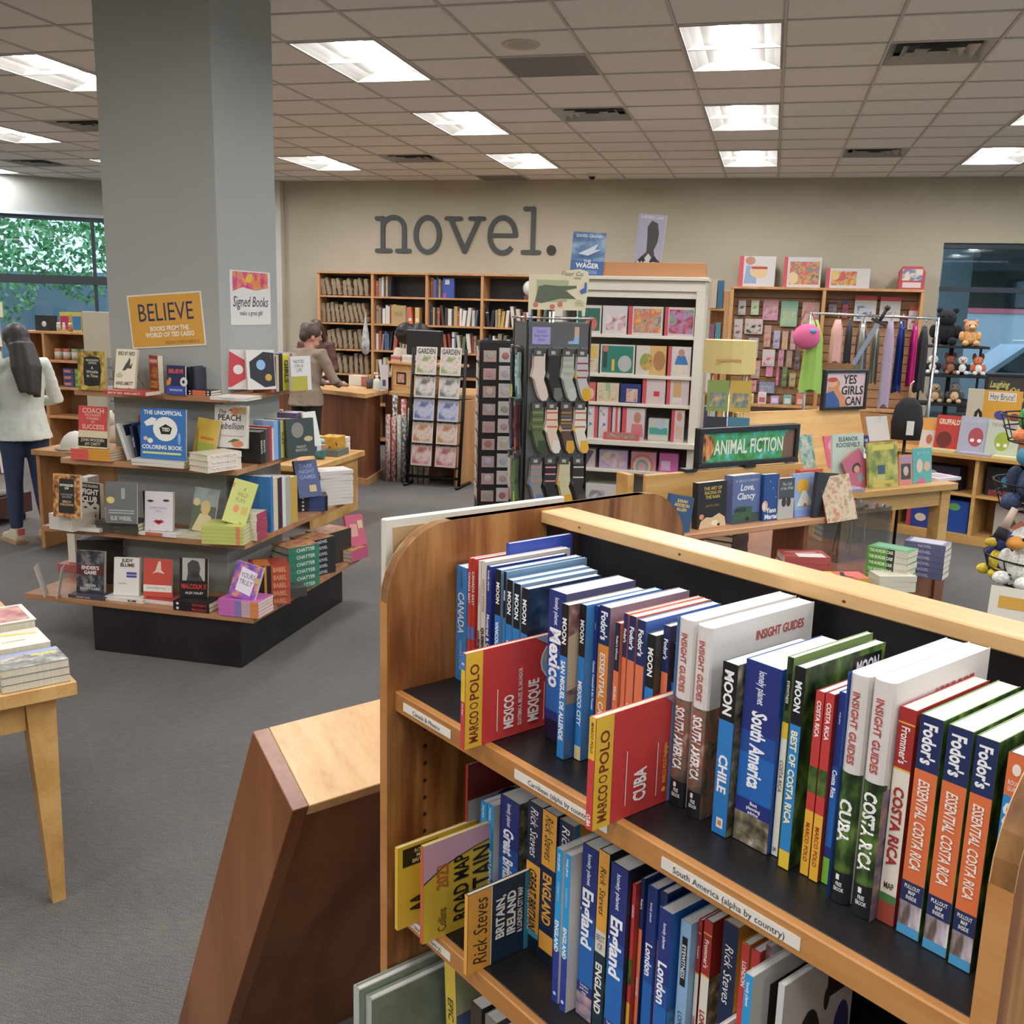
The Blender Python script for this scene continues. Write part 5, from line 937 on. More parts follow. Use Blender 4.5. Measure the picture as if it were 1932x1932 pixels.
# wall shelf with packaged food
fs_ = empty('gift_shelf', TR(0, 0, 0), 'wooden shelf unit of packaged snacks by the window wall', 'shelf')
SX0, SX1, SYF, SYB = -7.62, -6.62, 8.95, 9.3
for z in (1.5, 1.205, .925, .62, .3): MB().box((SX0, SYF, z - .025), (SX1, SYB, z), WOOD_CASE, .002).build('shelf_board', fs_)
MB().box((SX0 - .03, SYF, 0), (SX0, SYB, 1.5), WOOD_CASE).build('side_panel', fs_); MB().box((SX1, SYF, 0), (SX1 + .03, SYB, 1.5), WOOD_CASE).build('side_panel', fs_); MB().box((SX0 + .25, SYF + .002, 0), (SX0 + .28, SYB, 1.475), WOOD_CASE).build('divider', fs_)
MB().box((SX0, SYB - .012, 0), (SX1, SYB, 1.475), WOOD_SLAT).build('back_board', fs_)
for k, (px, cc, nm) in enumerate(((118, '#a83a54', 'magenta'), (141, '#3c78a8', 'blue'), (160, '#6a9a3c', 'green'))):
    X = -7.1374, ; x = (-7.1374, -6.9903, -6.8695)[k]
    o = prop('snack_pouch', (x, 9.06, 1.5005), nm + ' stand-up snack pouch with gold edges on top of gift shelf', 'pouch', 'snack pouches'); MB().prism([(-.055, 0), (.055, 0), (.06, .2), (-.06, .2)], -.03, .02, C('#c8b458', .4)).build('pouch', o); MB().prism([(-.048, .02), (.048, .02), (.052, .16), (-.052, .16)], -.0325, -.03, C(cc, .4)).build('front_panel', o)
for k in range(3):
    o = prop('spice_jar', (-7.22 + .07 * k, 9.05, 1.5005), ('pale green', 'cream', 'amber')[k] + ' small jar on top of the gift shelf', 'jar', 'small jars'); MB().lathe([(.03, 0), (.032, .06), (.026, .07)], C(('#a8b4a0', '#c8c0a8', '#a87a4c')[k], .3), 12).build('glass_body', o); MB().lathe([(.028, .07), (.028, .09), (.01, .092)], C('#d8d4c8', .4), 12).build('lid', o)
o = prop('carton_box', (-6.82, 9.2, 1.5005), 'open cardboard carton on top of the gift shelf', 'box'); MB().box((-.2, -.1, 0), (.2, .1, .13), C('#b8b09c', .7)).build('body', o); MB().box((-.17, -.02, .13), (.19, .1, .2), C('#8a7260', .7)).build('flap', o)
o = prop('black_mug_box', (-7.42, 9.1, 1.5005), 'black gift box with white emblem on the gift shelf', 'box'); MB().box((-.09, -.06, 0), (.09, .06, .16), C('#26282c', .5)).build('body', o); MB().ball((.02, -.06, .07), (.03, .004, .03), C('#c8c4bc', .5), 10, 6).build('emblem', o)
for k in range(5):
    o = prop('preserve_can', (-7.26 + .105 * k, 9.06, 1.2055), ('orange', 'red', 'pale green', 'leaf green', 'dark green')[k] + ' labelled preserve can on the middle gift shelf', 'can', 'preserve cans'); MB().lathe([(.04, 0), (.043, .005), (.043, .11), (.04, .118)], C(('#c87850', '#b8604c', '#8aa070', '#7a9468', '#6a8a5c')[k], .4), 14).build('can', o); MB().lathe([(.0435, .02), (.0435, .085)], C('#cfc9ba', .5), 14).build('label_band', o)
for k in range(3):
    for q in range(3):
        o = prop('tea_box', (-7.12 + .14 * k, 9.06, .9255 + .066 * q), ('purple', 'green', 'grey-green')[k] + ' tea box, ' + ('lowest', 'middle', 'topmost')[q] + ' of its column on gift shelf', 'box', 'tea boxes'); MB().box((-.065, -.05, 0), (.065, .05, .064), C(('#5a4a74', '#6a9444', '#8a9a80')[k], .45), .002).build('carton', o); MB().box((-.05, -.0512, .02), (.03, -.0502, .045), C(('#c88a7c', '#8ab464', '#c8c4b4')[k], .5)).build('front_label', o)
for k in range(2):
    o = prop('gift_book', (-6.78 + .0 * k, 9.0 + .06 * k, 1.206), ('peach', 'pink')[k] + ' square gift box on the middle gift shelf', 'box', 'square gift boxes', .1); MB().box((-.07, -.02, 0), (.07, .02, .15 + .04 * k), C(('#d8a07c', '#b8647c')[k], .5), .002).build('box_body', o); MB().box((-.05, -.0215, .03), (.05, -.0202, .12), C(('#e0b48c', '#c88a94')[k], .5)).build('front_label', o)
pt = empty('display_panel', TR(-6.42, 8.6, 0), 'tall pale display panel standing between gift shelf and column', 'panel'); MB().box((-.16, -.02, 0), (.16, .02, 1.72), C('#b8b09a', .6), .003).build('board', pt); MB().box((-.22, -.12, 0), (.22, .12, .03), C('#8a8474', .6)).build('foot', pt)
for k in range(5): MB().box((.1, -.05, .75 + .11 * k), (.158, -.021, .84 + .11 * k), C('#8a8880', .6)).build('card_pocket', pt)
# revolving card rack at the frame's edge
cs = empty('card_spinner', TR(-6.2, 6.75, 0), 'revolving greeting card rack on brown wheeled base beside shopper', 'rack')
MB().box((-.24, -.24, .07), (.24, .24, .24), C('#4a2f28', .4), .004).build('base', cs)
for sx in (-1, 1):
    for sy in (-1, 1): MB().lathe([(.02, -.0), (.03, .02), (.03, .05), (.015, .07)], C('#1c1b1a', .4), 10, TR(sx * .18, sy * .18, 0)).build('caster', cs)
MB().lathe([(.22, .24), (.24, .26), (.2, .3), (.03, .31)], C('#8a8680', .4), 20).build('turntable', cs); MB().lathe([(.02, .3), (.02, 1.72)], CHROME, 10).build('post', cs)
MB().box((-.14, -.14, 1.68), (.18, .14, 1.8), C('#cfc4a8', .6), .003).build('header', cs)
for sx, sy, az in ((1, 0, 0), (0, -1, -math.pi / 2), (0, 1, math.pi / 2)):
    MB().box((-.002, -.15, .3), (.002, .15, 1.66), C('#a8a49c', .4), 0, TR(.13 * sx, .13 * sy, 0) @ RZ(az)).build('wire_back', cs)
CPAL = ['#d8d0c4', '#c8b8b0', '#d4c8c0', '#c0c8c4', '#d8ccb0', '#ccc0cc']
k = 0
for rr in range(6):
    for sx, sy, az, face_n in ((1, 0, 0, 'aisle'), (0, -1, -math.pi / 2, 'front')):
        for c in (-1, 1):
            k += 1; z = .42 + rr * .205
            o = empty('greeting_card', TR(-6.2, 6.75, 0) @ RZ(az) @ TR(.152, c * .072, z) @ RY(-.08), 'greeting card in the %s row, %s column, %s side of card rack' % (ORD[rr], 'first' if c < 0 else 'second', face_n), 'card', 'greeting cards on the rack')
            MB().box((0, -.06, 0), (.003, .06, .17), C(CPAL[k % 6], .6)).build('card_stock', o); MB().ball((.0032, 0, .09), (.0006, .035, .045), C(('#c88a74', '#a8785c', '#8a9c74', '#b8687c')[k % 4], .6), 10, 6).build('motif', o)
# ================================================================== sales counter
CT = wood('counter_top', '#b98a52', '#c79860', '#d4aa74', 'x', .4, 60, 3)
ctr = empty('sales_counter', TR(0, 0, 0), 'dark cherry sales counter with pale wooden top', 'counter')
PED = [(-5.7, 10.42), (-3.99, 9.55), (-4.07, 10.14), (-5.45, 10.95)]
MB().prism(PED[::-1], .07, .915, WOOD_COUNTER, 'z').build('body', ctr)
MB().prism([(-5.72, 10.4), (-3.96, 9.515), (-4.05, 10.17), (-5.45, 10.98)][::-1], 0, .07, WOOD_CASE, 'z').build('base_moulding', ctr)
MB().prism([(-5.8, 10.42), (-3.97, 9.48), (-3.985, 10.16), (-5.45, 11.02)][::-1], .915, .957, CT, 'z').build('worktop', ctr)
dsk = empty('service_desk', TR(0, 0, 0), 'paneled wooden service desk joined to the counter corner', 'desk')
MB().prism([(-4.03, 10.19), (-3.5, 10.0), (-2.86, 10.28), (-2.92, 11.0), (-3.98, 10.95)][::-1], .06, .9, WOOD_COUNTER, 'z').build('body', dsk)
MB().prism([(-3.979, 10.165), (-3.5, 9.93), (-2.8, 10.22), (-2.86, 11.05), (-3.98, 11.0)][::-1], .9, .94, CT, 'z').build('worktop', dsk)
da = math.atan2(9.97 - 10.2, -3.44 + 3.96); DM = TR(-3.98, 10.24, 0) @ RZ(da)
MB().box((0, 0, .94), (.85, .03, 1.235), CT, .002, DM).build('hutch_panel', dsk); MB().box((.03, -.006, 1.0), (.8, -.0005, 1.17), wood('hutch_inset', '#bf9058', '#cd9f68', '#d8b07c', 'x', .4, 60, 3), .002, DM).build('raised_panel', dsk); MB().box((-.02, -.04, 1.235), (.88, .28, 1.262), CT, .002, DM).build('hutch_shelf', dsk)
MB().box((.95, -.02, 0), (.98, .5, .9), WOOD_CASE, .002, DM).build('end_panel', dsk)
# monitor and small things on the desk
mo = empty('computer_monitor', DM @ TR(.34, .16, 1.2625), 'black computer monitor on the service desk hutch', 'monitor'); MB().box((-.26, -.015, .07), (.26, .02, .34), C('#1f1f20', .4), .008).build('screen_housing', mo); MB().box((-.04, .0, .015), (.04, .03, .1), C('#232324', .4)).build('stand', mo); MB().box((-.12, -.07, 0), (.12, .09, .015), C('#232324', .4), .003).build('base', mo)
o = empty('pump_bottle', TR(-4.0124, 9.9002, .958), 'clear hand sanitizer bottle with white pump on counter', 'bottle'); MB().lathe([(.035, 0), (.038, .01), (.038, .1), (.03, .125), (.014, .135)], C('#c9d0c0', .15), 14).build('body', o); MB().lathe([(.016, .135), (.016, .16), (.006, .165), (.006, .185)], C('#e0ded6', .4), 10).build('pump', o); MB().box((-.03, -.012, .182), (.014, .012, .196), C('#e0ded6', .4)).build('nozzle', o)
o = empty('pen_cup', TR(-4.2117, 10.1778, .958), 'dark grey cup beside the sanitizer bottle', 'cup'); MB().lathe([(.035, 0), (.042, .11), (.038, .11), (.032, .01)], C('#4a4a4a', .4), 14).build('cup', o); MB().tube([(0, 0, .02), (.01, .0, .15)], .004, C('#c8a03c', .5)).build('pen', o)
o = empty('paperback', TR(-4.468, 10.5327, .958) @ RZ(-.3), 'small piles of white leaflets on the counter beside grey cup', 'leaflet'); MB().box((-.12, -.06, 0), (.06, .06, .11), C('#cfcabb', .7)).build('leaflet_block', o); MB().box((.062, -.05, 0), (.12, .05, .1), C('#b8604c', .7)).build('red_block', o)
o = empty('notice_stand', DM @ TR(-.05, -.06, .958), 'small printed notice in clear stand at the desk corner', 'sign'); MB().box((-.06, 0, 0), (.06, .004, .26), C('#c4bfc8', .5)).build('card', o); MB().box((-.025, -.0015, .03), (.025, -.0005, .1), C('#4a4860', .6)).build('picture', o); MB().box((-.06, -.03, 0), (.06, .04, .004), glass_mat('clear_acrylic', '#eef2f2', .08)).build('foot', o)
o = empty('card_reader_sign', DM @ TR(.1, -.014, 1.02), 'black framed small sign on the hutch panel', 'sign'); MB().box((-.01, 0, 0), (.13, .006, .13), C('#26241f', .4), .002).build('frame', o); MB().box((.01, -.002, .02), (.11, -.0003, .11), noise_mat('tiny_print', [(.4, '#b8b0a4'), (.55, '#c87a5c'), (.7, '#8a8478')], (60, 60, 60), 3, .5)).build('picture', o)
for k in range(4):
    o = empty('book_stack', DM @ TR(.05 + .17 * k if k < 2 else .2 + .1 * k, .06, 1.2625), ('pink and red', 'white', 'blue and white', 'cream')[k] + ' pile of booklets on the hutch shelf', 'booklets', 'booklet piles on the hutch')
    for q in range(3 if k < 2 else 2): MB().box((-.07, -.05, q * .022), (.07, .05, q * .022 + .02), C((('#c8a090', '#b85c54', '#c8b0a4'), ('#d8d4cc', '#cfcabf', '#d8d4cc'), ('#3c5a94', '#c8c4cc', '#c8c4cc'), ('#d0c8b0', '#c8c0a8', '#c8c0a8'))[k][q], .6), .002).build('booklet', o)
# rolls of gift wrap standing before the desk
WP = [('#c8c4b8', '#a84844', 'red striped'), ('#a84a48', '#c8b8ac', 'red floral'), ('#c4c0b4', '#8a9a84', 'sage flecked'), ('#3c3c44', '#b8b4ac', 'navy dotted'), ('#b8b09c', '#8a7c64', 'kraft leafy'), ('#c8c2b2', '#b0a088', 'cream botanical'), ('#c0b8a8', '#7a5c50', 'brown patterned'), ('#cfc9bc', '#a85c58', 'rose sprigged')]
for k, (c1, c2, nm) in enumerate(WP):
    x = -3.87 + .062 * k; y = 9.86 + .008 * (k % 3)
    o = empty('gift_wrap_roll', TR(x, y, .0), nm + ' gift wrap roll standing before the service desk', 'gift wrap', 'gift wrap rolls')
    h = .72 + (.08 if k > 3 else .0) - .03 * (k % 2); MB().lathe([(.028, 0), (.028, h)], noise_mat('wrap_%d' % k, [(.45, c1), (.58, c2), (.7, c1)], (40, 40, 25), 2, .5), 12).build('paper', o); MB().lathe([(.014, h), (.02, h + .002), (.02, h + .004), (.01, h + .004)], C('#b8a078', .7), 10).build('core', o)
for k in range(3):
    x = -3.82 + .1 * k; y = 9.935
    o = empty('gift_wrap_roll', TR(x, y, 0), ('black and white', 'red spotted', 'pale green')[k] + ' tall gift wrap roll behind the front row', 'gift wrap', 'gift wrap rolls'); MB().lathe([(.03, 0), (.03, .83 + .05 * (2 - k))], noise_mat('wrapt_%d' % k, [(.45, ('#2c2c2c', '#b84c48', '#a8b4a0')[k]), (.6, '#cfcabf')], (40, 40, 25), 2, .5), 12).build('paper', o); MB().lathe([(.014, .83 + .05 * (2 - k)), (.02, .835 + .05 * (2 - k)), (.01, .837 + .05 * (2 - k))], C('#b8a078', .7), 10).build('core', o)
# magazine rack
RM = TR(-3.31, 9.76, 0) @ RZ(-.05)
mr = empty('magazine_rack', RM, 'black metal magazine rack on splayed feet before the desk', 'rack')
for s in (-1, 1):
    MB().tube([(s * .29, -.05, .03), (s * .29, .12, 1.43)], .018, DARKMETAL, 8).build('side_post', mr); MB().tube([(s * .29, -.12, .015), (s * .29, .3, .015)], .018, DARKMETAL, 8).build('foot', mr)
MB().box((-.29, .0, .08), (.29, .012, .11), DARKMETAL).build('bottom_bar', mr)
for k in range(5): z = .22 + .235 * k; y = -.05 + .17 * z / 1.43; MB().box((-.28, y - .05, z - .01), (.28, y + .03, z), DARKMETAL).build('pocket_ledge', mr)
MAGS = [('FLOWER', '#c8b0a8', '#a85c60'), ('LIVING', '#cfc4b4', '#b87a4c'), ('DELTA', '#b8b8c8', '#5c6a94'), ('HOME', '#c8c4bc', '#6a6864'), ('GARDEN', '#d0c8bc', '#8a9a5c'), ('SOUTH', '#b8b4b0', '#3c4c5c')]
for k in range(5):
    z = .2202 + .235 * k; y = -.05 + .17 * z / 1.43 - .03
    for c in (-1, 1):
        ttl, c1, c2 = MAGS[k]; ttl2 = ttl
        o = MB().box((-.115, 0, 0), (.115, .006, .285), C(c1, .35)).build('magazine', None, RM @ TR(c * .135, y, z) @ RX(-.14)); tag(o, 'magazine on the %s ledge of the rack, %s column' % (('lowest', 'second lowest', 'third', 'fourth', 'fifth', 'top')[k], 'gift wrap side' if c < 0 else 'open aisle side'), 'magazine', 'magazines on the black rack')
        MB().box((-.1, -.0014, .02), (.1, -.0004, .2), noise_mat('mag_%d' % (k if c < 0 else k + 6), [(.38, c2), (.52, c1), (.66, ('#d8c0b0', '#c87a84', '#8a94a8')[k % 3])], (9, 9, 9), 3, .4)).build('cover_picture', o)
        MB().text(ttl, (-.1, .215, .1, .27), C('#3c3834' if k != 2 else '#e0e0e8', .5), lambda a, b, d: (a, -.001 - d, b), 0, 1).build('lettering', o)['kind'] = 'stuff'
# cabinet beyond the rack
cb_ = empty('wood_cabinet', TR(-2.55, 11.3, 0), 'light wooden low cabinet under the back bookcase', 'cabinet'); MB().box((-.4, -.2, .06), (.4, .25, .78), WOOD_CASE, .003).build('body', cb_); MB().box((-.42, -.22, .78), (.42, .26, .81), CT, .002).build('top', cb_); MB().box((-.38, -.18, 0), (.38, .24, .06), BLACK).build('plinth', cb_); MB().box((-.38, -.206, .1), (-.01, -.2, .74), WOOD_CASE, .002).build('door', cb_); MB().box((.01, -.206, .1), (.38, -.2, .74), WOOD_CASE, .002).build('door', cb_)
# ================================================================== dark-backed bookcase along the back wall
bk = empty('wall_bookcase', TR(0, 0, 0), 'wide wooden bookcase with dark back along the wall under store name', 'bookcase')
DV = [-5.877, -5.109, -4.355, -3.608, -2.86, -2.11]; ZZ = [.08, .55, .945, 1.27, 1.615, 1.967, 2.25]
for x in DV: MB().box((x - .018, 12.45, 0), (x + .018, 12.79, 2.25), WOOD_CASE, .002).build('upright', bk)
for a, b in zip(DV, DV[1:]):
    for z in ZZ[:-1]: MB().box((a + .018, 12.455, z - .024), (b - .018, 12.77, z), WOOD_CASE, .001).build('shelf_board', bk)
    MB().box((a + .018, 12.77, .0), (b - .018, 12.79, 2.23), C('#3c3c3c', .6)).build('back_panel', bk)
MB().box((DV[0] - .018, 12.44, 2.25), (DV[-1] + .018, 12.79, 2.275), WOOD_CASE, .002).build('top_board', bk)
BAG = noise_mat('kraft_paper', [(.3, '#6f5f4a'), (.5, '#97846a'), (.68, '#b8a486')], (6, 30, 6), 4, .8)
random.seed(11)
LV = {5: 'top shelf', 4: 'second shelf', 3: 'third shelf', 2: 'fourth shelf', 1: 'fifth shelf', 0: 'bottom shelf'}
for lv, n_ in ((5, 9), (4, 10), (3, 9), (2, 9)):
    z = ZZ[lv]; h = min(ZZ[lv + 1] - z - .05, .27); u = DV[0] + .03; wd = (DV[1] - DV[0] - .08) / n_
    for k in range(n_):
        ln = random.uniform(.05, .2) if lv != 4 else .08 + .03 * k; ln = min(ln, .42); h = min(ZZ[lv + 1] - z - .05, .27) * random.uniform(.8, 1)
        b_ = MB(); t = wd * .62; zz = [(-t / 2, 0), (t / 2, 0)]
        for q in range(7): zz.append((t / 2 + random.uniform(-.006, .008), h * (q + 1) / 7.2))
        zz.append((0, h)); 
        for q in range(6, -1, -1): zz.append((-t / 2 + random.uniform(-.006, .006), h * (q + 1) / 7.4))
        b_.prism(zz, 0, .2, BAG); M = TR(u + wd * .4, 12.5, z + .004 + abs(math.sin(ln)) * t * .5) @ RY(-ln if lv % 2 else -ln * .8)
        o = b_.build('paper_bag', None, M); tag(o, 'folded brown paper bag, %s from the wall corner on the bookcase %s' % (ORD[k], LV[lv]), 'bag', 'folded paper bags in the bookcase')
        MB().box((-t * .3, -.003, h * .2), (t * .3, -.0005, h * .22), C('#b8a488', .8)).build('fold_crease', o); u += wd
o = empty('hanging_bag', TR(-5.2, 12.44, 1.2), 'crumpled grey plastic bag hanging on the bookcase upright', 'bag'); MB().lathe([(.01, .0), (.05, .03), (.06, .15), (.045, .3), (.02, .42), (.012, .5)], noise_mat('crumple', [(.35, '#8a8a86'), (.55, '#b8b8b2'), (.7, '#d8d8d2')], (14, 14, 14), 4, .4, .4), 12, sy=.45).build('body', o); MB().tube([(0, 0, .48), (.0, .0, .55)], .006, C('#b8b8b2', .5)).build('knot', o)
SPAL = ['#c8bca4', '#8a3c34', '#3c4a6a', '#d0c8b8', '#4a4038', '#b8a070', '#6a7a5c', '#a85c4c', '#d8d0c4', '#2c3038', '#9a8a74', '#54688c', '#c0a05c', '#e0dcd4']
SNAM = ['tan', 'dark red', 'navy', 'ivory', 'brown', 'mustard', 'sage', 'brick', 'white', 'black', 'taupe', 'steel blue', 'gold', 'pale']
BAYN = {1: 'second', 2: 'third', 3: 'fourth', 4: 'fifth'}
for bay in (1, 2, 3, 4):
    for lv in (5, 4, 3, 2):
        z = ZZ[lv]; x = DV[bay] + .03; xe = DV[bay + 1] - .03
        cap = {5: (x + .24 if bay < 3 else x + .0), 4: xe - (.22 if bay == 1 else .02), 3: xe - .03, 2: x + .3}[lv]
        k = 0
        while x < cap - .03 and k < 18:
            th = random.uniform(.022, .05); h = random.uniform(.19, .265); ci = random.randrange(14); ln = random.choice([0, 0, 0, 0, .1, -.12]) if lv < 5 else 0
            if x + th + abs(math.sin(ln)) * h > cap: break
            ofs = h * math.sin(-ln) if ln < 0 else 0
            book('reference_book', upright((x + ofs, 12.5 + random.uniform(0, .02), z + .001), 0, ln), th - .001, h, .17, SPAL[ci], '%s book, %s on the %s of the %s bookcase bay' % (SNAM[ci], ORD[k], LV[lv], BAYN[bay]), [('b', .7, .76, SPAL[(ci + 5) % 14])] if k % 3 == 0 else (), group='books in the wall bookcase')
            x += th + abs(math.sin(ln)) * h + .002; k += 1
o = MB().box((0, 0, 0), (.15, .05, .25), C('#3f56a0', .4), .003).build('binder', None, TR(-4.15, 12.5, 1.968)); tag(o, 'blue binder facing out on the top shelf of bookcase', 'binder'); MB().box((.03, -.0012, .17), (.09, -.0002, .23), C('#c8c4bc', .6)).build('label_card', o); MB().box((0, -.0012, .0), (.05, -.0002, .06), C('#8a5aa0', .6)).build('sticker', o)
o = MB().box((0, 0, 0), (.2, .03, .24), C('#b09868', .6), .002).build('box_file', None, TR(-4.86, 12.5, 1.616)); tag(o, 'kraft box file facing out in the second bookcase bay', 'file box'); MB().box((.04, -.0012, .1), (.16, -.0002, .16), C('#a08858', .6)).build('label_card', o)
for k in range(2):
    o = MB().box((0, 0, 0), (.06, .12, .22), C(('#cc6a4c', '#d0b070')[k], .6), .002).build('magazine_file', None, TR(-4.62 + .09 * k, 12.5, 1.6165) @ RY(-.12 * (1 - k) if k == 0 else 0)); tag(o, ('coral', 'yellow')[k] + ' folder beside the kraft box file', 'folder', 'folders'); MB().box((.01, -.0012, .04), (.05, -.0002, .08), C('#e0d8c8', .6)).build('label_card', o)
o = empty('wall_clock', TR(-2.98, 12.49, 1.968), 'round white clock on wooden stand in bookcase top shelf', 'clock'); MB().box((-.08, -.02, 0), (.08, .05, .05), C('#6a4434', .5), .003).build('stand', o); MB().lathe([(.001, -.01), (.09, -.01), (.1, 0), (.1, .03), (.001, .03)], C('#c8c4ba', .4), 20, TR(0, .02, .14) @ RX(math.pi / 2)).build('case', o); MB().lathe([(.001, .0), (.085, .0), (.085, .002), (.001, .002)], C('#e4e0d6', .4), 20, TR(0, -.012, .14) @ RX(math.pi / 2)).build('dial', o); MB().tube([(0, -.016, .14), (.03, -.016, .16)], .003, C('#2c2c2c', .4)).build('hand', o)
for k, nm in enumerate(('amber', 'green')):
    o = empty('bottle', TR(-3.3 + .09 * k, 12.52, .946), nm + ' bottle on the fourth shelf of the bookcase', 'bottle', 'bottles in the bookcase'); MB().lathe([(.035, 0), (.038, .1), (.03, .14), (.014, .17), (.014, .2)], C(('#b8a86c', '#a8b48c')[k], .2), 12).build('body', o); MB().lathe([(.016, .2), (.016, .225), (.005, .226)], C('#d8d4c4', .4), 10).build('cap', o)
# ---- store name on the back wall, slab-serif letters built stroke by stroke
NM = empty('store_name_sign', TR(0, BW - .02, 0), 'large dark grey lowercase store name letters on the back wall', 'sign')
INK = C('#4a4e4c', .6)
nb, nx = 2.5372, 3.0147; X_ = nx - nb; SW = .064
def ring(cx, cz, rx, rz, w, a0, a1, n_=22):
    out = []
    for k in range(n_ + 1): a = a0 + (a1 - a0) * k / n_; out.append((cx + rx * math.cos(a), cz + rz * math.sin(a)))
    for k in range(n_, -1, -1): a = a0 + (a1 - a0) * k / n_; out.append((cx + (rx - w) * math.cos(a), cz + (rz - w) * math.sin(a)))
    return out
dz = [0]
def letter(strokes):
    mb = MB(); dz[0] = 0
    for s in strokes:
        if s[0] == 'seg':
            (x0, z0), (x1, z1), w = s[1], s[2], s[3]; d = Vector((x1 - x0, z1 - z0)).normalized(); nn = Vector((-d.y, d.x)) * w / 2; pts = []
            a = math.atan2(d.y, d.x)
            for k in range(7): t = a - math.pi / 2 + math.pi * k / 6; pts.append((x1 + w / 2 * math.cos(t), z1 + w / 2 * math.sin(t)))
            for k in range(7): t = a + math.pi / 2 + math.pi * k / 6; pts.append((x0 + w / 2 * math.cos(t), z0 + w / 2 * math.sin(t)))
            dz[0] += .0004; mb.prism(pts, -dz[0], .018, INK)
        else:
            dz[0] += .0004; P = ring(*s[1:]); n_ = len(P) // 2
            for k in range(n_ - 1): mb.prism([P[k], P[k + 1], P[2 * n_ - 2 - k], P[2 * n_ - 1 - k]], -dz[0], .018, INK)
    mb.build('letter', NM)
lx = lambda px: -5.2578 + (px - 700) * 0.0072
h2 = SW / 2; B0, T0 = nb + h2, nx - h2
def vline(x, z0, z1): return ('seg', (x, z0), (x, z1), SW)
def hline(x0, x1, z): return ('seg', (x0, z), (x1, z), SW * .85)
letter([vline(lx(723), B0, T0), hline(lx(711), lx(723), T0), hline(lx(711), lx(738), B0), ('ring', (lx(723) + lx(765)) / 2, T0 - .12 + h2 * .9 - .03, (lx(765) - lx(723)) / 2 + h2, .15 + h2 * .5, SW, 0, math.pi), vline(lx(765), B0, T0 - .13), hline(lx(751), lx(775), B0)])
letter([('ring', lx(810), (nb + nx) / 2, lx(837) - lx(810), X_ / 2 + .012, SW, 0, 2 * math.pi, 36)])
letter([('seg', (lx(854), T0), (lx(881), B0), SW), ('seg', (lx(908), T0), (lx(881), B0), SW), hline(lx(846), lx(873), T0), hline(lx(891), lx(917), T0)])
letter([('ring', lx(952), (nb + nx) / 2, lx(980) - lx(952), X_ / 2 + .012, SW, .05, 2 * math.pi - .75, 36), ('seg', (lx(928), (nb + nx) / 2), (lx(977), (nb + nx) / 2), SW * .8)])
lt = 3.1366
letter([vline(lx(1008), B0, lt - h2), hline(lx(993), lx(1008), lt - h2), hline(lx(990), lx(1020), B0)])
mb = MB(); mb.prism([(lx(1042) + .062 * math.cos(k * math.pi / 10), nb + .06 + .062 * math.sin(k * math.pi / 10)) for k in range(20)], 0, .018, C('#34322c', .6)); mb.build('full_stop', NM)

# ================================================================== people
def loft(mb, rings, mat, seg=16, T=None):
    vs = []; fs = []
    for (cx, cy, cz), rx, ry in rings:
        for k in range(seg): t = 2 * math.pi * k / seg; vs.append((cx + rx * math.cos(t), cy + ry * math.sin(t), cz))
    n_ = len(rings)
    for i in range(n_ - 1):
        for k in range(seg): fs.append((i * seg + k, i * seg + (k + 1) % seg, (i + 1) * seg + (k + 1) % seg, (i + 1) * seg + k))
    fs.append(tuple(range(seg - 1, -1, -1))); fs.append(tuple((n_ - 1) * seg + k for k in range(seg)))
    return mb.add(vs, fs, mat, True, T)
def fused(mb, name, parent, voxel=.008, smooth=4):
    o = mb.build(name, parent)
    r = o.modifiers.new('fuse', 'REMESH'); r.mode = 'VOXEL'; r.voxel_size = voxel; r.use_smooth_shade = True
    if smooth: s = o.modifiers.new('soften', 'SMOOTH'); s.factor = .5; s.iterations = smooth
    return o
def hand(mb, wrist, d, up, side, mat, curl=.5, s=1.0):
    """palm and five separate fingers; d = pointing direction, up = back of the hand normal, side = +1 thumb toward d x up"""
    d = Vector(d).normalized(); up = Vector(up); up = (up - up.dot(d) * d).normalized(); sd = d.cross(up) * side; w = Vector(wrist)
    mb.tube([w - d * .02, w + d * .03, w + d * .085], [.02 * s, .026 * s, .03 * s], mat, 10)
    for k in range(-1, 2): mb.ball(tuple(w + d * .06 + sd * .02 * k), (.022, .022, .022), mat, 10, 6)
    for k, (off, L) in enumerate(((.034, .068), (.012, .078), (-.01, .072), (-.032, .056))):
        b = w + d * .085 + sd * off; p1 = b + (d * math.cos(curl * .5) - up * math.sin(curl * .5)) * L * .45; p2 = p1 + (d * math.cos(curl * 1.3) - up * math.sin(curl * 1.3)) * L * .32; p3 = p2 + (d * math.cos(curl * 2) - up * math.sin(curl * 2)) * L * .25
        mb.tube([b - d * .02, b, p1, p2, p3], [.009, .0095, .009, .008, .006], mat, 8)
    t0 = w + d * .03 + sd * .028; t1 = t0 + (d * .6 + sd * .7 - up * .2).normalized() * .04; t2 = t1 + (d * .9 + sd * .2 - up * .3).normalized() * .032
    mb.tube([t0 - sd * .01, t0, t1, t2], [.012, .012, .0105, .008], mat, 8)
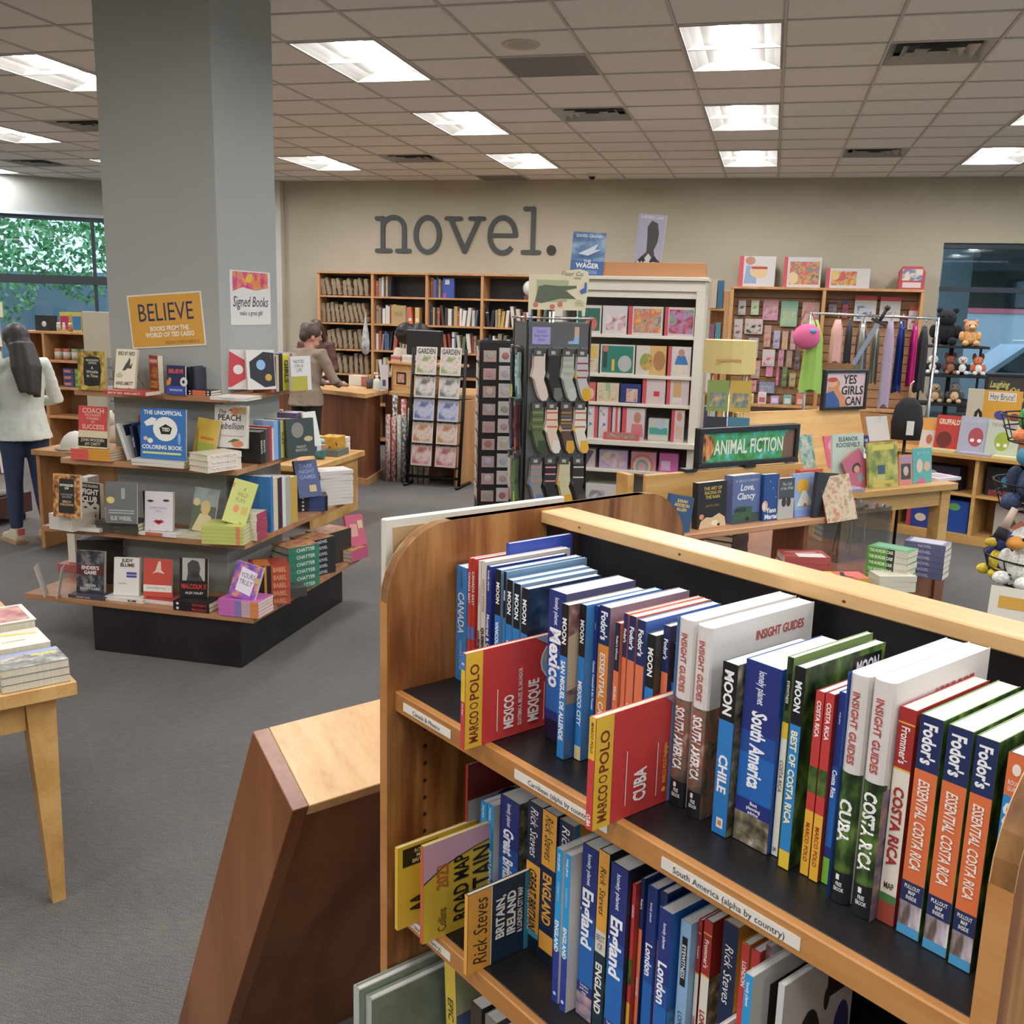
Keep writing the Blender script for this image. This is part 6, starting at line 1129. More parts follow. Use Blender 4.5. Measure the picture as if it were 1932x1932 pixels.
def person(P, az, label, Ht, skin, pose, top, bottom, shoes, hairf, facec=None, tilt=0, turn=0, sleeve=1.0, hem=.84, lean=0):
    """stands at P facing az. local frame: +y front, +x the person's right hand side when seen from behind"""
    s = Ht / 1.65; r = empty('person', TR(*P) @ RZ(az - math.pi / 2) @ Matrix.Scale(s, 4), label, 'person')
    SK = noise_mat('skin_' + skin[1:], [(.3, skin), (.7, skin)], (3, 3, 3), 1, .55)
    bd = MB()
    Hm = TR(0, lean * .5 + .015, 1.50) @ RZ(turn) @ RX(-tilt)
    # head with jaw, nose, brow, ears
    bd.ball((0, 0, .035), (.075, .093, .105), SK, 20, 14, Hm); bd.ball((0, .028, -.035), (.056, .06, .06), SK, 16, 10, Hm)
    bd.tube([Hm @ Vector((0, .09, .04)), Hm @ Vector((0, .108, .005)), Hm @ Vector((0, .1, -.008))], [.008, .014, .011], SK, 8)
    bd.ball((0, .083, .045), (.05, .015, .012), SK, 12, 6, Hm); bd.ball((0, .085, -.04), (.025, .012, .009), SK, 10, 6, Hm)
    for sx in (-1, 1): bd.ball((.078 * sx, -.005, .01), (.011, .02, .03), SK, 10, 6, Hm)
    sh = lambda sx: Vector((.165 * sx, lean * .42, 1.35))
    bd.tube([(0, lean * .42, 1.32), (0, lean * .45, 1.40), Hm @ Vector((0, -.01, -.03))], [.06, .05, .052], SK, 12)
    loft(bd, [((0, 0, .88), .14, .1), ((0, lean * .05, 1.0), .12, .085), ((0, lean * .2, 1.15), .135, .09), ((0, lean * .35, 1.28), .15, .09), ((0, lean * .42, 1.36), .12, .065)], SK)
    for sx, leg_ in ((-1, pose['legL']), (1, pose['legR'])):
        hip = Vector((.085 * sx, 0, .88)); kn, an, toe = [Vector(q) for q in leg_]
        bd.tube([hip, (hip + kn) / 2, kn, kn + (an - kn) * .35, an], [.083, .068, .05, .05, .033], SK, 12); bd.tube([an, an + (toe - an) * .5 - Vector((0, 0, .02)), toe], [.034, .035, .025], SK, 10)
    for sx, arm in ((-1, pose['armL']), (1, pose['armR'])):
        el, wr, hd, up = [Vector(q) for q in arm]
        bd.tube([Vector((.1 * sx, lean * .42, 1.34)), sh(sx), (sh(sx) + el) / 2, el, el + (wr - el) * .4, wr], [.05, .05, .042, .036, .036, .024], SK, 12)
        hand(bd, wr, hd, up, -sx if pose.get('palm_in', 1) else sx, SK)
    fused(bd, 'body', r, .0065, 3)
    for sx in (-1, 1):
        e = MB(); e.ball((.03 * sx, .083, .03), (.014, .008, .007), C('#d8d4cc', .3), 10, 6, Hm); e.ball((.03 * sx, .089, .03), (.006, .004, .0065), C('#1f1814', .3), 8, 6, Hm); e.build('eye', r)
        MB().tube([Hm @ Vector((.014 * sx, .094, .052)), Hm @ Vector((.03 * sx, .092, .057)), Hm @ Vector((.046 * sx, .08, .052))], .0035, C('#2a1f18', .8), 6).build('eyebrow', r)
    MB().tube([Hm @ Vector((-.022, .092, -.04)), Hm @ Vector((0, .1, -.038)), Hm @ Vector((.022, .092, -.04))], .0045, C('#8a4a44', .5), 6).build('mouth', r)
    tp = MB(); tm = C(top, .85) if isinstance(top, str) else top
    loft(tp, [((0, -.005, hem), .2, .165), ((0, 0, hem + .08), .188, .152), ((0, 0, hem + .16), .172, .136), ((0, lean * .05, 1.02), .156, .118), ((0, lean * .2, 1.15), .165, .122), ((0, lean * .35, 1.27), .175, .118), ((0, lean * .42, 1.36), .14, .088), ((0, lean * .44, 1.405), .075, .068)], tm, 24)
    for sx, arm in ((-1, pose['armL']), (1, pose['armR'])):
        el, wr = Vector(arm[0]), Vector(arm[1]); e2 = el + (wr - el) * sleeve
        tp.tube([Vector((.08 * sx, lean * .42, 1.33)), sh(sx), (sh(sx) + el) / 2, el, (el + e2) / 2, e2], [.07, .068, .056, .05, .044, .037], tm, 14)
    o = fused(tp, 'top_garment', r, .009, 3)
    dsp = o.modifiers.new('folds', 'DISPLACE'); tx_ = bpy.data.textures.get('cloth_folds') or bpy.data.textures.new('cloth_folds', 'CLOUDS'); tx_.noise_scale = .09; dsp.texture = tx_; dsp.strength = .02; dsp.mid_level = .5
    pn = MB(); pm = C(bottom, .85) if isinstance(bottom, str) else bottom
    loft(pn, [((0, 0, .83), .165, .125), ((0, 0, .92), .162, .122), ((0, 0, 1.0), .145, .108)], pm, 20)
    for sx, leg_ in ((-1, pose['legL']), (1, pose['legR'])):
        hip = Vector((.085 * sx, 0, .87)); kn, an, toe = [Vector(q) for q in leg_]
        pn.tube([hip + Vector((0, 0, .03)), hip - (hip - kn) * .12, (hip + kn) / 2, kn, kn + (an - kn) * .35, an + Vector((0, 0, .03))], [.095, .096, .08, .062, .06, .044], pm, 14)
    fused(pn, 'trousers', r, .01, 3)
    for sx, leg_ in ((-1, pose['legL']), (1, pose['legR'])):
        an, toe = Vector(leg_[1]), Vector(leg_[2]); f = (toe - an); f.z = 0; f.normalize(); a = math.atan2(f.y, f.x); SM = TR(an.x, an.y, 0) @ RZ(a)
        up_ = MB(); up_.prism([(-.06, .022), (.17, .022), (.185, .045), (.14, .07), (.05, .095), (.02, .115), (-.055, .12), (-.07, .06)], -.042, .042, C(shoes[0], .6), 'y', SM); sb = fused(up_, 'shoe', r, .007, 4)
        MB().prism([(-.068, .0), (.19, .0), (.198, .024), (-.075, .024)], -.046, .046, C(shoes[1], .6), 'y', SM).build('sole', sb)
        if len(shoes) > 2: MB().box((-.072, -.025, .07), (-.06, .025, .12), C(shoes[2], .6), .003, SM).build('heel_tab', sb)
    hairf(r, Hm)
    return r
def cap_hair(col, rings, strands=None, back=0, name='hair', bump=0):
    def f(r, Hm):
        mb = MB(); hm = noise_mat('hair_' + col[1:], [(.3, col), (.7, '#%02x%02x%02x' % tuple(min(255, int(int(col[i:i+2], 16) * 1.35 + 4)) for i in (1, 3, 5)))], (120, 120, 6), 4, .5)
        for c, rr in rings: mb.ball(c, rr, hm, 20, 12, Hm, bump)
        for path, rad_ in (strands or ()): mb.tube([Hm @ Vector(p) for p in path], rad_, hm, 10)
        fused(mb, name, r, .009 if not bump else .012, 3 if not bump else 1)
    return f
STAND = {'legL': ((-.09, .01, .47), (-.1, -.02, .085), (-.12, .12, .03)), 'legR': ((.09, .01, .47), (.1, -.02, .085), (.12, .12, .03))}
# shopper in pale shirt, seen from behind, turned to the card rack
pose = dict(STAND, armL=((-.25, .02, 1.08), (-.14, .24, 1.06), (.3, .9, .1), (0, 0, 1)), armR=((.26, .0, 1.08), (.15, .24, 1.05), (-.3, .9, .1), (0, 0, 1)))
pose['legL'] = ((-.08, .04, .47), (-.09, .03, .085), (-.1, .17, .03)); pose['legR'] = ((.09, -.02, .47), (.11, -.07, .085), (.13, .07, .03))
person((-5.3955,6.2916,0), rad(150), 'person in pale shirt and jeans with long brown hair browsing card rack', 1.65, '#c89a80', pose, '#d2d6ca', '#33415a', ('#d8cdb4', '#b8946c', '#c8605c'),
    cap_hair('#2a2320', [((0, -.02, .05), (.092, .108, .108)), ((0, -.06, -.02), (.088, .07, .11))], [([(-.03, -.09, -.02), (-.05, -.12, -.2), (-.05, -.125, -.38)], [.06, .06, .03]), ([(.03, -.09, -.02), (.05, -.12, -.2), (.04, -.125, -.42)], [.06, .06, .025]), ([(0, -.1, -.02), (0, -.135, -.2), (.0, -.14, -.4)], [.06, .06, .03])]), tilt=.25, sleeve=.85, hem=.8)
# customer leaning on the counter
pose = dict(STAND, armL=((-.2, .14, 1.09), (-.08, .34, 1.04), (.2, 1, 0), (0, 0, 1)), armR=((.27, .12, 1.09), (.14, .33, 1.04), (-.2, 1, 0), (0, 0, 1)))
person((-4.5, 9.22, 0), rad(70), 'customer in taupe sweater and black trousers leaning at the counter', 1.66, '#c09078', pose, '#8a7a68', '#1d1c1c', ('#2a2826', '#3a3836'),
    cap_hair('#3a2b22', [((0, -.015, .06), (.09, .106, .1)), ((0, -.07, .02), (.075, .05, .07)), ((-.02, -.06, .1), (.06, .06, .05))]), tilt=.2, turn=-.5, lean=.12, hem=.84)
# two clerks behind the counter
pose = dict(STAND, armL=((-.22, .1, 1.08), (-.1, .3, 1.05), (.2, 1, 0), (0, 0, 1)), armR=((.22, .1, 1.08), (.1, .3, 1.05), (-.2, 1, 0), (0, 0, 1)))
person((-5.2483,11.05,0), rad(-68), 'clerk with straight brown hair behind the counter, looking down', 1.66, '#d0a48c', pose, '#5a3c34', '#2c2a2c', ('#2a2826', '#3a3836'),
    cap_hair('#38281f', [((0, -.025, .06), (.09, .1, .1)), ((0, -.06, -.01), (.085, .06, .09))], [([(-.07, -.02, .06), (-.088, .0, -.06), (-.08, .02, -.22)], [.03, .03, .02]), ([(.07, -.02, .06), (.088, .0, -.06), (.08, .02, -.22)], [.03, .03, .02])]), tilt=.45, lean=.08)
person((-4.0468,11.1,0), rad(-72), 'clerk with voluminous black curly hair behind the monitor', 1.62, '#5a3c2e', pose, '#c9bca8', '#2c2a2c', ('#2a2826', '#3a3836'),
    cap_hair('#17130f', [((-.09, -.04, .06), (.12, .12, .13)), ((.09, -.04, .06), (.12, .12, .13)), ((0, -.06, .04), (.12, .1, .13)), ((0, -.03, .09), (.08, .09, .06))], bump=.07), tilt=.25)
# paper held by the shopper

# ================================================================== sock spinner
SKM = TR(-1.36, 6.3, 0) @ RZ(rad(26))
sk = empty('sock_spinner', SKM, 'grey revolving sock rack with crocodile header sign', 'rack')
GREYP = C('#5c5c5a', .5)
for k in range(4):
    MB().box((-.2, -.2, .32), (.2, -.188, 1.775), GREYP, .002, RZ(k * math.pi / 2)).build('display_panel', sk)
    MB().tube([(-.2, -.2, .3), (-.2, -.2, 1.79)], .009, DARKMETAL, 6, RZ(k * math.pi / 2)).build('corner_post', sk)
    MB().box((-.2, -.2005, 1.62), (.2, -.2, 1.622), CHROME, 0, RZ(k * math.pi / 2)).build('hook_rail', sk)
MB().lathe([(.26, 0), (.28, .02), (.26, .05), (.05, .07), (.04, .32)], DARKMETAL, 20).build('base', sk); MB().tube([(0, 0, .3), (0, 0, 1.84)], .02, CHROME, 8).build('pole', sk)
MB().tube([(-.21, -.21, 1.8), (.21, -.21, 1.8), (.21, .21, 1.8), (-.21, .21, 1.8), (-.21, -.21, 1.8)], .008, CHROME, 6).build('top_ring', sk)
hd = MB().prism([(-.2, 1.815), (-.185, 1.815), (-.182, 1.85), (.14, 1.85), (.143, 1.815), (.16, 1.815), (.18, 2.05), (.17, 2.085), (.12, 2.1), (.04, 2.09), (.0, 2.065), (-.2, 2.06)], -.205, -.2, C('#d8cdaa', .6)).build('header_sign', sk)
hp = MB(); fr = lambda a, b, o: (a, -.206 - o, b)
hp.quad([fr(-.15, 1.9, .001), fr(.04, 1.9, .001), fr(.05, 2.03, .001), fr(-.15, 2.03, .001)], C('#a8ac84', .6)); hp.quad([fr(*q, .0016) for q in ((-.16, 1.9), (-.14, 1.99), (-.1, 2.0), (.0, 1.995), (.1, 2.0), (.1, 1.985), (.03, 1.97), (.1, 1.92), (.0, 1.92), (-.12, 1.89))], C('#5c6450', .6))
for x, z in ((-.155, 1.88), (-.05, 1.87), (-.0, 1.885)): hp.quad([fr(x + .016 * math.cos(k * .6283), z + .016 * math.sin(k * .6283), .002) for k in range(10)], C('#c8725c', .6))
hp.quad([fr(*q, .002) for q in ((.12, 1.97), (.15, 1.99), (.15, 2.02), (.165, 2.02), (.165, 1.96), (.13, 1.95))], C('#4a68a4', .6)); hp.build('header_print', hd)['kind'] = 'stuff'
MB().text('Flour Co.', (.0, 2.058, .15, 2.085), C('#6a624c', .6), fr, 0, 0, d=.002, shear=.2).build('header_lettering', hd)['kind'] = 'stuff'; MB().text('SOCKS', (.07, 2.04, .14, 2.05), C('#6a624c', .6), fr, 0, 1, d=.002).build('header_lettering', hd)['kind'] = 'stuff'
MB().text('SMALL|COMPANY|COTTON', (.09, 1.875, .15, 1.915), C('#8a8068', .6), fr, 0, 0, d=.002).build('header_lettering', hd)['kind'] = 'stuff'
nt = MB().box((-.17, -.204, 1.64), (-.055, -.2005, 1.745), C('#9c98c8', .6)).build('paper_note', sk); MB().text('Socks|buy two|save', (-.16, 1.66, -.065, 1.73), C('#5a5890', .6), lambda a, b, o: (a, -.2045 - o, b), 0, 0, d=.0005).build('note_lettering', nt)['kind'] = 'stuff'
fp = MB(); fp.quad([(.1, -.2012, 1.75), (.13, -.2012, 1.75), (.13, -.2012, 1.69), (.1, -.2012, 1.69)], C('#c8a48c', .6)); fp.quad([(.06, -.2013, 1.645), (.13, -.2013, 1.645), (.13, -.2013, 1.69), (.1, -.2013, 1.69), (.095, -.2013, 1.665), (.06, -.2013, 1.66)], C('#8fb0d4', .6)); fp.build('foot_print', sk)['kind'] = 'stuff'
def sock(M, label, c1, c2, stripes=None, cuff=None, s=1.0):
    """hanging pair of socks: outline in x-z hanging from the origin"""
    o = empty('sock_pair', M @ Matrix.Scale(s, 4), label, 'socks', 'socks on the spinner')
    leg = [(-.034, -.03), (.034, -.03), (.036, -.12), (.04, -.15), (.03, -.19), (-.03, -.19), (-.048, -.17), (-.042, -.14), (-.036, -.11)]
    foot = [(-.03, -.19), (.03, -.19), (.05, -.24), (.062, -.29), (.05, -.318), (.024, -.322), (.004, -.3), (-.014, -.25)]
    for k in range(2):
        mb = MB(); x = .008 * k
        mb.prism([(a + x, b) for a, b in leg][::-1], -.012 - .014 * k, -.0 - .014 * k, C(c1, .9)); mb.prism([(a + x, b) for a, b in foot][::-1], -.012 - .014 * k, .0 - .014 * k, C(c1, .9))
        mb.build('sock', o)
    pt = MB(); y = -.0268
    pt.quad([(.014, y, -.24), (.058, y, -.24), (.07, y, -.29), (.058, y, -.319), (.032, y, -.322), (.012, y, -.3)][::-1], C(c2, .9)); pt.quad([(-.041, y, -.17), (-.034, y, -.14), (-.018, y, -.16), (-.024, y, -.19)], C(c2, .9))
    if stripes:
        for q in range(6): pt.quad([(-.027, y - .0002, -.06 - .022 * q), (.042, y - .0002, -.06 - .022 * q), (.042, y - .0002, -.069 - .022 * q), (-.027, y - .0002, -.069 - .022 * q)][::-1], C(stripes[q % len(stripes)], .9))
    pt.build('pattern', o)['kind'] = 'stuff'
    MB().box((-.032, -.0285, -.045), (.034, .003, .0), C(cuff or '#4a4844', .6)).build('header_card', o); MB().box((-.012, -.0292, -.034), (.014, -.0286, -.014), C('#b0a89c', .6)).build('card_emblem', o); MB().tube([(0, -.03, .008), (0, .02, .008)], .003, CHROME, 5).build('hook', o)
    return o
SOCKS = [[('cream socks with black cat drawing', '#d0c0b0', '#d0c0b0', None), ('black socks with grey toes', '#33322e', '#6a6a66', None), ('pale grey-green patterned socks', '#a8ac9c', '#b4b8ac', ('#98a08c', '#b4b8a8')), ('grey socks with red and yellow toes', '#b8b4b0', '#d0a030', ('#b8b4b0', '#8a3a40'))],
         [('dark green leafy socks', '#5c6a44', '#3c4a34', ('#7a8a58', '#4a5a3c')), ('cream socks with red picture', '#d8c0a8', '#d8d0c0', ('#c85848', '#d8c0a8')), ('brown and mustard striped socks', '#5a4a3c', '#c8983c', ('#a87a3c', '#5c6474', '#b8a890')), ('yellow and cream socks with red leaves', '#d8cfbc', '#d8a83c', ('#b85c44', '#d8cfbc'))],
         [('grey socks with coral motif and blue heel', '#8a8680', '#5a78a8', ('#b88074', '#8a8680')), ('black socks with pink outline print', '#2f2d2c', '#3c3a38', ('#d88a94', '#2f2d2c')), ('pale yellow penguin socks', '#c8bc90', '#d8a02c', ('#b8c4a8', '#c8bc90')), ('black socks with white skull print', '#38342f', '#4a4640', ('#c8c0b0', '#38342f', '#38342f'))]]
for r_, (z, row_) in enumerate(zip((1.615, 1.285, .94), SOCKS)):
    for c, it in enumerate(row_):
        sock(SKM @ TR(-.135 + .092 * c, -.215, z), it[0] + ' on the %s hook row facing the aisle' % ('top', 'middle', 'lower')[r_], it[1], it[2], it[3])
for r_, (z, cols) in enumerate(((1.615, (('#2c3038', 'black and teal'), ('#a8c4b8', 'lime and blue striped'))), (1.285, (('#5a4854', 'plum'), ('#5a2c2c', 'maroon and red'))), (.94, (('#c8c4b4', 'white and green'), ('#5c7a4c', 'green leaf'))))):
    for c, (cc, nm) in enumerate(cols): sock(SKM @ RZ(-math.pi / 2) @ TR(-.08 + .15 * c, -.215, z), nm + ' socks on the %s row of spinner side' % ('top', 'middle', 'lower')[r_], cc, ('#b8c83c', '#3c5a7c', '#b85c44')[(r_ + c) % 3], ('#6a9ac8', '#c8d8c8') if nm.startswith('lime') else None)
# sticker and magnet spinner behind it
STM = TR(-1.86, 7.0, 0) @ RZ(rad(20))
st = empty('sticker_spinner', STM, 'black revolving rack of stickers and magnets beside sock rack', 'rack')
for k in range(4): MB().box((-.18, -.18, .1), (.18, -.17, 1.62), C('#262422', .5), .002, RZ(k * math.pi / 2)).build('display_panel', st)
MB().lathe([(.24, 0), (.25, .03), (.1, .06), (.06, .1)], DARKMETAL, 18).build('base', st)
SPC = ['#c8a8a0', '#b8c0c8', '#d0c4a4', '#c89aa4', '#a8b49c', '#d8d0c8', '#c8b8d0', '#b87a74']
for f_, az in ((0, 0), (1, -math.pi / 2)):
    for r_ in range(9):
        for c in range(3):
            k = r_ * 3 + c + f_; o = MB().box((-.045, -.004, 0), (.045, 0, .1 if k % 3 else .08), C(SPC[(k * 5 + r_) % 8], .5), .001).build('sticker', None, STM @ RZ(az) @ TR(-.11 + .11 * c, -.1805, .48 + .125 * r_)); tag(o, 'small sticker pack, %s row up, %s column, %s of black rack' % (ORD[r_], ORD[c], ('aisle face', 'side face')[f_]), 'sticker', 'stickers on the black rack'); MB().ball((0, -.0043, .045), (.026, .0008, .026), C(SPC[(k * 3 + 4) % 8], .5), 10, 6).build('motif', o)
# ================================================================== white toy bookcase
WC = empty('toy_bookcase', TR(0, 0, 0), 'tall white painted bookcase stocked with boxed toys', 'bookcase')
wx0, wx1, wy, wd_ = -1.77, -.535, 8.3, .36; WZ = (1.6651,1.3379,1.1009,0.792,0.5331)
for x in (wx0, wx1 - .07): MB().box((x, wy, 0), (x + .07, wy + wd_, 2.02), WHITEPAINT, .003).build('stile', WC)
MB().box((wx0, wy, 2.02), (wx1, wy + wd_, 2.105), WHITEPAINT, .003).build('head_rail', WC); MB().box((wx0 - .02, wy - .03, 2.105), (wx1 + .02, wy + wd_, 2.135), WHITEPAINT, .004).build('cornice', WC)
MB().box((wx0 + .07, wy + .02, 1.965), (wx1 - .07, wy + .05, 2.02), WHITEPAINT).build('valance', WC)
MB().box((wx0 + .07, wy + wd_ - .012, 0), (wx1 - .07, wy + wd_, 2.02), C('#8a857a', .6)).build('back_board', WC)
for k, z in enumerate(WZ): MB().box((wx0 + .07 if k != 3 else wx0 - .01, wy + (.01 if k != 3 else -.06), z - (.028 if k != 3 else .045)), (wx1 - .07 if k != 3 else wx1 + .01, wy + wd_ - .012, z), WHITEPAINT, .003).build('shelf_board', WC)
MB().box((wx0 + .07, wy + .02, .0), (wx1 - .07, wy + wd_ - .012, .1), WHITEPAINT).build('plinth', WC)
def toybox(px, depth, paper, label, decs, name='toy_box', cat='toy box', grp='boxed toys', y=None, zfix=None, tilt=0):
    x, Y, z, w, h = px
    return poster(name, TR(x, Y if y is None else y, z if zfix is None else zfix + .0008) @ RX(-tilt), w - .004, h, paper, label, decs, cat, depth, grp)
def pic(n_, *cs): return noise_mat('toy_print_' + n_, [(.34 + .11 * k, c) for k, c in enumerate(cs)], (13, 13, 13), 3, .45, 0, .5)
RED = '#c8525a'
W1 = [(1082, 1130, '#ccc4bc', 'white toy car box beside the sock rack', [('r', .05, .1, .95, .9, '#2f6a58'), ('e', .6, .35, .25, .25, '#c86a5c')]), (1132, 1179, '#cfc6c4', 'white toy oven box on the top bookcase shelf', [('r', .15, .15, .95, .7, pic('oven', '#8a6a80', '#c8a0a4', '#d8d0c8'))]), (1181, 1246, '#cfc4bc', 'toy kitchen box with grey grater and vegetables', [('r', .0, .0, .12, 1, RED), ('r', .15, .08, .95, .92, pic('veg', '#6a7a74', '#b8a080', '#c86a5c', '#d8b04c'))]), (1249, 1304, '#cfc0bc', 'toy flower box with red blooms at the shelf end', [('r', .0, .0, .12, 1, RED), ('r', .15, .08, .97, .92, pic('bloom', '#6a4a54', '#b85a64', '#a88ab4', '#6a9a5c'))])]
W2 = [(1106, 1128, '#c8c4b8', 'narrow food toy box beside sock rack on second shelf', [('r', .05, .5, .95, .95, '#d0b060'), ('r', .05, .05, .95, .45, pic('food', '#a85c4c', '#d0b080', '#c8c4b8'))]), (1131, 1197, '#ccc8bc', 'green salad toy set box with bowl and bottle', [('r', .04, .04, .96, .96, '#2f7a68'), ('e', .72, .36, .2, .28, '#b0b0a8'), ('r', .34, .1, .42, .5, '#d8b03c'), ('r', .08, .2, .2, .75, '#2c4a44'), ('e', .15, .85, .08, .1, '#c86a5c')]), (1199, 1256, '#d0a868', 'pizza toy box with ochre half', [('r', .0, 0, .46, 1, '#ccc4b4'), ('e', .35, .45, .22, .3, pic('pizza', '#b85c4c', '#d0a060', '#8a9a4c')), ('e', .78, .5, .2, .34, '#a87a4c')]), (1259, 1302, '#ccc4c0', 'toy dough box with blue-shirted child picture', [('r', 0, 0, .16, 1, RED), ('p', [(.3, .4), (.4, .7), (.75, .7), (.9, .4)], '#3f74ac'), ('e', .58, .8, .14, .13, '#b8846c'), ('r', .25, .1, .9, .36, pic('dough', '#c8a880', '#d8ccb8'))])]
W3 = [(1104, 1125, '#c8645c', 'red lunch bag beside sock rack on third shelf', [('e', .5, .4, .4, .3, '#d8b8a4')]), (1127, 1170, '#d0bc9c', 'cream picnic basket toy with green handle', [('r', .1, .1, .9, .6, pic('picnic', '#b86a5c', '#d8c4a0', '#a8b48c')), ('r', .4, .6, .6, 1, '#8ab48c')]), (1172, 1212, '#26356c', 'navy toy bag with framed animal picture', [('r', .3, .05, .85, .75, '#c8a8b0'), ('r', .35, .1, .8, .7, pic('animal', '#3c68a8', '#d8a06c', '#c8c0b8'))]), (1214, 1258, '#d0bcb8', 'pale pink toy box with red flag sign', [('r', 0, 0, .18, 1, RED), ('r', .5, .3, .75, .5, '#c8404c')]), (1260, 1302, '#ccbcb8', 'pink boxed toy blender seen through its window', [('r', 0, 0, .16, 1, RED), ('r', .3, .3, .65, .9, '#c8a070'), ('r', .25, .1, .7, .3, '#d8ccc8')])]
W4 = [(1106, 1131, '#ccc4c0', 'first slim white toy box with blue figures on ledge', [('r', .75, 0, 1, 1, RED), ('r', .1, .3, .6, .9, pic('fig', '#5a78a8', '#d8d0cc'))]), (1133, 1157, '#ccc4c0', 'second slim white toy box with blue figures on ledge', [('r', .75, 0, 1, 1, RED), ('r', .1, .3, .6, .9, pic('fig', '#5a78a8', '#d8d0cc'))]), (1159, 1175, '#ccc4c0', 'narrow white and red toy box on the ledge', [('r', .4, 0, .7, 1, RED)]), (1178, 1222, '#ccc0bc', 'toy box with red stripe and toddler picture', [('r', 0, 0, .2, 1, RED), ('e', .68, .7, .16, .18, '#b8846c'), ('p', [(.4, .1), (.45, .5), (.9, .5), (.98, .1)], '#c87a80')]), (1229, 1268, '#b8bcae', 'low toy box with teal waves and cloud', [('r', .05, .3, .95, .6, '#4a9a8c'), ('e', .6, .75, .25, .2, '#b0b8c8'), ('r', .0, .05, 1, .22, '#c8c4b0')]), (1272, 1297, '#cdbcb8', 'tall pink toy box at the ledge end', [('r', 0, 0, .25, 1, RED), ('e', .6, .8, .22, .14, '#b8846c'), ('r', .35, .1, .9, .5, pic('sun', '#d8a85c', '#c8b0a4'))])]
W5 = [(1102, 1130, '#c8b8b4', 'folded patterned pouch on the lowest toy shelf', [('p', [(0, 0), (.3, 0), (.9, .9), (0, 1)], '#6a6478')]), (1137, 1193, '#b8a4c0', 'lilac cushion pack with pastel swirls', [('e', .5, .5, .46, .42, pic('swirl', '#a88cb8', '#c8a8bc', '#d8c8a8'))]), (1199, 1248, '#c89098', 'rainbow shaped pink toy case', [('e', .45, .3, .45, .6, '#c8746c'), ('e', .45, .25, .36, .5, '#d8b8a4'), ('e', .45, .2, .26, .4, '#8aa094'), ('e', .45, .15, .16, .3, '#c8a0a4')]), (1253, 1290, '#c868a4', 'magenta toy case with white scallops', [('r', .1, .1, .6, .6, pic('scal', '#c888b4', '#d8b8d0'))])]
H_ = (1.8961,1.5789,1.3139,1.0589,0.6933)
XPX = lambda px: -1.5079 + (px - 1100) * 0.0044
for lvl, lst in enumerate((W1, W2, W3, W4, W5)):
    for (xa, xb, paper, lab, decs) in lst:
        xa_, xb_ = XPX(xa), XPX(xb); h = H_[lvl] - WZ[lvl] if lvl != 2 or xa > 1210 else (H_[lvl] - WZ[lvl]) * .74
        if lvl == 3 and 1225 < xa < 1270: h *= .7
        xb_ = min(xb_, wx1 - .075)
        toybox(((xa_ + xb_) / 2, wy + .03, WZ[lvl] + .0008, xb_ - xa_, h), .12, paper, lab, decs)
o = toybox((XPX(1180), wy - .05, WZ[3] + .0008, .3, .06), .06, '#c8645c', 'low red tray of small toys on the bookcase ledge', [('r', .1, .3, .9, .9, pic('tray', '#c8c0b8', '#b8746c', '#8a9a84'))], 'toy_tray', 'tray')
toybox((XPX(1144), wy + .05, .101, .28, 0.3909 - .1), .2, '#ccc8c0', 'white boxed toy racers on the bookcase floor', [('r', .05, .5, .6, .8, pic('race', '#b8645c', '#8aa0b0', '#d0ccc4'))])
# wooden box and posters on top of it
o = empty('wooden_box', TR(-1.0172, 8.36, 2.1355), 'shallow wooden box on top of the white bookcase', 'box'); MB().box((-.5, 0, 0), (.47, .014, .115), C('#c08a5c', .5), .002).build('front_board', o); MB().box((-.5, .2, 0), (.47, .214, .115), C('#c08a5c', .5), .002).build('back_board', o); MB().box((-.5, .0145, 0), (-.486, .1995, .115), C('#b88258', .5)).build('side_board', o); MB().box((.456, .0145, 0), (.47, .1995, .115), C('#b88258', .5)).build('side_board', o)
WAVE = noise_mat('sea_print', [(.32, '#3c5a80'), (.48, '#5a7ca0'), (.6, '#8aa4bc'), (.74, '#c0ccd4')], (5, 5, 9), 4, .5)
poster('poster', TR(-1.5227, 8.34, 2.136) @ RX(-.05) @ RY(.05), 0.2765, 0.35, '#4f6f98', 'blue stormy sea book poster leaning above the white bookcase', [('r', 0, 0, 1, 1, WAVE), ('r', 0, .0, 1, .34, '#44689a'), ('t', 'DAVID GRANN', .1, .88, .9, .95, '#d8dce4', 1), ('p', [(.2, .5), (.5, .62), (.8, .75), (.7, .6), (.9, .62), (.5, .46)], '#d0d8dc'), ('t', 'THE', .38, .3, .62, .37, '#e4e4e0', 1), ('t', 'WAGER', .1, .18, .92, .29, '#e8e8e4', 2), ('t', 'A TALE OF SHIPWRECK|MUTINY AND MURDER', .12, .05, .88, .13, '#c8d0dc', 0)], th=.02)
poster('poster', TR(-1.0438, 8.46, 2.136) @ RX(-.04) @ RY(.07), 0.2277, 0.5055, '#a8a4b4', 'grey portrait book poster behind the wooden box', [('p', [(.1, .18), (.2, .3), (.42, .4), (.4, .6), (.36, .8), (.5, .9), (.72, .86), (.8, .7), (.78, .56), (.68, .44), (.72, .36), (.95, .22), (1, .18)], '#4a4642'), ('p', [(.0, .0), (.0, .2), (.3, .34), (.5, .2), (.7, .34), (1, .24), (1, 0)], '#26262c'), ('p', [(.38, .3), (.5, .18), (.62, .32), (.5, .38)], '#c8c4c8'), ('t', 'A PROMISED LAND', .1, .93, .9, .97, '#d8d4dc', 1), ('t', 'BARACK', .1, .17, .9, .25, '#e0dce4', 2)], th=.02)
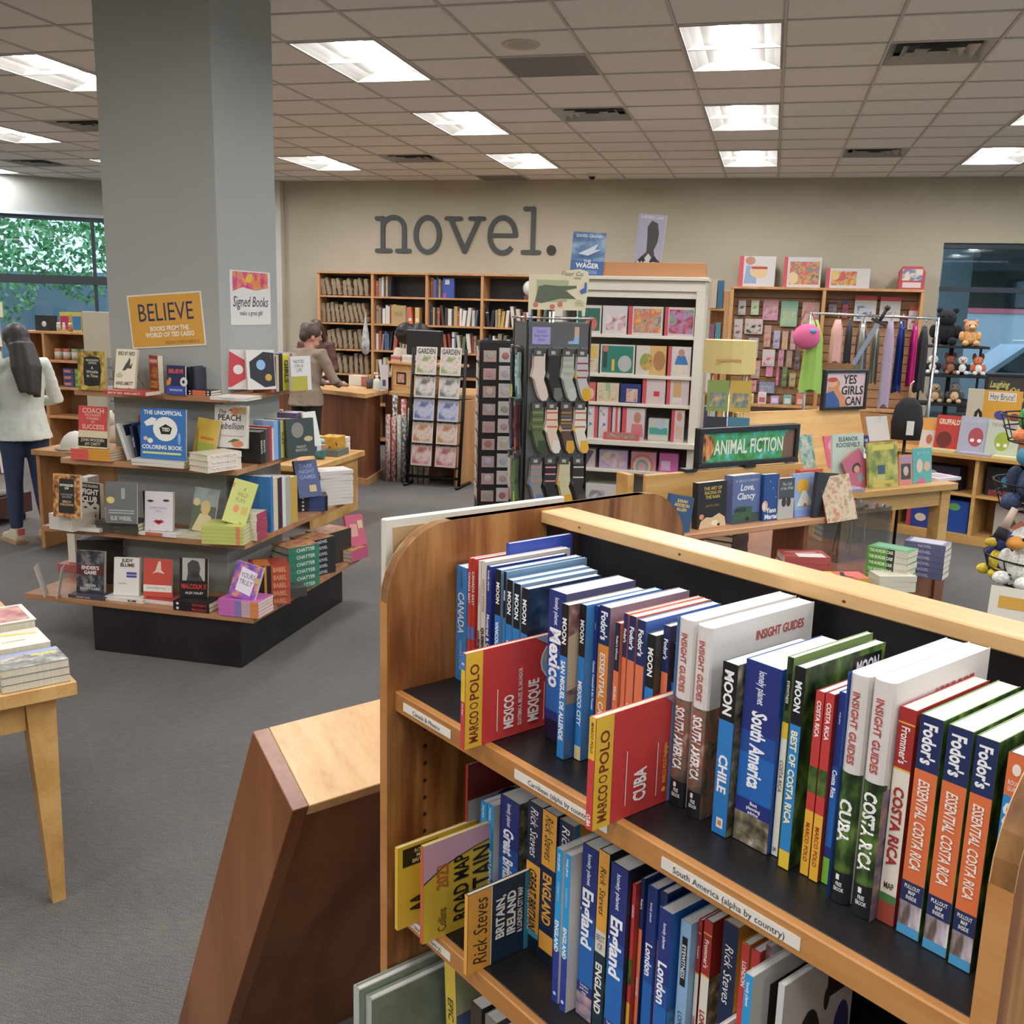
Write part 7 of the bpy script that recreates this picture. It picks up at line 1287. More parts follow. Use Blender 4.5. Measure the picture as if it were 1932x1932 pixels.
nb_ = empty('narrow_bookcase', TR(0, 0, 0), 'narrow wooden bookcase behind the white toy bookcase end', 'bookcase')
MB().box((-.4, 8.8, 0), (-.37, 9.1, 2.05), WOOD_CASE, .002).build('side_panel', nb_); MB().box((-.53, 9.07, 0), (-.4, 9.1, 2.05), WOOD_CASE).build('back_panel', nb_)
for k in range(6): MB().box((-.53, 8.8, .1 + .36 * k - .02), (-.4, 9.07, .1 + .36 * k), WOOD_CASE).build('shelf_board', nb_)
for k in range(10): q = k // 2; book('hardcover', upright((-.515 + .052 * (k % 2), 8.79, .101 + .36 * (5 - q) if q < 3 else .101 + .36 * (5 - q)), 0), .045, .24 - .01 * (k % 3), .16, ('#c8b8a0', '#3c6a8c', '#8a5a74', '#5a8a94', '#d8d0c4', '#b8684c', '#4a4a6a', '#a8c0c8', '#c8a04c', '#6a5a50')[k], '%s book on the %s shelf of the narrow bookcase' % (('tan', 'blue', 'plum', 'teal', 'white', 'rust', 'indigo', 'sky', 'gold', 'brown')[k], LV[5 - q]), group='books in the narrow bookcase')

# ================================================================== slat wall of toys at the back
TW = empty('toy_wall_unit', TR(0, 0, 0), 'wooden slat wall unit hung with packaged toys', 'shelf unit')
tx0, txm, tx1, ty = -.486, .575, 1.658, 12.45
for x in (tx0, txm, tx1): MB().box((x - .02, ty, 0), (x + .02, 12.79, 2.155), WOOD_CASE, .002).build('upright', TW)
MB().box((tx0 - .02, ty - .005, 2.155), (tx1 + .02, 12.79, 2.185), WOOD_CASE, .002).build('top_board', TW)
for a, b in ((tx0, txm), (txm, tx1)):
    for k in range(13): MB().box((a + .02, 12.68, .8 + k * .105), (b - .02, 12.7, .8 + k * .105 + .098), WOOD_SLAT, .002).build('slat', TW)
    MB().box((a + .02, 12.70, .8), (b - .02, 12.71, 2.155), C('#4a3424', .7)).build('slat_backing', TW); MB().box((a + .02, ty, .76), (b - .02, 12.7, .79), WOOD_CASE, .002).build('shelf_board', TW); MB().box((a + .02, ty, .06), (b - .02, 12.7, .09), WOOD_CASE).build('shelf_board', TW)
TP = [('#c8c0b8', '#4a4a58', 'pen set'), ('#c4ccb0', '#7ab84c', 'green edged kit'), ('#c8909c', '#a8788c', 'pink craft bag'), ('#8ab49c', '#c8b84c', 'dinosaur sticker book'), ('#c8a898', '#b88a70', 'animal sticker book'), ('#c4bcb4', '#8a3c40', 'stamp set'), ('#c4b8ac', '#26241f', 'black blackboard toy'), ('#b89484', '#c86a5c', 'small puzzle pack'), ('#a8a4b8', '#8a6a80', 'mermaid figure pack'), ('#b89c84', '#c8a03c', 'safari pack'), ('#c49a9c', '#8a9a74', 'wand pack'), ('#a8a0b0', '#6a6a80', 'grey craft hood'), ('#c8bcb8', '#c84c7c', 'pink gem kit'), ('#b88a98', '#a8647c', 'doll pack'), ('#9a8478', '#b8945c', 'knight figure pack'), ('#6a5a58', '#3c3638', 'dark robot pack'), ('#c49084', '#6a94a8', 'beach card pack'), ('#c87a94', '#d8a8b8', 'pink purse'), ('#b8607c', '#d890a8', 'pink lip pack'), ('#6a8458', '#4a5c40', 'green snake pack'), ('#b0a46c', '#7a8a6c', 'yellow lizard pack'), ('#c08c94', '#a84c5c', 'red card game'), ('#7a8ca0', '#c89aa0', 'blue fold-out kit')]
TR_ = ((-0.3633,12.6,1.8485,0.0881,0.1787),(-0.21,12.6,1.8524,0.0933,0.1782),(-0.0246,12.6,1.793,0.1803,0.2427),(0.1946,12.6,1.7233,0.1976,0.305),(0.4426,12.6,1.7304,0.2015,0.2913),(-0.3923,12.6,1.5484,0.1027,0.2512),(-0.2095,12.6,1.6225,0.2126,0.1834),(-0.0383,12.6,1.471,0.0803,0.2623),(0.0736,12.6,1.4557,0.0767,0.2177),(0.1704,12.6,1.4465,0.0694,0.2234),(0.2658,12.6,1.4499,0.0621,0.229),(-0.1971,12.6,1.3368,0.1213,0.2404),(-0.0065,12.6,1.2407,0.1477,0.2034),(0.1406,12.6,1.2416,0.0656,0.1998),(0.2372,12.6,1.2388,0.0712,0.1997),(0.3341,12.6,1.2109,0.0619,0.2308),(-0.1495,12.6,1.0877,0.1048,0.2101),(0.0157,12.6,1.1143,0.0853,0.119),(0.1168,12.6,1.0102,0.0328,0.226),(0.1982,12.6,1.0003,0.0563,0.2395),(0.2944,12.6,1.0041,0.0742,0.1632),(-0.1698,12.6,0.9186,0.091,0.1465),(-0.0014,12.6,0.911,0.1852,0.1374))
for k, ((x, y, z, w, h), (c1, c2, nm)) in enumerate(zip(TR_, TP)):
    o = empty('toy_pack', TR(x, 12.62, z), nm + ' hanging on the slat wall, %s bay' % 'first', 'toy', 'hanging toy packs'); MB().box((-w / 2, 0, 0), (w / 2, .03, h), C(c1, .45), .004).build('card', o); MB().box((-w * .4, -.002, h * .08), (w * .4, -.0005, h * .7), noise_mat('pack_%d' % k, [(.38, c2), (.52, c1), (.66, '#c8b8a4')], (16, 16, 16), 3, .5)).build('front_print', o); MB().tube([(0, .06, h - .005), (0, -.01, h - .004)], .004, CHROME, 5).build('peg', o)
TR2 = ((0.6877,12.6,1.8879,0.0966,0.1381),(0.8332,12.6,1.8426,0.0663,0.1987),(1.0576,12.6,1.8092,0.2454,0.3),(1.3349,12.6,1.8169,0.2307,0.2859),(1.6075,12.6,1.7282,0.124,0.2708))
for k, ((x, y, z, w, h), (c1, c2, nm)) in enumerate(zip(TR2, (('#8a7a7c', '#4a4048', 'grey camera toy'), ('#a84c50', '#3c4c7c', 'red hair clip card'), ('#ccc8c0', '#3c68a0', 'red topped ocean puzzle'), ('#ccc4b8', '#b8948c', 'red topped doll set'), ('#d0ccc8', '#c83c40', 'white dollhouse bag with red handle')))):
    o = empty('toy_pack', TR(x, 12.62, z), nm + ' hanging on the slat wall, second bay', 'toy', 'hanging toy packs'); MB().box((-w / 2, 0, 0), (w / 2, .03, h * .82), C(c1, .45), .004).build('card', o); MB().box((-w / 2, -.001, h * .82), (w / 2, .02, h), C('#b8443c' if k in (2, 3, 4) else c2, .5)).build('header', o); MB().box((-w * .38, -.002, h * .1), (w * .3, -.0005, h * .6), noise_mat('packb_%d' % k, [(.38, c2), (.52, c1), (.66, '#a8c0cc')], (16, 16, 16), 3, .5)).build('front_print', o)
for (px, lab, decs) in (((-0.2143,12.5,2.1666,0.4237,0.3512), 'white drum toy box on top of the slat wall', [('r', 0, 0, .12, 1, RED), ('e', .3, .85, .14, .14, '#b8846c'), ('p', [(.15, .1), (.2, .7), (.45, .65), (.5, .1)], '#8aa0b8'), ('e', .55, .5, .25, .22, '#d8b888'), ('r', .35, .58, .78, .66, '#a8444c')]), ((0.3056,12.5,2.1766,0.4298,0.3476), 'white instrument toy box with round drum on slat wall top', [('r', 0, 0, .1, 1, RED), ('r', .16, .1, .95, .85, pic('music', '#4a6a74', '#c8a058', '#c85a64', '#4a9a94')), ('e', .26, .3, .14, .2, '#d8c090')]), ((0.8234,12.5,2.1799,0.4877,0.2256), 'wide white rattle and bell toy box on slat wall top', [('r', 0, 0, .08, 1, RED), ('r', .12, .15, .7, .85, pic('bells', '#3c68b0', '#c8b04c', '#c85a5c')), ('e', .2, .65, .1, .25, '#d8b878')])):
    toybox(px, .14, '#ccc6c2', lab, decs, y=12.5, zfix=2.185, grp='toy boxes on the slat wall')
bx_ = (1.5296,12.5,2.19,0.2452,0.242)
o = empty('toy_backpack', TR(bx_[0], 12.52, 2.1855), 'red toy carry case with rounded top on slat wall', 'toy'); MB().prism([(-.14, 0), (.14, 0), (.14, .2), (.1, .26), (-.1, .26), (-.14, .2)], 0, .12, C('#b8484c', .5)).build('case', o); MB().box((-.11, -.004, .1), (.11, -.0005, .23), pic('case', '#c86a5c', '#4a7aa8', '#d8c8b0')).build('window_print', o); MB().box((-.1, -.003, .02), (.1, -.0005, .08), C('#d0c4c0', .5)).build('label_band', o)
for k in range(6):
    o = empty('toy_pack', TR(tx0 + .14 + .15 * k, 12.55, .7905), ('pink', 'cream', 'white heart', 'lilac', 'teal', 'coral')[k] + ' small toy standing on the slat wall shelf', 'toy', 'toys on the slat wall shelf'); MB().box((-.05, -.03, 0), (.05, .03, .1 + .02 * (k % 3)), C(('#c88a9c', '#d0c4a4', '#d4ccc8', '#a894b8', '#7aa8a4', '#c8746c')[k], .5), .006).build('box_body', o); MB().box((-.035, -.0315, .02), (.035, -.0302, .08), C(('#d8b0b8', '#b89c74', '#b85c64', '#d0c4d8', '#c8d0c0', '#d8b098')[k], .5)).build('front_label', o)
# ================================================================== costume rack
cr = empty('costume_rack', TR(0, 0, 0), 'chrome rail of hanging dress-up costumes', 'rack')
MB().tube([(.33, 9.5, 1.88), (1.42, 9.5, 1.86)], .012, CHROME, 8).build('rail', cr)
for x in (.34, 1.41): MB().tube([(x, 9.5, .04), (x, 9.5, 1.87)], .014, CHROME, 8).build('upright', cr); MB().tube([(x, 9.25, .02), (x, 9.75, .02)], .016, CHROME, 8).build('foot', cr)
def garment(px, y, mat, label, flare=1.3, pleats=6, sh=.5, amp=.12, seed=0):
    x, Y, z, w, h = px; rng = random.Random(seed); o = empty('costume', TR(x, y, z), label, 'costume', 'costumes on the rail')
    rings = []; seg = 28; vs = []; fs = []; N_ = 9
    for i in range(N_):
        t = i / (N_ - 1); ww = w / 2 * (1 - (1 - sh) * max(0, t - .75) / .25) * (1 - (flare - 1) / flare * t * .6); dp = .075 * (1 - .5 * max(0, t - .8) / .2)
        for k in range(seg):
            a = 2 * math.pi * k / seg; r_ = 1 + amp * (1 - t * .6) * math.sin(pleats * a + seed) + .03 * rng.uniform(-1, 1)
            vs.append((ww * math.cos(a) * r_, dp * math.sin(a) * r_, h * t + (.03 * h * math.sin(3 * a) if i == 0 else 0)))
    for i in range(N_ - 1):
        for k in range(seg): fs.append((i * seg + k, i * seg + (k + 1) % seg, (i + 1) * seg + (k + 1) % seg, (i + 1) * seg + k))
    fs.append(tuple((N_ - 1) * seg + k for k in range(seg)))
    MB().add(vs, fs, mat, True).build('fabric', o); MB().tube([(0, 0, h - .01), (0, 0, h + .02), (.015, 0, h + .045), (0, 0, h + .06)], .004, CHROME, 5).build('hanger', o)
    return o
def shiny(h, r_=.25, m_=.5): return C(h, r_, m_)
G = lambda *a, **k: garment(*a, **k)
CG = [((1506, 735, 1560, 604), 9.38, C('#9ac45c', .6), 'lime green fairy tutu dress hanging at rack end', dict(flare=2.2, pleats=9, sh=.3)), ((1562, 682, 1592, 603), 9.42, C('#d8a89c', .7), 'peach ruffled dress on the costume rail', dict(flare=1.2)), ((1590, 684, 1610, 606), 9.5, C('#2f3038', .6), 'black sequined tunic on the costume rail', dict(flare=1.1)), ((1606, 724, 1640, 606), 9.45, shiny('#a8a89c', .25, .8), 'silver knight cape on the costume rail', dict(flare=1.3)), ((1636, 722, 1664, 612), 9.55, shiny('#b8b4a0', .3, .8), 'second silver tunic beside the foam sword', dict(flare=1.15)), ((1652, 764, 1690, 606), 9.4, C('#a898ac', .8), 'lavender felt dragon robe on the costume rail', dict(flare=1.3, pleats=4)), ((1681, 738, 1712, 606), 9.52, shiny('#1f3a80', .2, .5), 'shiny royal blue cape on the costume rail', dict(flare=1.3)), ((1706, 726, 1734, 612), 9.45, shiny('#b81f68', .25, .5), 'magenta sequin cape on the costume rail', dict(flare=1.2)), ((1722, 738, 1756, 616), 9.53, C('#26262a', .6), 'black cape with pink lining on the costume rail', dict(flare=1.2))]
CP = ((0.3789,9.5,1.1918,0.1976,0.6306),(0.5703,9.5,1.4557,0.1043,0.3752),(0.6758,9.5,1.451,0.0581,0.3682),(0.7879,9.5,1.2645,0.1029,0.5584),(0.9101,9.5,1.2797,0.0774,0.5184),(1.0117,9.5,1.0838,0.0991,0.7452),(1.1193,9.5,1.213,0.0774,0.6186),(1.2217,9.5,1.2743,0.0706,0.5325),(1.3087,9.5,1.2211,0.0918,0.5701))
for k, (p_, it) in enumerate(zip(CP, CG)): garment(p_, it[1], it[2], it[3], seed=k, **it[4])
pf = (0.3091,9.3,1.6755)
o = empty('plush_bag', TR(pf[0], 9.28, pf[2]), 'fluffy pink bag hung beside the lime dress', 'bag'); MB().ball((0, 0, 0), (.12, .07, .11), C('#d86a94', .95), 16, 10, None, .06).build('fluff', o); MB().ball((.05, -.066, .05), (.03, .012, .02), C('#5a9ac0', .4), 10, 6).build('emblem', o); MB().tube([(-.08, 0, .08), (0, 0, .3), (.08, 0, .08)], .006, C('#c85c84', .8)).build('strap', o)
sw = (0.8536,9.3,1.7152)
o = empty('foam_sword', TR(sw[0], 9.3, sw[2]) @ RY(.45), 'grey foam toy sword hanging before the costumes', 'toy sword'); MB().prism([(-.018, -.3), (.018, -.3), (.018, .1), (-.018, .1)], 0, .02, C('#8a94a4', .5)).build('blade', o); MB().box((-.07, -.004, .1), (.07, .026, .125), C('#2c2a2c', .5), .003).build('crossguard', o); MB().tube([(0, .01, .125), (0, .01, .24)], .016, C('#26242a', .6), 8).build('grip', o); MB().ball((0, .01, .25), .025, C('#2c2a2c', .5), 10, 6).build('pommel', o)
hb = (0.9948,7.8,1.1291)
o = empty('black_hoodie', TR(hb[0], 7.6, hb[2] - .13), 'black child hooded costume with white price tag', 'costume'); MB().lathe([(.1, 0), (.11, .12), (.09, .24), (.04, .3)], C('#1d1d20', .85), 16, None, 1, .6).build('body', o); MB().box((-.01, -.075, .04), (.04, -.07, .14), C('#d0ccc4', .6)).build('price_tag', o); MB().tube([(0, 0, .29), (0, 0, .4), (.02, 0, .42)], .006, C('#d0c8b0', .5)).build('hanger', o); MB().tube([(0, .03, .13 - hb[2]), (0, .03, .3)], .012, DARKMETAL, 8).build('stand_post', o)
# ================================================================== black wire shelf of plush in front of the window
ps = empty('plush_shelf', TR(0, 0, 0), 'black stepped shelf of plush animals before the window', 'shelf')
for z in (1.6, 1.31, 1.02, .7, .35): MB().box((1.52, 10.85, z - .025), (2.12, 11.2, z), C('#16161a', .5), .003).build('shelf_board', ps)
MB().box((1.8, 11.17, 0), (1.84, 11.2, 1.6), C('#16161a', .5)).build('back_post', ps)
for x in (1.53, 2.09): MB().box((x, 11.17, 0), (x + .02, 11.2, 1.6), C('#16161a', .5)).build('back_post', ps)
def plush(P, az, label, body, head, belly=None, ears=None, beak=None, s=1.0, grp='plush animals', sit=True, name='plush_animal', hat=None):
    o = empty(name, TR(*P) @ RZ(az) @ Matrix.Scale(s, 4), label, 'plush toy', grp); F_ = lambda c: noise_mat('fur_' + c[1:], [(.35, c), (.65, '#%02x%02x%02x' % tuple(min(255, int(int(c[i:i+2], 16) * 1.25 + 6)) for i in (1, 3, 5)))], (90, 90, 90), 2, .95, .5)
    MB().ball((0, 0, .085), (.085, .075, .085), F_(body), 18, 12, None, .02).build('body', o); MB().ball((0, -.02, .2), (.068, .064, .062), F_(head), 18, 12, None, .02).build('head', o)
    for sx in (-1, 1):
        MB().ball((sx * .085, -.03, .1), (.03, .03, .05), F_(body), 12, 8).build('arm', o); MB().ball((sx * .055, -.08, .03), (.032, .045, .03), F_(belly or body), 12, 8).build('foot', o); MB().ball((sx * .028, -.078, .215), .008, C('#14110f', .2), 8, 6).build('eye', o)
        if ears: MB().ball((sx * .055, -.01, .255), ears[1] if len(ears) > 1 else (.022, .014, .022), F_(ears[0]), 10, 8).build('ear', o)
    if belly: MB().ball((0, -.03, .09), (.06, .055, .065), F_(belly), 14, 8).build('belly', o)
    if beak: MB().ball((0, -.085, .195), beak[1], C(beak[0], .7), 12, 8).build('muzzle', o)
    if hat: MB().ball((0, -.01, .25), (.06, .06, .035), F_(hat), 14, 8).build('hat', o)
    return o
plush((1.72, 11.02, 1.601), -.2, 'large black plush bear lying on the top plush shelf', '#17181d', '#1c1d22', s=1.35, ears=('#17181d',)); plush((1.93, 10.93, 1.601), .1, 'tan plush lion sitting on the top plush shelf', '#c0925c', '#b8865a', ears=('#b08050',), beak=('#e0c8a4', (.03, .025, .02)), s=.95)
for k, (x, nm, a, b, c, bk) in enumerate(((1.62, 'black and white plush puffin with orange beak', '#1c1c20', '#d8d4cc', '#d8d0c0', '#c86a3c'), (1.78, 'brown plush bat with folded wings', '#5a3c30', '#7a4c3c', '#8a6048', None), (1.9, 'second plush puffin beside the bat', '#202024', '#d4d0c8', '#d8d4c8', '#d87a3c'), (2.04, 'orange plush fox at the shelf end', '#b8643c', '#c07048', '#d8d0c4', None))): plush((x, 10.96, 1.311), .3 * (k % 2) - .1, nm, a, b, c, ears=('#5a3428', (.03, .012, .05)) if k in (1, 3) else None, beak=(bk, (.02, .035, .02)) if bk else None, s=.72)
plush((1.66, 10.95, 1.021), .2, 'brown plush hedgehog on the third plush shelf', '#6a5a4c', '#a08868', '#b09470', beak=('#3a2c24', (.016, .03, .014)), s=.75); plush((1.86, 10.96, 1.021), -.2, 'grey and tan plush seal on the third plush shelf', '#4a4844', '#6a6864', '#c0a078', s=.8); plush((1.6, 10.95, .701), 0, 'small white plush sheep on the fourth plush shelf', '#c8c0b4', '#4a4440', s=.7)
# ================================================================== animal fiction table
AFM = TR(*(0.856,4.7693,0)) @ RZ(-0.6667)
table('fiction_table', AFM, -.95, 0, -1.95, 0, .75, 'cherry display table of animal fiction behind the guide bookcase', leg=.08, mat=WOOD_COUNTER, top=.02, apron=.12, inset=.0, taper=.8)
ra, rq, rn = (-0.2433,3.8626,1), (0.3277,4.4419,1), (-0.712,0.7022,0)
rdir = math.atan2(0.712, 0.7022); RL = 0.8134
RSM = TR(ra[0], ra[1], 0) @ RZ(rdir)
rs_ = empty('book_riser', RSM, 'wooden riser with back board standing on the fiction table', 'riser')
MB().box((-.06, 0, .975), (RL + .02, .22, 1.0), WOOD_KIOSK, .003).build('ledge', rs_); MB().box((RL - .16, .02, .7505), (RL - .135, .2, .975), WOOD_COUNTER).build('support_panel', rs_); MB().box((.06, .02, .7505), (.085, .2, .975), WOOD_COUNTER).build('support_panel', rs_)
BB = 1.194; BB2 = 1.224
MB().box((-.08, .2, 1.0), (RL + .0, .222, (BB + BB2) / 2), WOOD_TABLE, .003).build('back_board', rs_); MB().box((-.14, .24, .7505), (-.11, .32, (BB + BB2) / 2), WOOD_TABLE, .002).build('brace', rs_)
def fsign(M, w, h, label, decs, paper, fw=.022, th=.02, name='framed_sign'):
    o = poster(name, M, w, h, paper, label, decs, 'sign', .006)
    for bx in (((-w / 2 - fw, -.012, -fw), (w / 2 + fw, th, 0)), ((-w / 2 - fw, -.012, h), (w / 2 + fw, th, h + fw)), ((-w / 2 - fw, -.012, 0), (-w / 2, th, h)), ((w / 2, -.012, 0), (w / 2 + fw, th, h))): MB().box(*bx, C('#1f1e1c', .4), .002).build('frame_rail', o)
    MB().box((-w / 2 - fw, .0062, -fw), (w / 2 + fw, th, h + fw), C('#26241f', .6)).build('backing', o)
    return o
TIG = noise_mat('tiger_print', [(.36, '#26201c'), (.48, '#c8743c'), (.6, '#d89a5c'), (.74, '#d8d0c4')], (50, 50, 14), 3, .5)
LEAF = noise_mat('leaf_print', [(.34, '#2f6a3c'), (.48, '#4a9a44'), (.58, '#3fa08a'), (.72, '#7ac49c')], (22, 22, 22), 3, .5)
af = (-0.0552,4.3525,1.2379,0.5388,0.1293)
fsign(TR(af[0], af[1], (BB + BB2) / 2 + .03) @ RZ(rdir), af[3], af[4] * .96, 'black framed ANIMAL FICTION sign with tiger and jungle leaves', [('r', 0, 0, 1, 1, LEAF), ('p', [(0, 0), (.09, .1), (.13, .45), (.12, .8), (.03, 1), (0, 1)], TIG), ('p', [(.88, 0), (.86, .5), (.9, .9), (1, 1), (1, 0)], '#7a5a48'), ('t', 'ANIMAL FICTION', .13, .26, .88, .76, '#e4e0d0', 1)], '#3f8a5c')
for x in (.12, .45): MB().box((x, .19, (BB + BB2) / 2), (x + .06, .235, (BB + BB2) / 2 + .012), C('#1f1e1c', .4), 0).build('sign_clip', rs_)
GA = 'animal novels on the riser'
def rface(px, th, cover, label, front, tilt=.04, spine=(), off=0, hard=False, rz=0, roll=0, grp=GA, z=None):
    x, y, zz, w, h = px
    return book('paperback', TR(0, 0, 0) @ faceout((x, y, z or 1.0008), rdir - math.pi / 2 + rz, tilt, roll, w) @ TR(-th, 0, 0), th, h, w, cover, label, spine, front, page=PAGEC, hard=hard, group=grp)
rface((-0.1761,4.0163,0.9747,0.1669,0.1875), .03, '#201d1b', 'black dog novel with golden puppy at the foot of cover', [('t', 'THE ART OF|RACING IN|THE RAIN', .1, .64, .92, .9, '#d8b45c', 1), ('t', 'GARTH STEIN', .14, .46, .86, .51, '#b87a4c', 0), ('p', [(.05, 0), (.12, .16), (.3, .24), (.5, .22), (.75, .3), (.95, .2), (1, 0)], '#d8b88c'), ('e', .6, .1, .12, .06, '#e8d8b8'), ('e', .74, .05, .05, .03, '#2a2420'), ('e', .14, .26, .08, .06, '#d88a5c')], rz=.08)
rface((-0.0447,4.1637,0.9674,0.1636,0.2015), .05, '#5c6a94', 'blue novel with green van picture and white script title', [('t', 'W. BRUCE CAMERON', .08, .86, .92, .91, '#c8ccd8', 0), ('t', 'Love,|Clancy', .16, .5, .86, .82, '#eceae4', 1, .2), ('r', 0, .0, 1, .2, '#3c4a44'), ('p', [(.05, .08), (.05, .3), (.2, .36), (.7, .34), (.72, .08)], '#3c5a3c'), ('e', .55, .08, .07, .05, '#1f1f1f'), ('r', .1, .24, .5, .32, '#2a3434')], rz=.05)
rface((0.0552,4.2508,0.9731,0.0876,0.1974), .03, '#2a4a86', 'deep blue starry novel with white author name', [('e', .1, .32, .2, .12, '#d8a080'), ('e', .05, .32, .12, .08, '#d8d4cc'), ('t', 'Yann|Martel', .1, .04, .95, .28, '#e8e8e4', 2), ('e', .6, .7, .03, .012, '#c8d4e4'), ('e', .4, .85, .03, .012, '#c8d4e4'), ('e', .8, .5, .03, .012, '#c8d4e4')])
rface((0.1176,4.3069,0.9757,0.0925,0.1762), .024, '#b8b4ac', 'grey winter dog novel with dark sky cover', [('r', 0, .5, 1, 1, '#4a4c50'), ('t', 'The Call|of the Wild', .1, .72, .9, .9, '#d8d4cc', 0), ('e', .35, .42, .14, .12, '#3a3430'), ('e', .65, .42, .14, .12, '#3a3430')])
rface((0.2025,4.4002,0.9868,0.1283,0.1881), .02, '#8fa8c8', 'pale blue novel with yellow sun and winding road', [('e', .42, .7, .3, .17, '#d8a83c'), ('p', [(.1, .25), (.4, .6), (.55, .6), (.9, .25)], '#d8d4c8'), ('r', 0, 0, 1, .16, '#7a94cc'), ('e', .5, .26, .08, .05, '#b86a4c')], .14)
sa = (-0.2987,3.8492,1.0027,0.1222,0.1515)
rface((sa[0], sa[1], sa[2], sa[3], sa[4]), .018, '#2c4a6a', 'dark blue novel with gold author name leaning past the rail', [('t', 'SARAH|ADDISON|ALLEN', .2, .6, .85, .9, '#d8b464', 2)], .12, roll=-.22, rz=.0)
# piles on the fiction table
TZ = .7508
def apile(px, n_, th, w, d, cover, label, spine, az, top=(), hard=False, jit=.03):
    z = TZ
    for k in range(n_):
        lab = label + (', topmost of pile' if k == n_ - 1 and n_ > 1 else '' if n_ == 1 else ', ' + ORD[n_ - 1 - k] + ' from top')
        book('paperback', lying((px[0], px[1], z), az + random.uniform(-jit, jit), w), th, w, d, cover, lab, spine, top if k == n_ - 1 else (), page=PAGEC, hard=hard, group='piles on the fiction table'); z += th + .0006
AZT = rad(-52)
apile((0.5379,4.2816,0.75), 6, .026, .17, .11, '#4a8a44', 'green and dark banded mystery paperback', [('b', 0, .32, '#d0ccb8'), ('b', .32, .5, '#22382c'), ('b', .5, 1, '#5a9a3c'), ('t', 'THE MURDER CASE', .36, .95, '#d8e0c8', .25, .75, 2)], rad(-118), [('r', .2, .1, .8, .9, '#6a9a80')])
apile((0.711,4.4851,0.75), 6, .025, .17, .11, '#5c5c78', 'slate blue and cream paperback near the table corner', [('b', .1, .9, '#5a5c7c'), ('t', 'NOVEL', .3, .7, '#b8b4c0', .25, .75, 1)], rad(-112), [('r', .1, .1, .9, .9, '#a8a4ac')])
apile((0.5785,4.1953,0.75), 3, .022, .16, .1, '#cfc8b0', 'cream-edged paperback low between the green and slate piles', [], rad(-70))
apile((0.3791,4.0688,0.75), 3, .024, .17, .11, '#d86a5c', 'coral paperback with black snake print', [('b', 0, .3, '#c8a83c')], rad(-70), [('p', [(.1, .3), (.4, .5), (.9, .4), (.9, .5), (.4, .62), (.1, .4)], '#2a2420'), ('r', .5, .7, 1, 1, '#d8b83c')])
apile((0.2179,4.1767,0.75), 4, .03, .19, .13, '#a8504c', 'thick dusty red paperback with white block print', [], rad(-75), [('r', .0, .1, .5, .7, '#d8d4cc'), ('r', .6, .2, .7, .9, '#d8b0a8')])
apile((-0.0646,4.5786,0.75), 7, .028, .2, .14, '#2c2a28', 'black-boarded novel stacked under the riser', [], rad(-20), hard=True)
# clear riser with book stands
ac = empty('acrylic_riser', TR(0.4076, 4.8277, .7505) @ RZ(rdir), 'clear acrylic riser box with wire stands inside', 'riser'); AC = glass_mat('clear_acrylic', '#eef2f2', .08)
for nm, b in (('top_plate', ((-.17, -.12, .235), (.17, .12, .24))), ('front_plate', ((-.17, -.12, 0), (.17, -.115, .235))), ('side_plate', ((-.17, -.114, 0), (-.165, .114, .235))), ('side_plate', ((.165, -.114, 0), (.17, .114, .235)))): MB().box(*b, AC).build(nm, ac)
for k in range(3): x = -.1 + .09 * k; MB().tube([(x, -.05, .01), (x + .03, -.02, .16), (x + .06, .03, .01), (x, -.05, .01)], .003, CHROME, 5).build('wire_stand', ac)
az0 = (0.4076,4.8277,0.75)
AZr = .7505 + .241
rface((0.2222,4.5055,0,0.14,0.2), .03, '#c8583c', 'orange-red hardcover standing upright on the clear riser', [('r', .1, .7, .9, .74, '#b04a34'), ('t', 'STORIES', .2, .5, .8, .56, '#a84434', 1)], .02, hard=True, grp='books on the clear riser', z=AZr)
rface((0.2798,4.4216,0,0.13,0.2), .02, '#2c2a2c', 'black hardcover leaning on the clear riser', [('t', 'TALES', .3, .3, .8, .36, '#a8906c', 1), ('r', .2, .6, .6, .605, '#8a8884')], .05, roll=-.1, grp='books on the clear riser', z=AZr)
rface((0.3585,4.4017,0,0.13,0.2), .02, noise_mat('cream_floral', [(.38, '#a88a6c'), (.5, '#c8bc9c'), (.64, '#b87a5c'), (.78, '#8a9a74')], (30, 30, 30), 4, .5), 'cream floral paperback with red spine tilted on the riser front', [], .3, rz=-.6, roll=.2, spine=[('b', 0, 1, '#a8483c')], grp='books on the clear riser', z=AZr)
book('hardcover', lying((az0[0] - .05, az0[1] - .1, AZr + .001), rad(-60), .19), .026, .19, .13, '#c8583c', 'orange-red hardcover lying flat on the clear riser', [], page=PAGEC, hard=True, group='books on the clear riser')
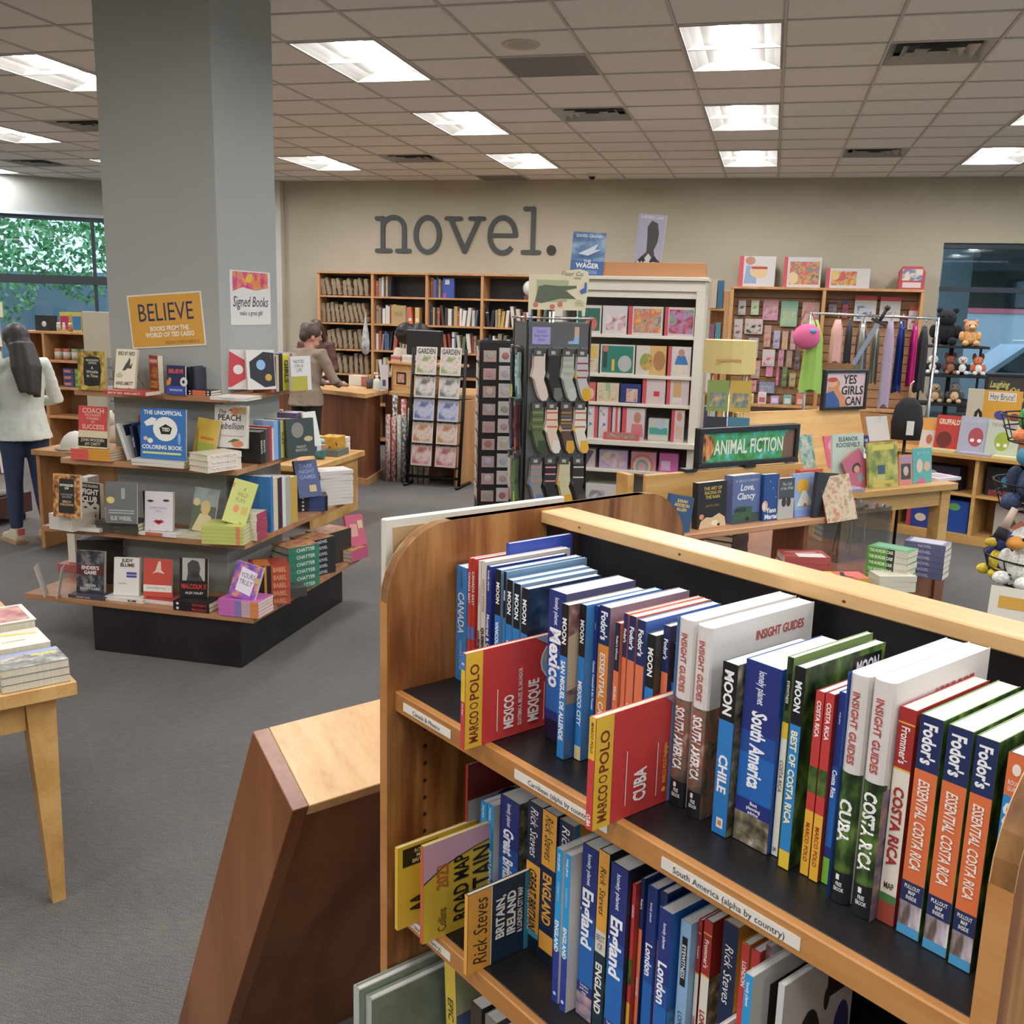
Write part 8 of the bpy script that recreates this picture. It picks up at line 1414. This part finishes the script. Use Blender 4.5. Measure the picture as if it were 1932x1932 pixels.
# ================================================================== kids table with picture books
kp = (0.4737,6.4614,0.76); kdir = math.atan2(0.6782, 0.7349)
KM = TR(kp[0], kp[1], 0) @ RZ(kdir)
table('kids_table', KM, -.25, 1.15, -.0, .95, .76, 'oak table of picture books in the children area', leg=.09, top=.045, apron=.11, inset=.03, taper=.95)
GK = 'picture books on the kids table'
def kface(px, th, cover, label, front, tilt=.14, roll=0, rz=0, z=.7608, hard=True, grp=GK, easel=None):
    x, y, zz, w, h = px
    return book('picture_book', faceout((x, y, z), kdir - math.pi / 2 + rz, tilt, roll, w) @ TR(-th, 0, 0), th, h, w, cover, label, (), front, page=PAGEC, hard=hard, group=grp)
kface((0.5633,6.7346,0.7259,0.2809,0.3508), .014, '#b8c4b0', 'pale green large picture book with dark serif name', [('t', 'ELEANOR|ROOSEVELT', .08, .76, .92, .95, '#3c4450', 1), ('p', [(.35, .2), (.4, .6), (.5, .74), (.62, .6), (.7, .3), (.6, .1)], '#d8b89c'), ('e', .5, .5, .08, .08, '#c89aa8'), ('r', 0, 0, .3, .3, '#d0c46c')], .12)
kface((0.6702,6.7788,0.7435,0.1865,0.247), .012, '#b85c6c', 'rose pink biography with girl portrait leaning sideways', [('e', .5, .62, .22, .12, '#3a2c30'), ('e', .5, .58, .14, .09, '#c8946c'), ('p', [(.35, .2), (.4, .42), (.62, .42), (.68, .2)], '#8a8c90')], .16, roll=.5)
kface((0.7956,6.8401,0.7383,0.2698,0.2973), .02, noise_mat('meadow_print', [(.36, '#6a7a34'), (.5, '#a0a04c'), (.62, '#c8b85c'), (.76, '#8a9484')], (12, 12, 12), 3, .5), 'green and yellow meadow picture book', [('p', [(.12, .82), (.88, .84), (.86, .96), (.14, .94)], '#d0b848'), ('r', .3, .3, .55, .5, '#3c4c5c'), ('r', .15, .08, .85, .16, '#c8a83c')], .16)
kface((0.9524,7.0121,0.7488,0.1241,0.2026), .01, '#c8806c', 'small coral book with dark oval portrait', [('r', .12, .18, .88, .7, '#3c3a34'), ('e', .5, .46, .2, .16, '#c8a88c'), ('r', .1, .76, .9, .9, '#9c8ca8')], .14)
kface((1.071,7.1351,0.7475,0.1854,0.2379), .01, '#5ca49c', 'teal picture book with dancing figure', [('e', .35, .5, .16, .2, '#d8b8a0'), ('e', .75, .48, .18, .14, '#d0a884'), ('p', [(.1, .0), (.5, .18), (.7, 0)], '#c85c7c'), ('t', 'MY PETS', .15, .8, .9, .9, '#8ac4b8', 1)], .12)
for k, (px, nm, cc) in enumerate((((1.2418,7.197,0.76), 'white picture book lying at the kids table end', '#ccc8c4'), ((0.5415,6.4309,0.76), 'lilac picture book lying before the green one', '#a098a8'))): book('picture_book', lying((px[0] + .03, px[1] + .12, .7608), kdir - math.pi / 2, .24), .02, .24, .2, cc, nm, (), [('r', .2, .2, .8, .8, '#b8a0b0')] if k == 0 else (), page=PAGE, hard=True, group=GK)
# slanted easel at the back of the kids table
ez = empty('picture_book_easel', KM @ TR(0, .55, 0), 'wooden slanted easel of picture books on kids table', 'easel')
eL = .95
MB().box((-.2, 0, .7605), (eL, .03, .785), WOOD_TABLE, .002).build('ledge', ez); MB().prism([(.04, .7605), (.2, 1.2), (.22, 1.2), (.09, .7605)], -.2, eL, WOOD_TABLE, 'x').build('sloped_board', ez); MB().prism([(.3, .7605), (.222, 1.2), (.245, 1.2), (.33, .7605)], -.2, eL, WOOD_TABLE, 'x').build('rear_board', ez)
EP = (0.0803,6.8877,0.76)
NUM = noise_mat('pattern_teal', [(.36, '#5a7a74'), (.5, '#8aa89c'), (.62, '#b8b4a4'), (.76, '#b87a6c')], (22, 22, 22), 3, .5)
for k, (px, th, cover, lab, fr_) in enumerate((((0.2208,7.0445,0.9816,0.1274,0.2845), .012, '#3c3c48', 'dark book with white toy doodles at easel end', [('e', .5, .5, .3, .2, '#c8c4bc'), ('e', .4, .25, .14, .08, '#b84c5c')]), ((0.3349,7.1498,0.9825,0.1352,0.2656), .02, NUM, 'teal alphabet picture book on the easel', []), ((0.529,7.3289,1.0017,0.1764,0.2477), .014, '#c85c74', 'coral pink picture book with yellow title on the easel', [('e', .5, .7, .34, .18, '#d88a9c'), ('t', 'ZERO', .22, .44, .8, .56, '#d8b84c', 2), ('r', .3, .1, .7, .18, '#d8a08c')]), ((0.7012,7.4879,0.9771,0.2464,0.2368), .016, '#33305c', 'navy picture book with white astronaut on the easel', [('t', 'ABC', .06, .76, .6, .94, '#d8a8a0', 2), ('t', 'OF ME', .66, .8, .95, .9, '#c8c0d8', 1), ('p', [(.2, .1), (.35, .4), (.3, .62), (.45, .5), (.75, .46), (.9, .3), (.6, .3), (.4, .08)], '#d8d4d0'), ('e', .62, .56, .16, .13, '#c8c4d0'), ('e', .62, .54, .1, .08, '#8a5c48'), ('e', .22, .62, .08, .04, '#d88a4c'), ('e', .86, .66, .06, .03, '#c88a94')]))):
    x, y, zz, w, h = px; kface((x, y, zz, w, h), th, cover, lab, fr_, .3, z=.7858, grp='picture books on the easel', hard=(k != 1))
for k in range(3):
    x, y = (0.9606,9.1855); book('picture_book', faceout((x + .03 * k + .02, y + .03 * k + .1, .7858), kdir - math.pi / 2, .3, 0, .18) @ TR(-.01, 0, 0), .008, .22, .18, '#c8c4bc', 'white-edged copy %s behind the astronaut book' % ORD[k], (), page=PAGE, hard=True, group='copies on the easel')
yg = (0.5442,7.5063,1.2798,0.3846,0.2413)
fsign(TR(yg[0], yg[1], 1.222) @ RZ(kdir), yg[3], yg[4], 'black framed YES GIRLS CAN sign above the picture book easel', [('p', [(.02, .0), (.05, .5), (.1, .78), (.25, .86), (.36, .72), (.34, .5), (.5, .3), (.62, 0)], '#c88a5c'), ('p', [(0, .0), (0, .4), (.2, .48), (.36, .2), (.4, 0)], '#3c5c94'), ('e', .16, .7, .12, .12, '#d8a884'), ('e', .16, .8, .13, .07, '#b84c44'), ('t', 'YES', .44, .68, .78, .94, '#1f1d1c', 1), ('t', 'GIRLS', .4, .36, .97, .62, '#1f1d1c', 1), ('t', 'CAN', .52, .04, .94, .3, '#1f1d1c', 1)], '#d0b8b8')
# kids spinner with yellow header
ks = (-0.2489,6.6,1.4924); KSM = TR(ks[0], 6.7, 0) @ RZ(.12)
kk = empty('comic_spinner', KSM, 'revolving wire rack of thin books with pale yellow header', 'rack')
MB().lathe([(.26, 0), (.27, .03), (.06, .06), (.03, .1)], DARKMETAL, 18).build('base', kk); MB().tube([(0, 0, .05), (0, 0, 1.62)], .018, CHROME, 8).build('pole', kk)
HZ = (1.4755,1.6877)
MB().prism([(.17 * math.cos(a * math.pi / 8), .17 * math.sin(a * math.pi / 8)) for a in range(16)][::-1], HZ[0], HZ[1], C('#d8c27c', .6), 'z').build('header_drum', kk); MB().box((-.1, -.1715, HZ[0] + .08), (.06, -.1705, HZ[0] + .095), C('#c8945c', .6)).build('header_print', kk)
for a in range(4): MB().tube([(.15 * math.cos(a * 1.57 + .785), .15 * math.sin(a * 1.57 + .785), .1), (.15 * math.cos(a * 1.57 + .785), .15 * math.sin(a * 1.57 + .785), HZ[0])], .006, C('#c8b88c', .5), 6).build('wire_post', kk)
for r_ in range(5):
    for c in range(2):
        z = HZ[0] - .24 - .235 * r_; o = MB().box((-.068, 0, 0), (.068, .006, .2), C(('#8a9c54', '#c8a84c', '#3c3a44', '#4a8094', '#a8605c', '#5c7a9c', '#c88a5c', '#6a5a80', '#a8b07c', '#7c4a4c')[r_ * 2 + c], .45)).build('thin_book', None, KSM @ TR(-.072 + .144 * c, -.155, z)); tag(o, 'thin picture book in the %s row down, %s column of yellow-topped rack' % (ORD[r_], ORD[c]), 'book', 'thin books on the yellow-topped rack'); MB().box((-.05, -.0012, .03), (.05, -.0002, .12), noise_mat('thin_%d' % (r_ * 2 + c), [(.4, '#c8a87c'), (.55, '#6a8a84'), (.7, '#b85c54')], (18, 18, 18), 3, .5)).build('cover_picture', o)
# ================================================================== low children's bookcase at the right
sp_, sdir = (1.5419,8.9525,0), math.atan2(-0.4617, 0.887)
LM = TR(sp_[0], sp_[1], 0) @ RZ(sdir)
lb = empty('low_bookcase', LM, 'low oak bookcase of childrens games along the window side', 'bookcase')
for x in (-1.35, -.42, .22, .86, 1.5): MB().box((x - .015, 0, .05), (x + .015, .42, .72), WOOD_TABLE, .002).build('divider', lb)
MB().box((-1.38, -.03, .72), (1.55, .45, .755), WOOD_TABLE, .003).build('top_board', lb); MB().box((-1.35, .41, .05), (1.5, .42, .72), WOOD_CASE).build('back_panel', lb); MB().box((-1.36, .0, 0), (1.51, .4, .05), WOOD_TABLE).build('plinth', lb)
for a, b in zip((-1.35, -.42, .22, .86), (-.42, .22, .86, 1.5)):
    MB().box((a + .015, 0, .4), (b - .015, .41, .42), WOOD_TABLE, .002).build('shelf_board', lb); MB().box((a + .015, 0, .05), (b - .015, .41, .075), WOOD_TABLE).build('shelf_board', lb)
MB().box((-1.2, .3, .755), (1.5, .33, 1.0), WOOD_CASE).build('riser_board', lb)
GL_ = 'games in the low bookcase'
def lbox(x, y, z, w, h, d, cc, lab, decs): return poster('game_box', LM @ TR(x, y, z), w, h, cc, lab, decs, 'game', d, GL_)
lbox(-.18, .05, .0765, .3, .29, .2, '#2a3c8c', 'blue game box with planets in the low bookcase', [('e', .6, .8, .2, .14, '#d88a5c'), ('e', .4, .3, .16, .12, '#d8c8a8'), ('r', 0, 0, .12, 1, '#b83c44')]); lbox(.08, .06, .0765, .2, .27, .2, '#1f4aa0', 'shiny blue boxed toy beside the planet game', [('e', .4, .8, .25, .12, '#6aa85c')])
lbox(.58, .12, .0765, .42, .29, .1, '#b8b0a4', 'grey magnetic tiles box with coloured triangles', [('t', 'MAGNA-TILES', .25, .76, .85, .84, '#6a6660', 0), ('p', [(.1, .3), (.3, .72), (.5, .3)], '#5a5048'), ('p', [(.3, .3), (.5, .6), (.7, .3)], '#b87a5c'), ('p', [(.55, .3), (.7, .7), (.85, .3)], '#6a7a74')]); lbox(1.1, .1, .0765, .3, .28, .1, '#3c4a7c', 'indigo game box near the window side', [('e', .5, .5, .3, .3, '#c8a84c')])
lbox(-.1, .1, .4215, .32, .2, .2, '#26243c', 'dark space game box on the upper low shelf', [('e', .3, .6, .14, .2, '#c8b8a8'), ('e', .75, .5, .2, .2, '#b85c4c')]); lbox(.52, .12, .4215, .5, .24, .18, '#1c1a20', 'black two-character figure box on the upper low shelf', [('e', .35, .55, .12, .2, '#4a90b8'), ('e', .7, .5, .12, .18, '#8a9aa4'), ('r', .05, .0, .95, .2, '#8a3c40')]); lbox(-.9, .1, .4215, .4, .2, .2, '#4a6a94', 'blue craft box in the far low compartment', [('r', .2, .2, .8, .8, '#c8a88c')])
GR = 'picture books atop the low bookcase'
def lface(x, y, w, h, cover, lab, front, tilt=.16, rz=0): return book('picture_book', LM @ TR(x, y, .7558) @ RZ(-math.pi / 2 + rz) @ RY(-tilt) @ TR(-.012, -w / 2, 0), .012, h, w, cover, lab, (), front, page=PAGE, hard=True, group=GR)
LXX = (-0.2787,-0.1451,0.0287,0.2394,0.4231)
lw = (LXX[2] - LXX[1])
lface(LXX[0] + .02, .15, .13, .26, '#d0c4b4', 'white picture book with orange title and fox', [('r', 0, .6, 1, 1, '#d89a4c'), ('e', .6, .3, .2, .16, '#b8684c')]); lface((LXX[1] + LXX[2]) / 2 - .02, .12, .23, .3, '#b83a34', 'red picture book with cream title letters', [('t', "GRUFFALO'S", .08, .74, .92, .9, '#e4d0a8', 2), ('e', .35, .3, .28, .24, '#6a2c28')]); lface((LXX[2] + LXX[3]) / 2 - .0, .1, .25, .31, '#a8a8b4', 'grey picture book with round red seed shape', [('e', .55, .45, .24, .26, '#a84c50'), ('e', .45, .36, .07, .05, '#e8e4dc'), ('e', .68, .36, .07, .05, '#e8e4dc'), ('t', 'THE COUCH POTATO', .1, .84, .9, .94, '#c8c8d0', 1)]); lface((LXX[3] + LXX[4]) / 2 + .03, .08, .25, .3, '#b8c0a8', 'pale picture book with round green shape', [('e', .5, .42, .24, .26, '#9aa83c'), ('e', .4, .32, .06, .05, '#e8e4dc'), ('e', .62, .32, .06, .05, '#e8e4dc'), ('t', 'THE SOUR GRAPE', .1, .82, .9, .92, '#b88a9c', 1)]); lface(LXX[4] + .22, .1, .22, .28, '#d0a060', 'orange and white fox picture book at the end', [('p', [(.1, .6), (.5, .2), (.9, .6)], '#c8683c')])
for k in range(4): book('picture_book', LM @ TR(LXX[1] + .04 + .28 * k, -.02, .7558) @ TR(.13, 0, 0) @ RY(-math.pi / 2), .016, .26, .16, ('#d0c48c', '#a8a4b0', '#d4cc94', '#d0c8a0')[k], ('yellow', 'grey', 'pale yellow', 'cream')[k] + ' picture book lying along the low bookcase front edge', (), page=PAGE, hard=True, group=GR)
LB2 = LM @ TR(0, .36, 0)
poster('poster', LB2 @ TR(LXX[2] + .05, -.02, 1.001), .2, .28, '#c4bca4', 'cream canvas pouch with penguin print behind red book', [('p', [(.3, .0), (.35, .3), (.5, .42), (.65, .3), (.7, 0)], '#26241f'), ('p', [(.4, .0), (.5, .3), (.6, 0)], '#d8d4cc')], 'pouch', .02); poster('picture_book', LB2 @ TR(LXX[3] + .02, -.02, 1.001), .3, .28, '#d8a03c', 'orange picture book with white title banner and blue shapes', [('r', .12, .68, .86, .95, '#dcd4c4'), ('t', 'Hey Bruce!', .16, .72, .82, .92, '#33302c', 0), ('e', .5, .26, .18, .14, '#4a4a94'), ('e', .86, .22, .14, .12, '#7a3c34')], 'book', .02)
KIT = noise_mat('kitten_print', [(.34, '#4a3430'), (.48, '#a8705c'), (.6, '#c89880'), (.74, '#d8b8a4')], (7, 7, 7), 3, .5)
lo = (2.0361,9.6,0.9574)
fsign(TR(lo[0], 9.45, lo[2] - .02), 0.3484, 0.4467, 'black framed kitten poster reading Laughing Out Loud', [('r', 0, 0, 1, 1, '#3a352e'), ('p', [(0, 0), (.05, .5), (.2, .66), (.4, .6), (.55, .78), (.6, .55), (.9, .3), (1, 0)], KIT), ('t', 'Laughing', .06, .78, .5, .92, '#c8c46c', 1, .2), ('t', 'Out', .56, .7, .75, .8, '#c8c46c', 1), ('t', 'Loud', .62, .52, .95, .64, '#c8c46c', 1)], '#3a352e')
ob = empty('sign_post', TR(lo[0], 9.5, 0), 'slim black post carrying the kitten poster', 'stand'); MB().tube([(0, 0, .02), (0, 0, lo[2] - .03)], .015, DARKMETAL, 8).build('post', ob); MB().box((-.15, -.15, 0), (.15, .15, .02), DARKMETAL, .004).build('foot_plate', ob)
# wire basket spinner of plush at the frame's edge
WB = (1.4109,5.8,0.5933); wbx = WB[0] + .14
wbk = empty('plush_spinner', TR(wbx, 5.85, 0), 'black wire basket stand of large plush toys at the aisle', 'stand')
MB().tube([(0, 0, .03), (0, 0, 1.75)], .02, DARKMETAL, 8).build('pole', wbk); MB().lathe([(.3, 0), (.3, .03), (.03, .05)], DARKMETAL, 20).build('base', wbk)
for z in (.45, .86, 1.22):
    for dz_, r_ in ((0, .26), (.07, .29), (.14, .31)): MB().tube([(r_ * math.cos(a * math.pi / 10), r_ * math.sin(a * math.pi / 10), z + dz_) for a in range(21)], .005, DARKMETAL, 5).build('basket_ring', wbk)
    for a in range(0, 20, 2): MB().tube([(.03 * math.cos(a * math.pi / 10), .03 * math.sin(a * math.pi / 10), z), (.26 * math.cos(a * math.pi / 10), .26 * math.sin(a * math.pi / 10), z), (.31 * math.cos(a * math.pi / 10), .31 * math.sin(a * math.pi / 10), z + .14)], .004, DARKMETAL, 5).build('basket_rib', wbk)
GP = 'plush in the wire baskets'
plush((wbx - .13, 5.68, .46), -.9, 'white plush eagle with orange beak in the lowest basket', '#d4cfc0', '#dcd8cc', beak=('#d8943c', (.035, .05, .03)), s=1.25, grp=GP); plush((wbx - .2, 5.87, .46), -1.2, 'blue and yellow plush bird with round eyes in lowest basket', '#26305c', '#2c3868', '#d8b83c', beak=('#d8b83c', (.03, .045, .025)), s=1.0, grp=GP); plush((wbx + .1, 5.7, .46), -.3, 'navy and white plush penguin in the lowest basket', '#20284c', '#26305c', '#d4d0c8', s=1.0, grp=GP)
plush((wbx - .1, 5.72, .87), -.8, 'large dark blue plush ostrich with dangling leg in middle basket', '#2c3448', '#303a52', '#34405a', ears=('#2c3448',), beak=('#4a8aa0', (.05, .04, .04)), s=1.5, grp=GP)
o = empty('dangling_plush', TR(wbx - .3, 5.62, .72) @ RY(.35), 'pale dangling plush leg with black hoof below blue ostrich', 'plush toy', GP); MB().tube([(0, 0, .18), (0, 0, .06)], [.018, .024], C('#c8b09c', .9), 10).build('shin', o); MB().tube([(0, 0, .06), (0, -.01, .0)], [.03, .034], C('#1c1a1c', .8), 10).build('hoof', o)
plush((wbx - .12, 5.7, 1.23), -.9, 'yellow plush duck with large round head in the top basket', '#4a8a4c', '#d8b04c', '#d87a4c', beak=('#d87a3c', (.05, .05, .02)), s=1.2, grp=GP); plush((wbx + .08, 5.95, 1.23), -.4, 'aqua plush bird above the duck in the top basket', '#7ab0b0', '#8ac0c0', s=1.6, grp=GP)
# notice card beyond the bookcase rail
nc = (0.5663,2.3,1.2022)
o = poster('notice_card', TR(nc[0] + .02, 2.3, nc[2] - .1) @ RZ(-.35) @ RX(-.2), .16, .17, '#d8d2c0', 'cream notice card with gold bar behind the top rail', [('r', .12, .72, .95, .88, '#c89a3c'), ('r', .12, .54, .8, .58, '#4a4a44'), ('r', .12, .42, .9, .46, '#7a9a5c'), ('r', .12, .3, .7, .34, '#7a7a74')], 'sign', .004)
o = empty('card_stand', TR(nc[0] + .02, 2.3, 0), 'slim floor stand carrying the cream notice card', 'stand'); MB().tube([(0, .012, .02), (0, .012, nc[2] - .095)], .01, DARKMETAL, 8).build('post', o); MB().box((-.12, -.12, 0), (.12, .12, .02), DARKMETAL, .004).build('foot_plate', o)
# ================================================================== outside the windows
ASPH = noise_mat('asphalt', [(.35, '#55585a'), (.65, '#66696a')], (4, 4, 4), 4, .9)
CONC = noise_mat('concrete', [(.35, '#a8a8a2'), (.65, '#b8b8b0')], (1, 1, 1), 3, .9)
og = MB().box((-60, 13.05, -.25), (60, 70, -.1), ASPH).build('street'); struct(og); struct(MB().box((6.45, -60, -.25), (60, 13.0, -.1), CONC).build('bounce_ground'))  # concrete ground is an unseen addition, bounces daylight up to the ceiling
ew = empty('outside_building', TR(0, 0, 0), 'pale outside building with red stripe across its wall', 'building'); MB().box((1.5, 24, -.1), (22, 26, 5.2), C('#a8b4bc', .7)).build('wall', ew); MB().box((1.5, 23.97, 2.02), (22, 24, 2.3), C('#c8606c', .6)).build('stripe', ew)
MB().box((1.5, 23.95, 2.3), (22, 24, 3.3), C('#b8c8d8', .6)).build('sign_band', ew)
cn = empty('outside_canopy', TR(0, 0, 0), 'grey soffit of the covered walkway outside the window', 'canopy'); MB().box((2.35, 13.2, 2.6), (9, 17.5, 2.75), C('#5c666e', .8)).build('soffit', cn); MB().box((2.35, 17.4, 2.05), (9, 17.6, 2.75), C('#4c565e', .8)).build('fascia', cn); MB().box((1.95, 13.6, -.1), (2.35, 14.0, 3.2), C('#8a9aa8', .8)).build('pier', cn)
# white car parked outside
cw = C('#b8c4d0', .25); cgm = C('#2a3038', .1)
ca = empty('parked_car', TR(4.6, 19.0, -.1) @ RZ(math.pi), 'white parked sport utility car seen through the back window', 'car')
MB().prism([(-2.2, .35), (2.2, .35), (2.25, .8), (2.1, .98), (1.1, 1.1), (.55, 1.55), (-1.5, 1.6), (-2.1, 1.1), (-2.25, .9)], -.9, .9, cw).build('body', ca); MB().prism([(.95, 1.12), (.5, 1.5), (-1.45, 1.54), (-1.95, 1.12)], .9005, .906, cgm).build('side_window', ca); MB().prism([(.95, 1.12), (.5, 1.5), (-1.45, 1.54), (-1.95, 1.12)], -.906, -.9005, cgm).build('side_window', ca)
MB().tube([(-1.4, .7, 1.64), (.4, .7, 1.62)], .02, CHROME, 6).build('roof_rail', ca); MB().tube([(-1.4, -.7, 1.64), (.4, -.7, 1.62)], .02, CHROME, 6).build('roof_rail', ca)
for x in (-1.4, 1.4):
    for y in (-.82, .82): MB().lathe([(.2, -.1), (.33, -.1), (.34, 0), (.33, .1), (.2, .1)], C('#1c1c1e', .7), 20, TR(x, y, .34) @ RX(math.pi / 2)).build('wheel', ca)
# trees and hedge seen through the angled window
LEAFM = noise_mat('tree_leaves', [(.3, '#4f8a52'), (.5, '#7db878'), (.7, '#b0d8a0')], (3, 3, 3), 3, .8)
def leafy(P, r_, n_, label, seed):
    rng = random.Random(seed); o = empty('street_tree', TR(*P), label, 'tree', 'street trees'); MB().tube([(0, 0, 0), (.1, 0, 1.5), (0, .1, 3)], [.16, .13, .08], C('#5a4c40', .9), 8).build('trunk', o); mb = MB(); cl = []
    for k in range(12): cl.append((rng.uniform(-1, 1) * r_ * .7, rng.uniform(-1, 1) * r_ * .7, 3.2 + rng.uniform(-1, 1) * r_ * .6, r_ * rng.uniform(.4, .6)))
    vs = []; fs = []
    for k in range(n_):
        c = cl[k % 12]; th = rng.uniform(0, 6.28); ph = math.acos(rng.uniform(-1, 1)); rr = c[3] * rng.uniform(.75, 1.05)
        p = Vector((c[0] + rr * math.sin(ph) * math.cos(th), c[1] + rr * math.sin(ph) * math.sin(th), c[2] + rr * math.cos(ph))); a = Vector((rng.uniform(-1, 1), rng.uniform(-1, 1), rng.uniform(-1, 1))).normalized() * .09; b = a.cross(Vector((rng.uniform(-1, 1), rng.uniform(-1, 1), rng.uniform(-1, 1)))).normalized() * .05
        i = len(vs); vs += [tuple(p - a), tuple(p + b), tuple(p + a), tuple(p - b)]; fs.append((i, i + 1, i + 2, i + 3))
    MB().add(vs, fs, LEAFM).build('foliage', o)['kind'] = 'stuff'
for k, (x, y) in enumerate(((-17.0, 16.6), (-20.4, 20.4), (-14.0, 20.8), (-23.4, 16.2))): leafy((x, y, -.1), 2.1, 5200, ('broad leafy street tree nearest the angled window', 'second street tree further from the angled window', 'street tree toward the column side of angled window', 'street tree at the outer end of angled window')[k], k)
wn_ = empty('outside_wall', TR(0, 0, 0), 'low blue-grey wall outside the angled window', 'wall'); MB().box((-34, 23, -.1), (-8, 23.4, 2.4), C('#8a9aac', .8)).build('panel', wn_); MB().box((-34, 22.9, 2.4), (-8, 23.5, 2.5), C('#a8b4c0', .8)).build('coping', wn_)
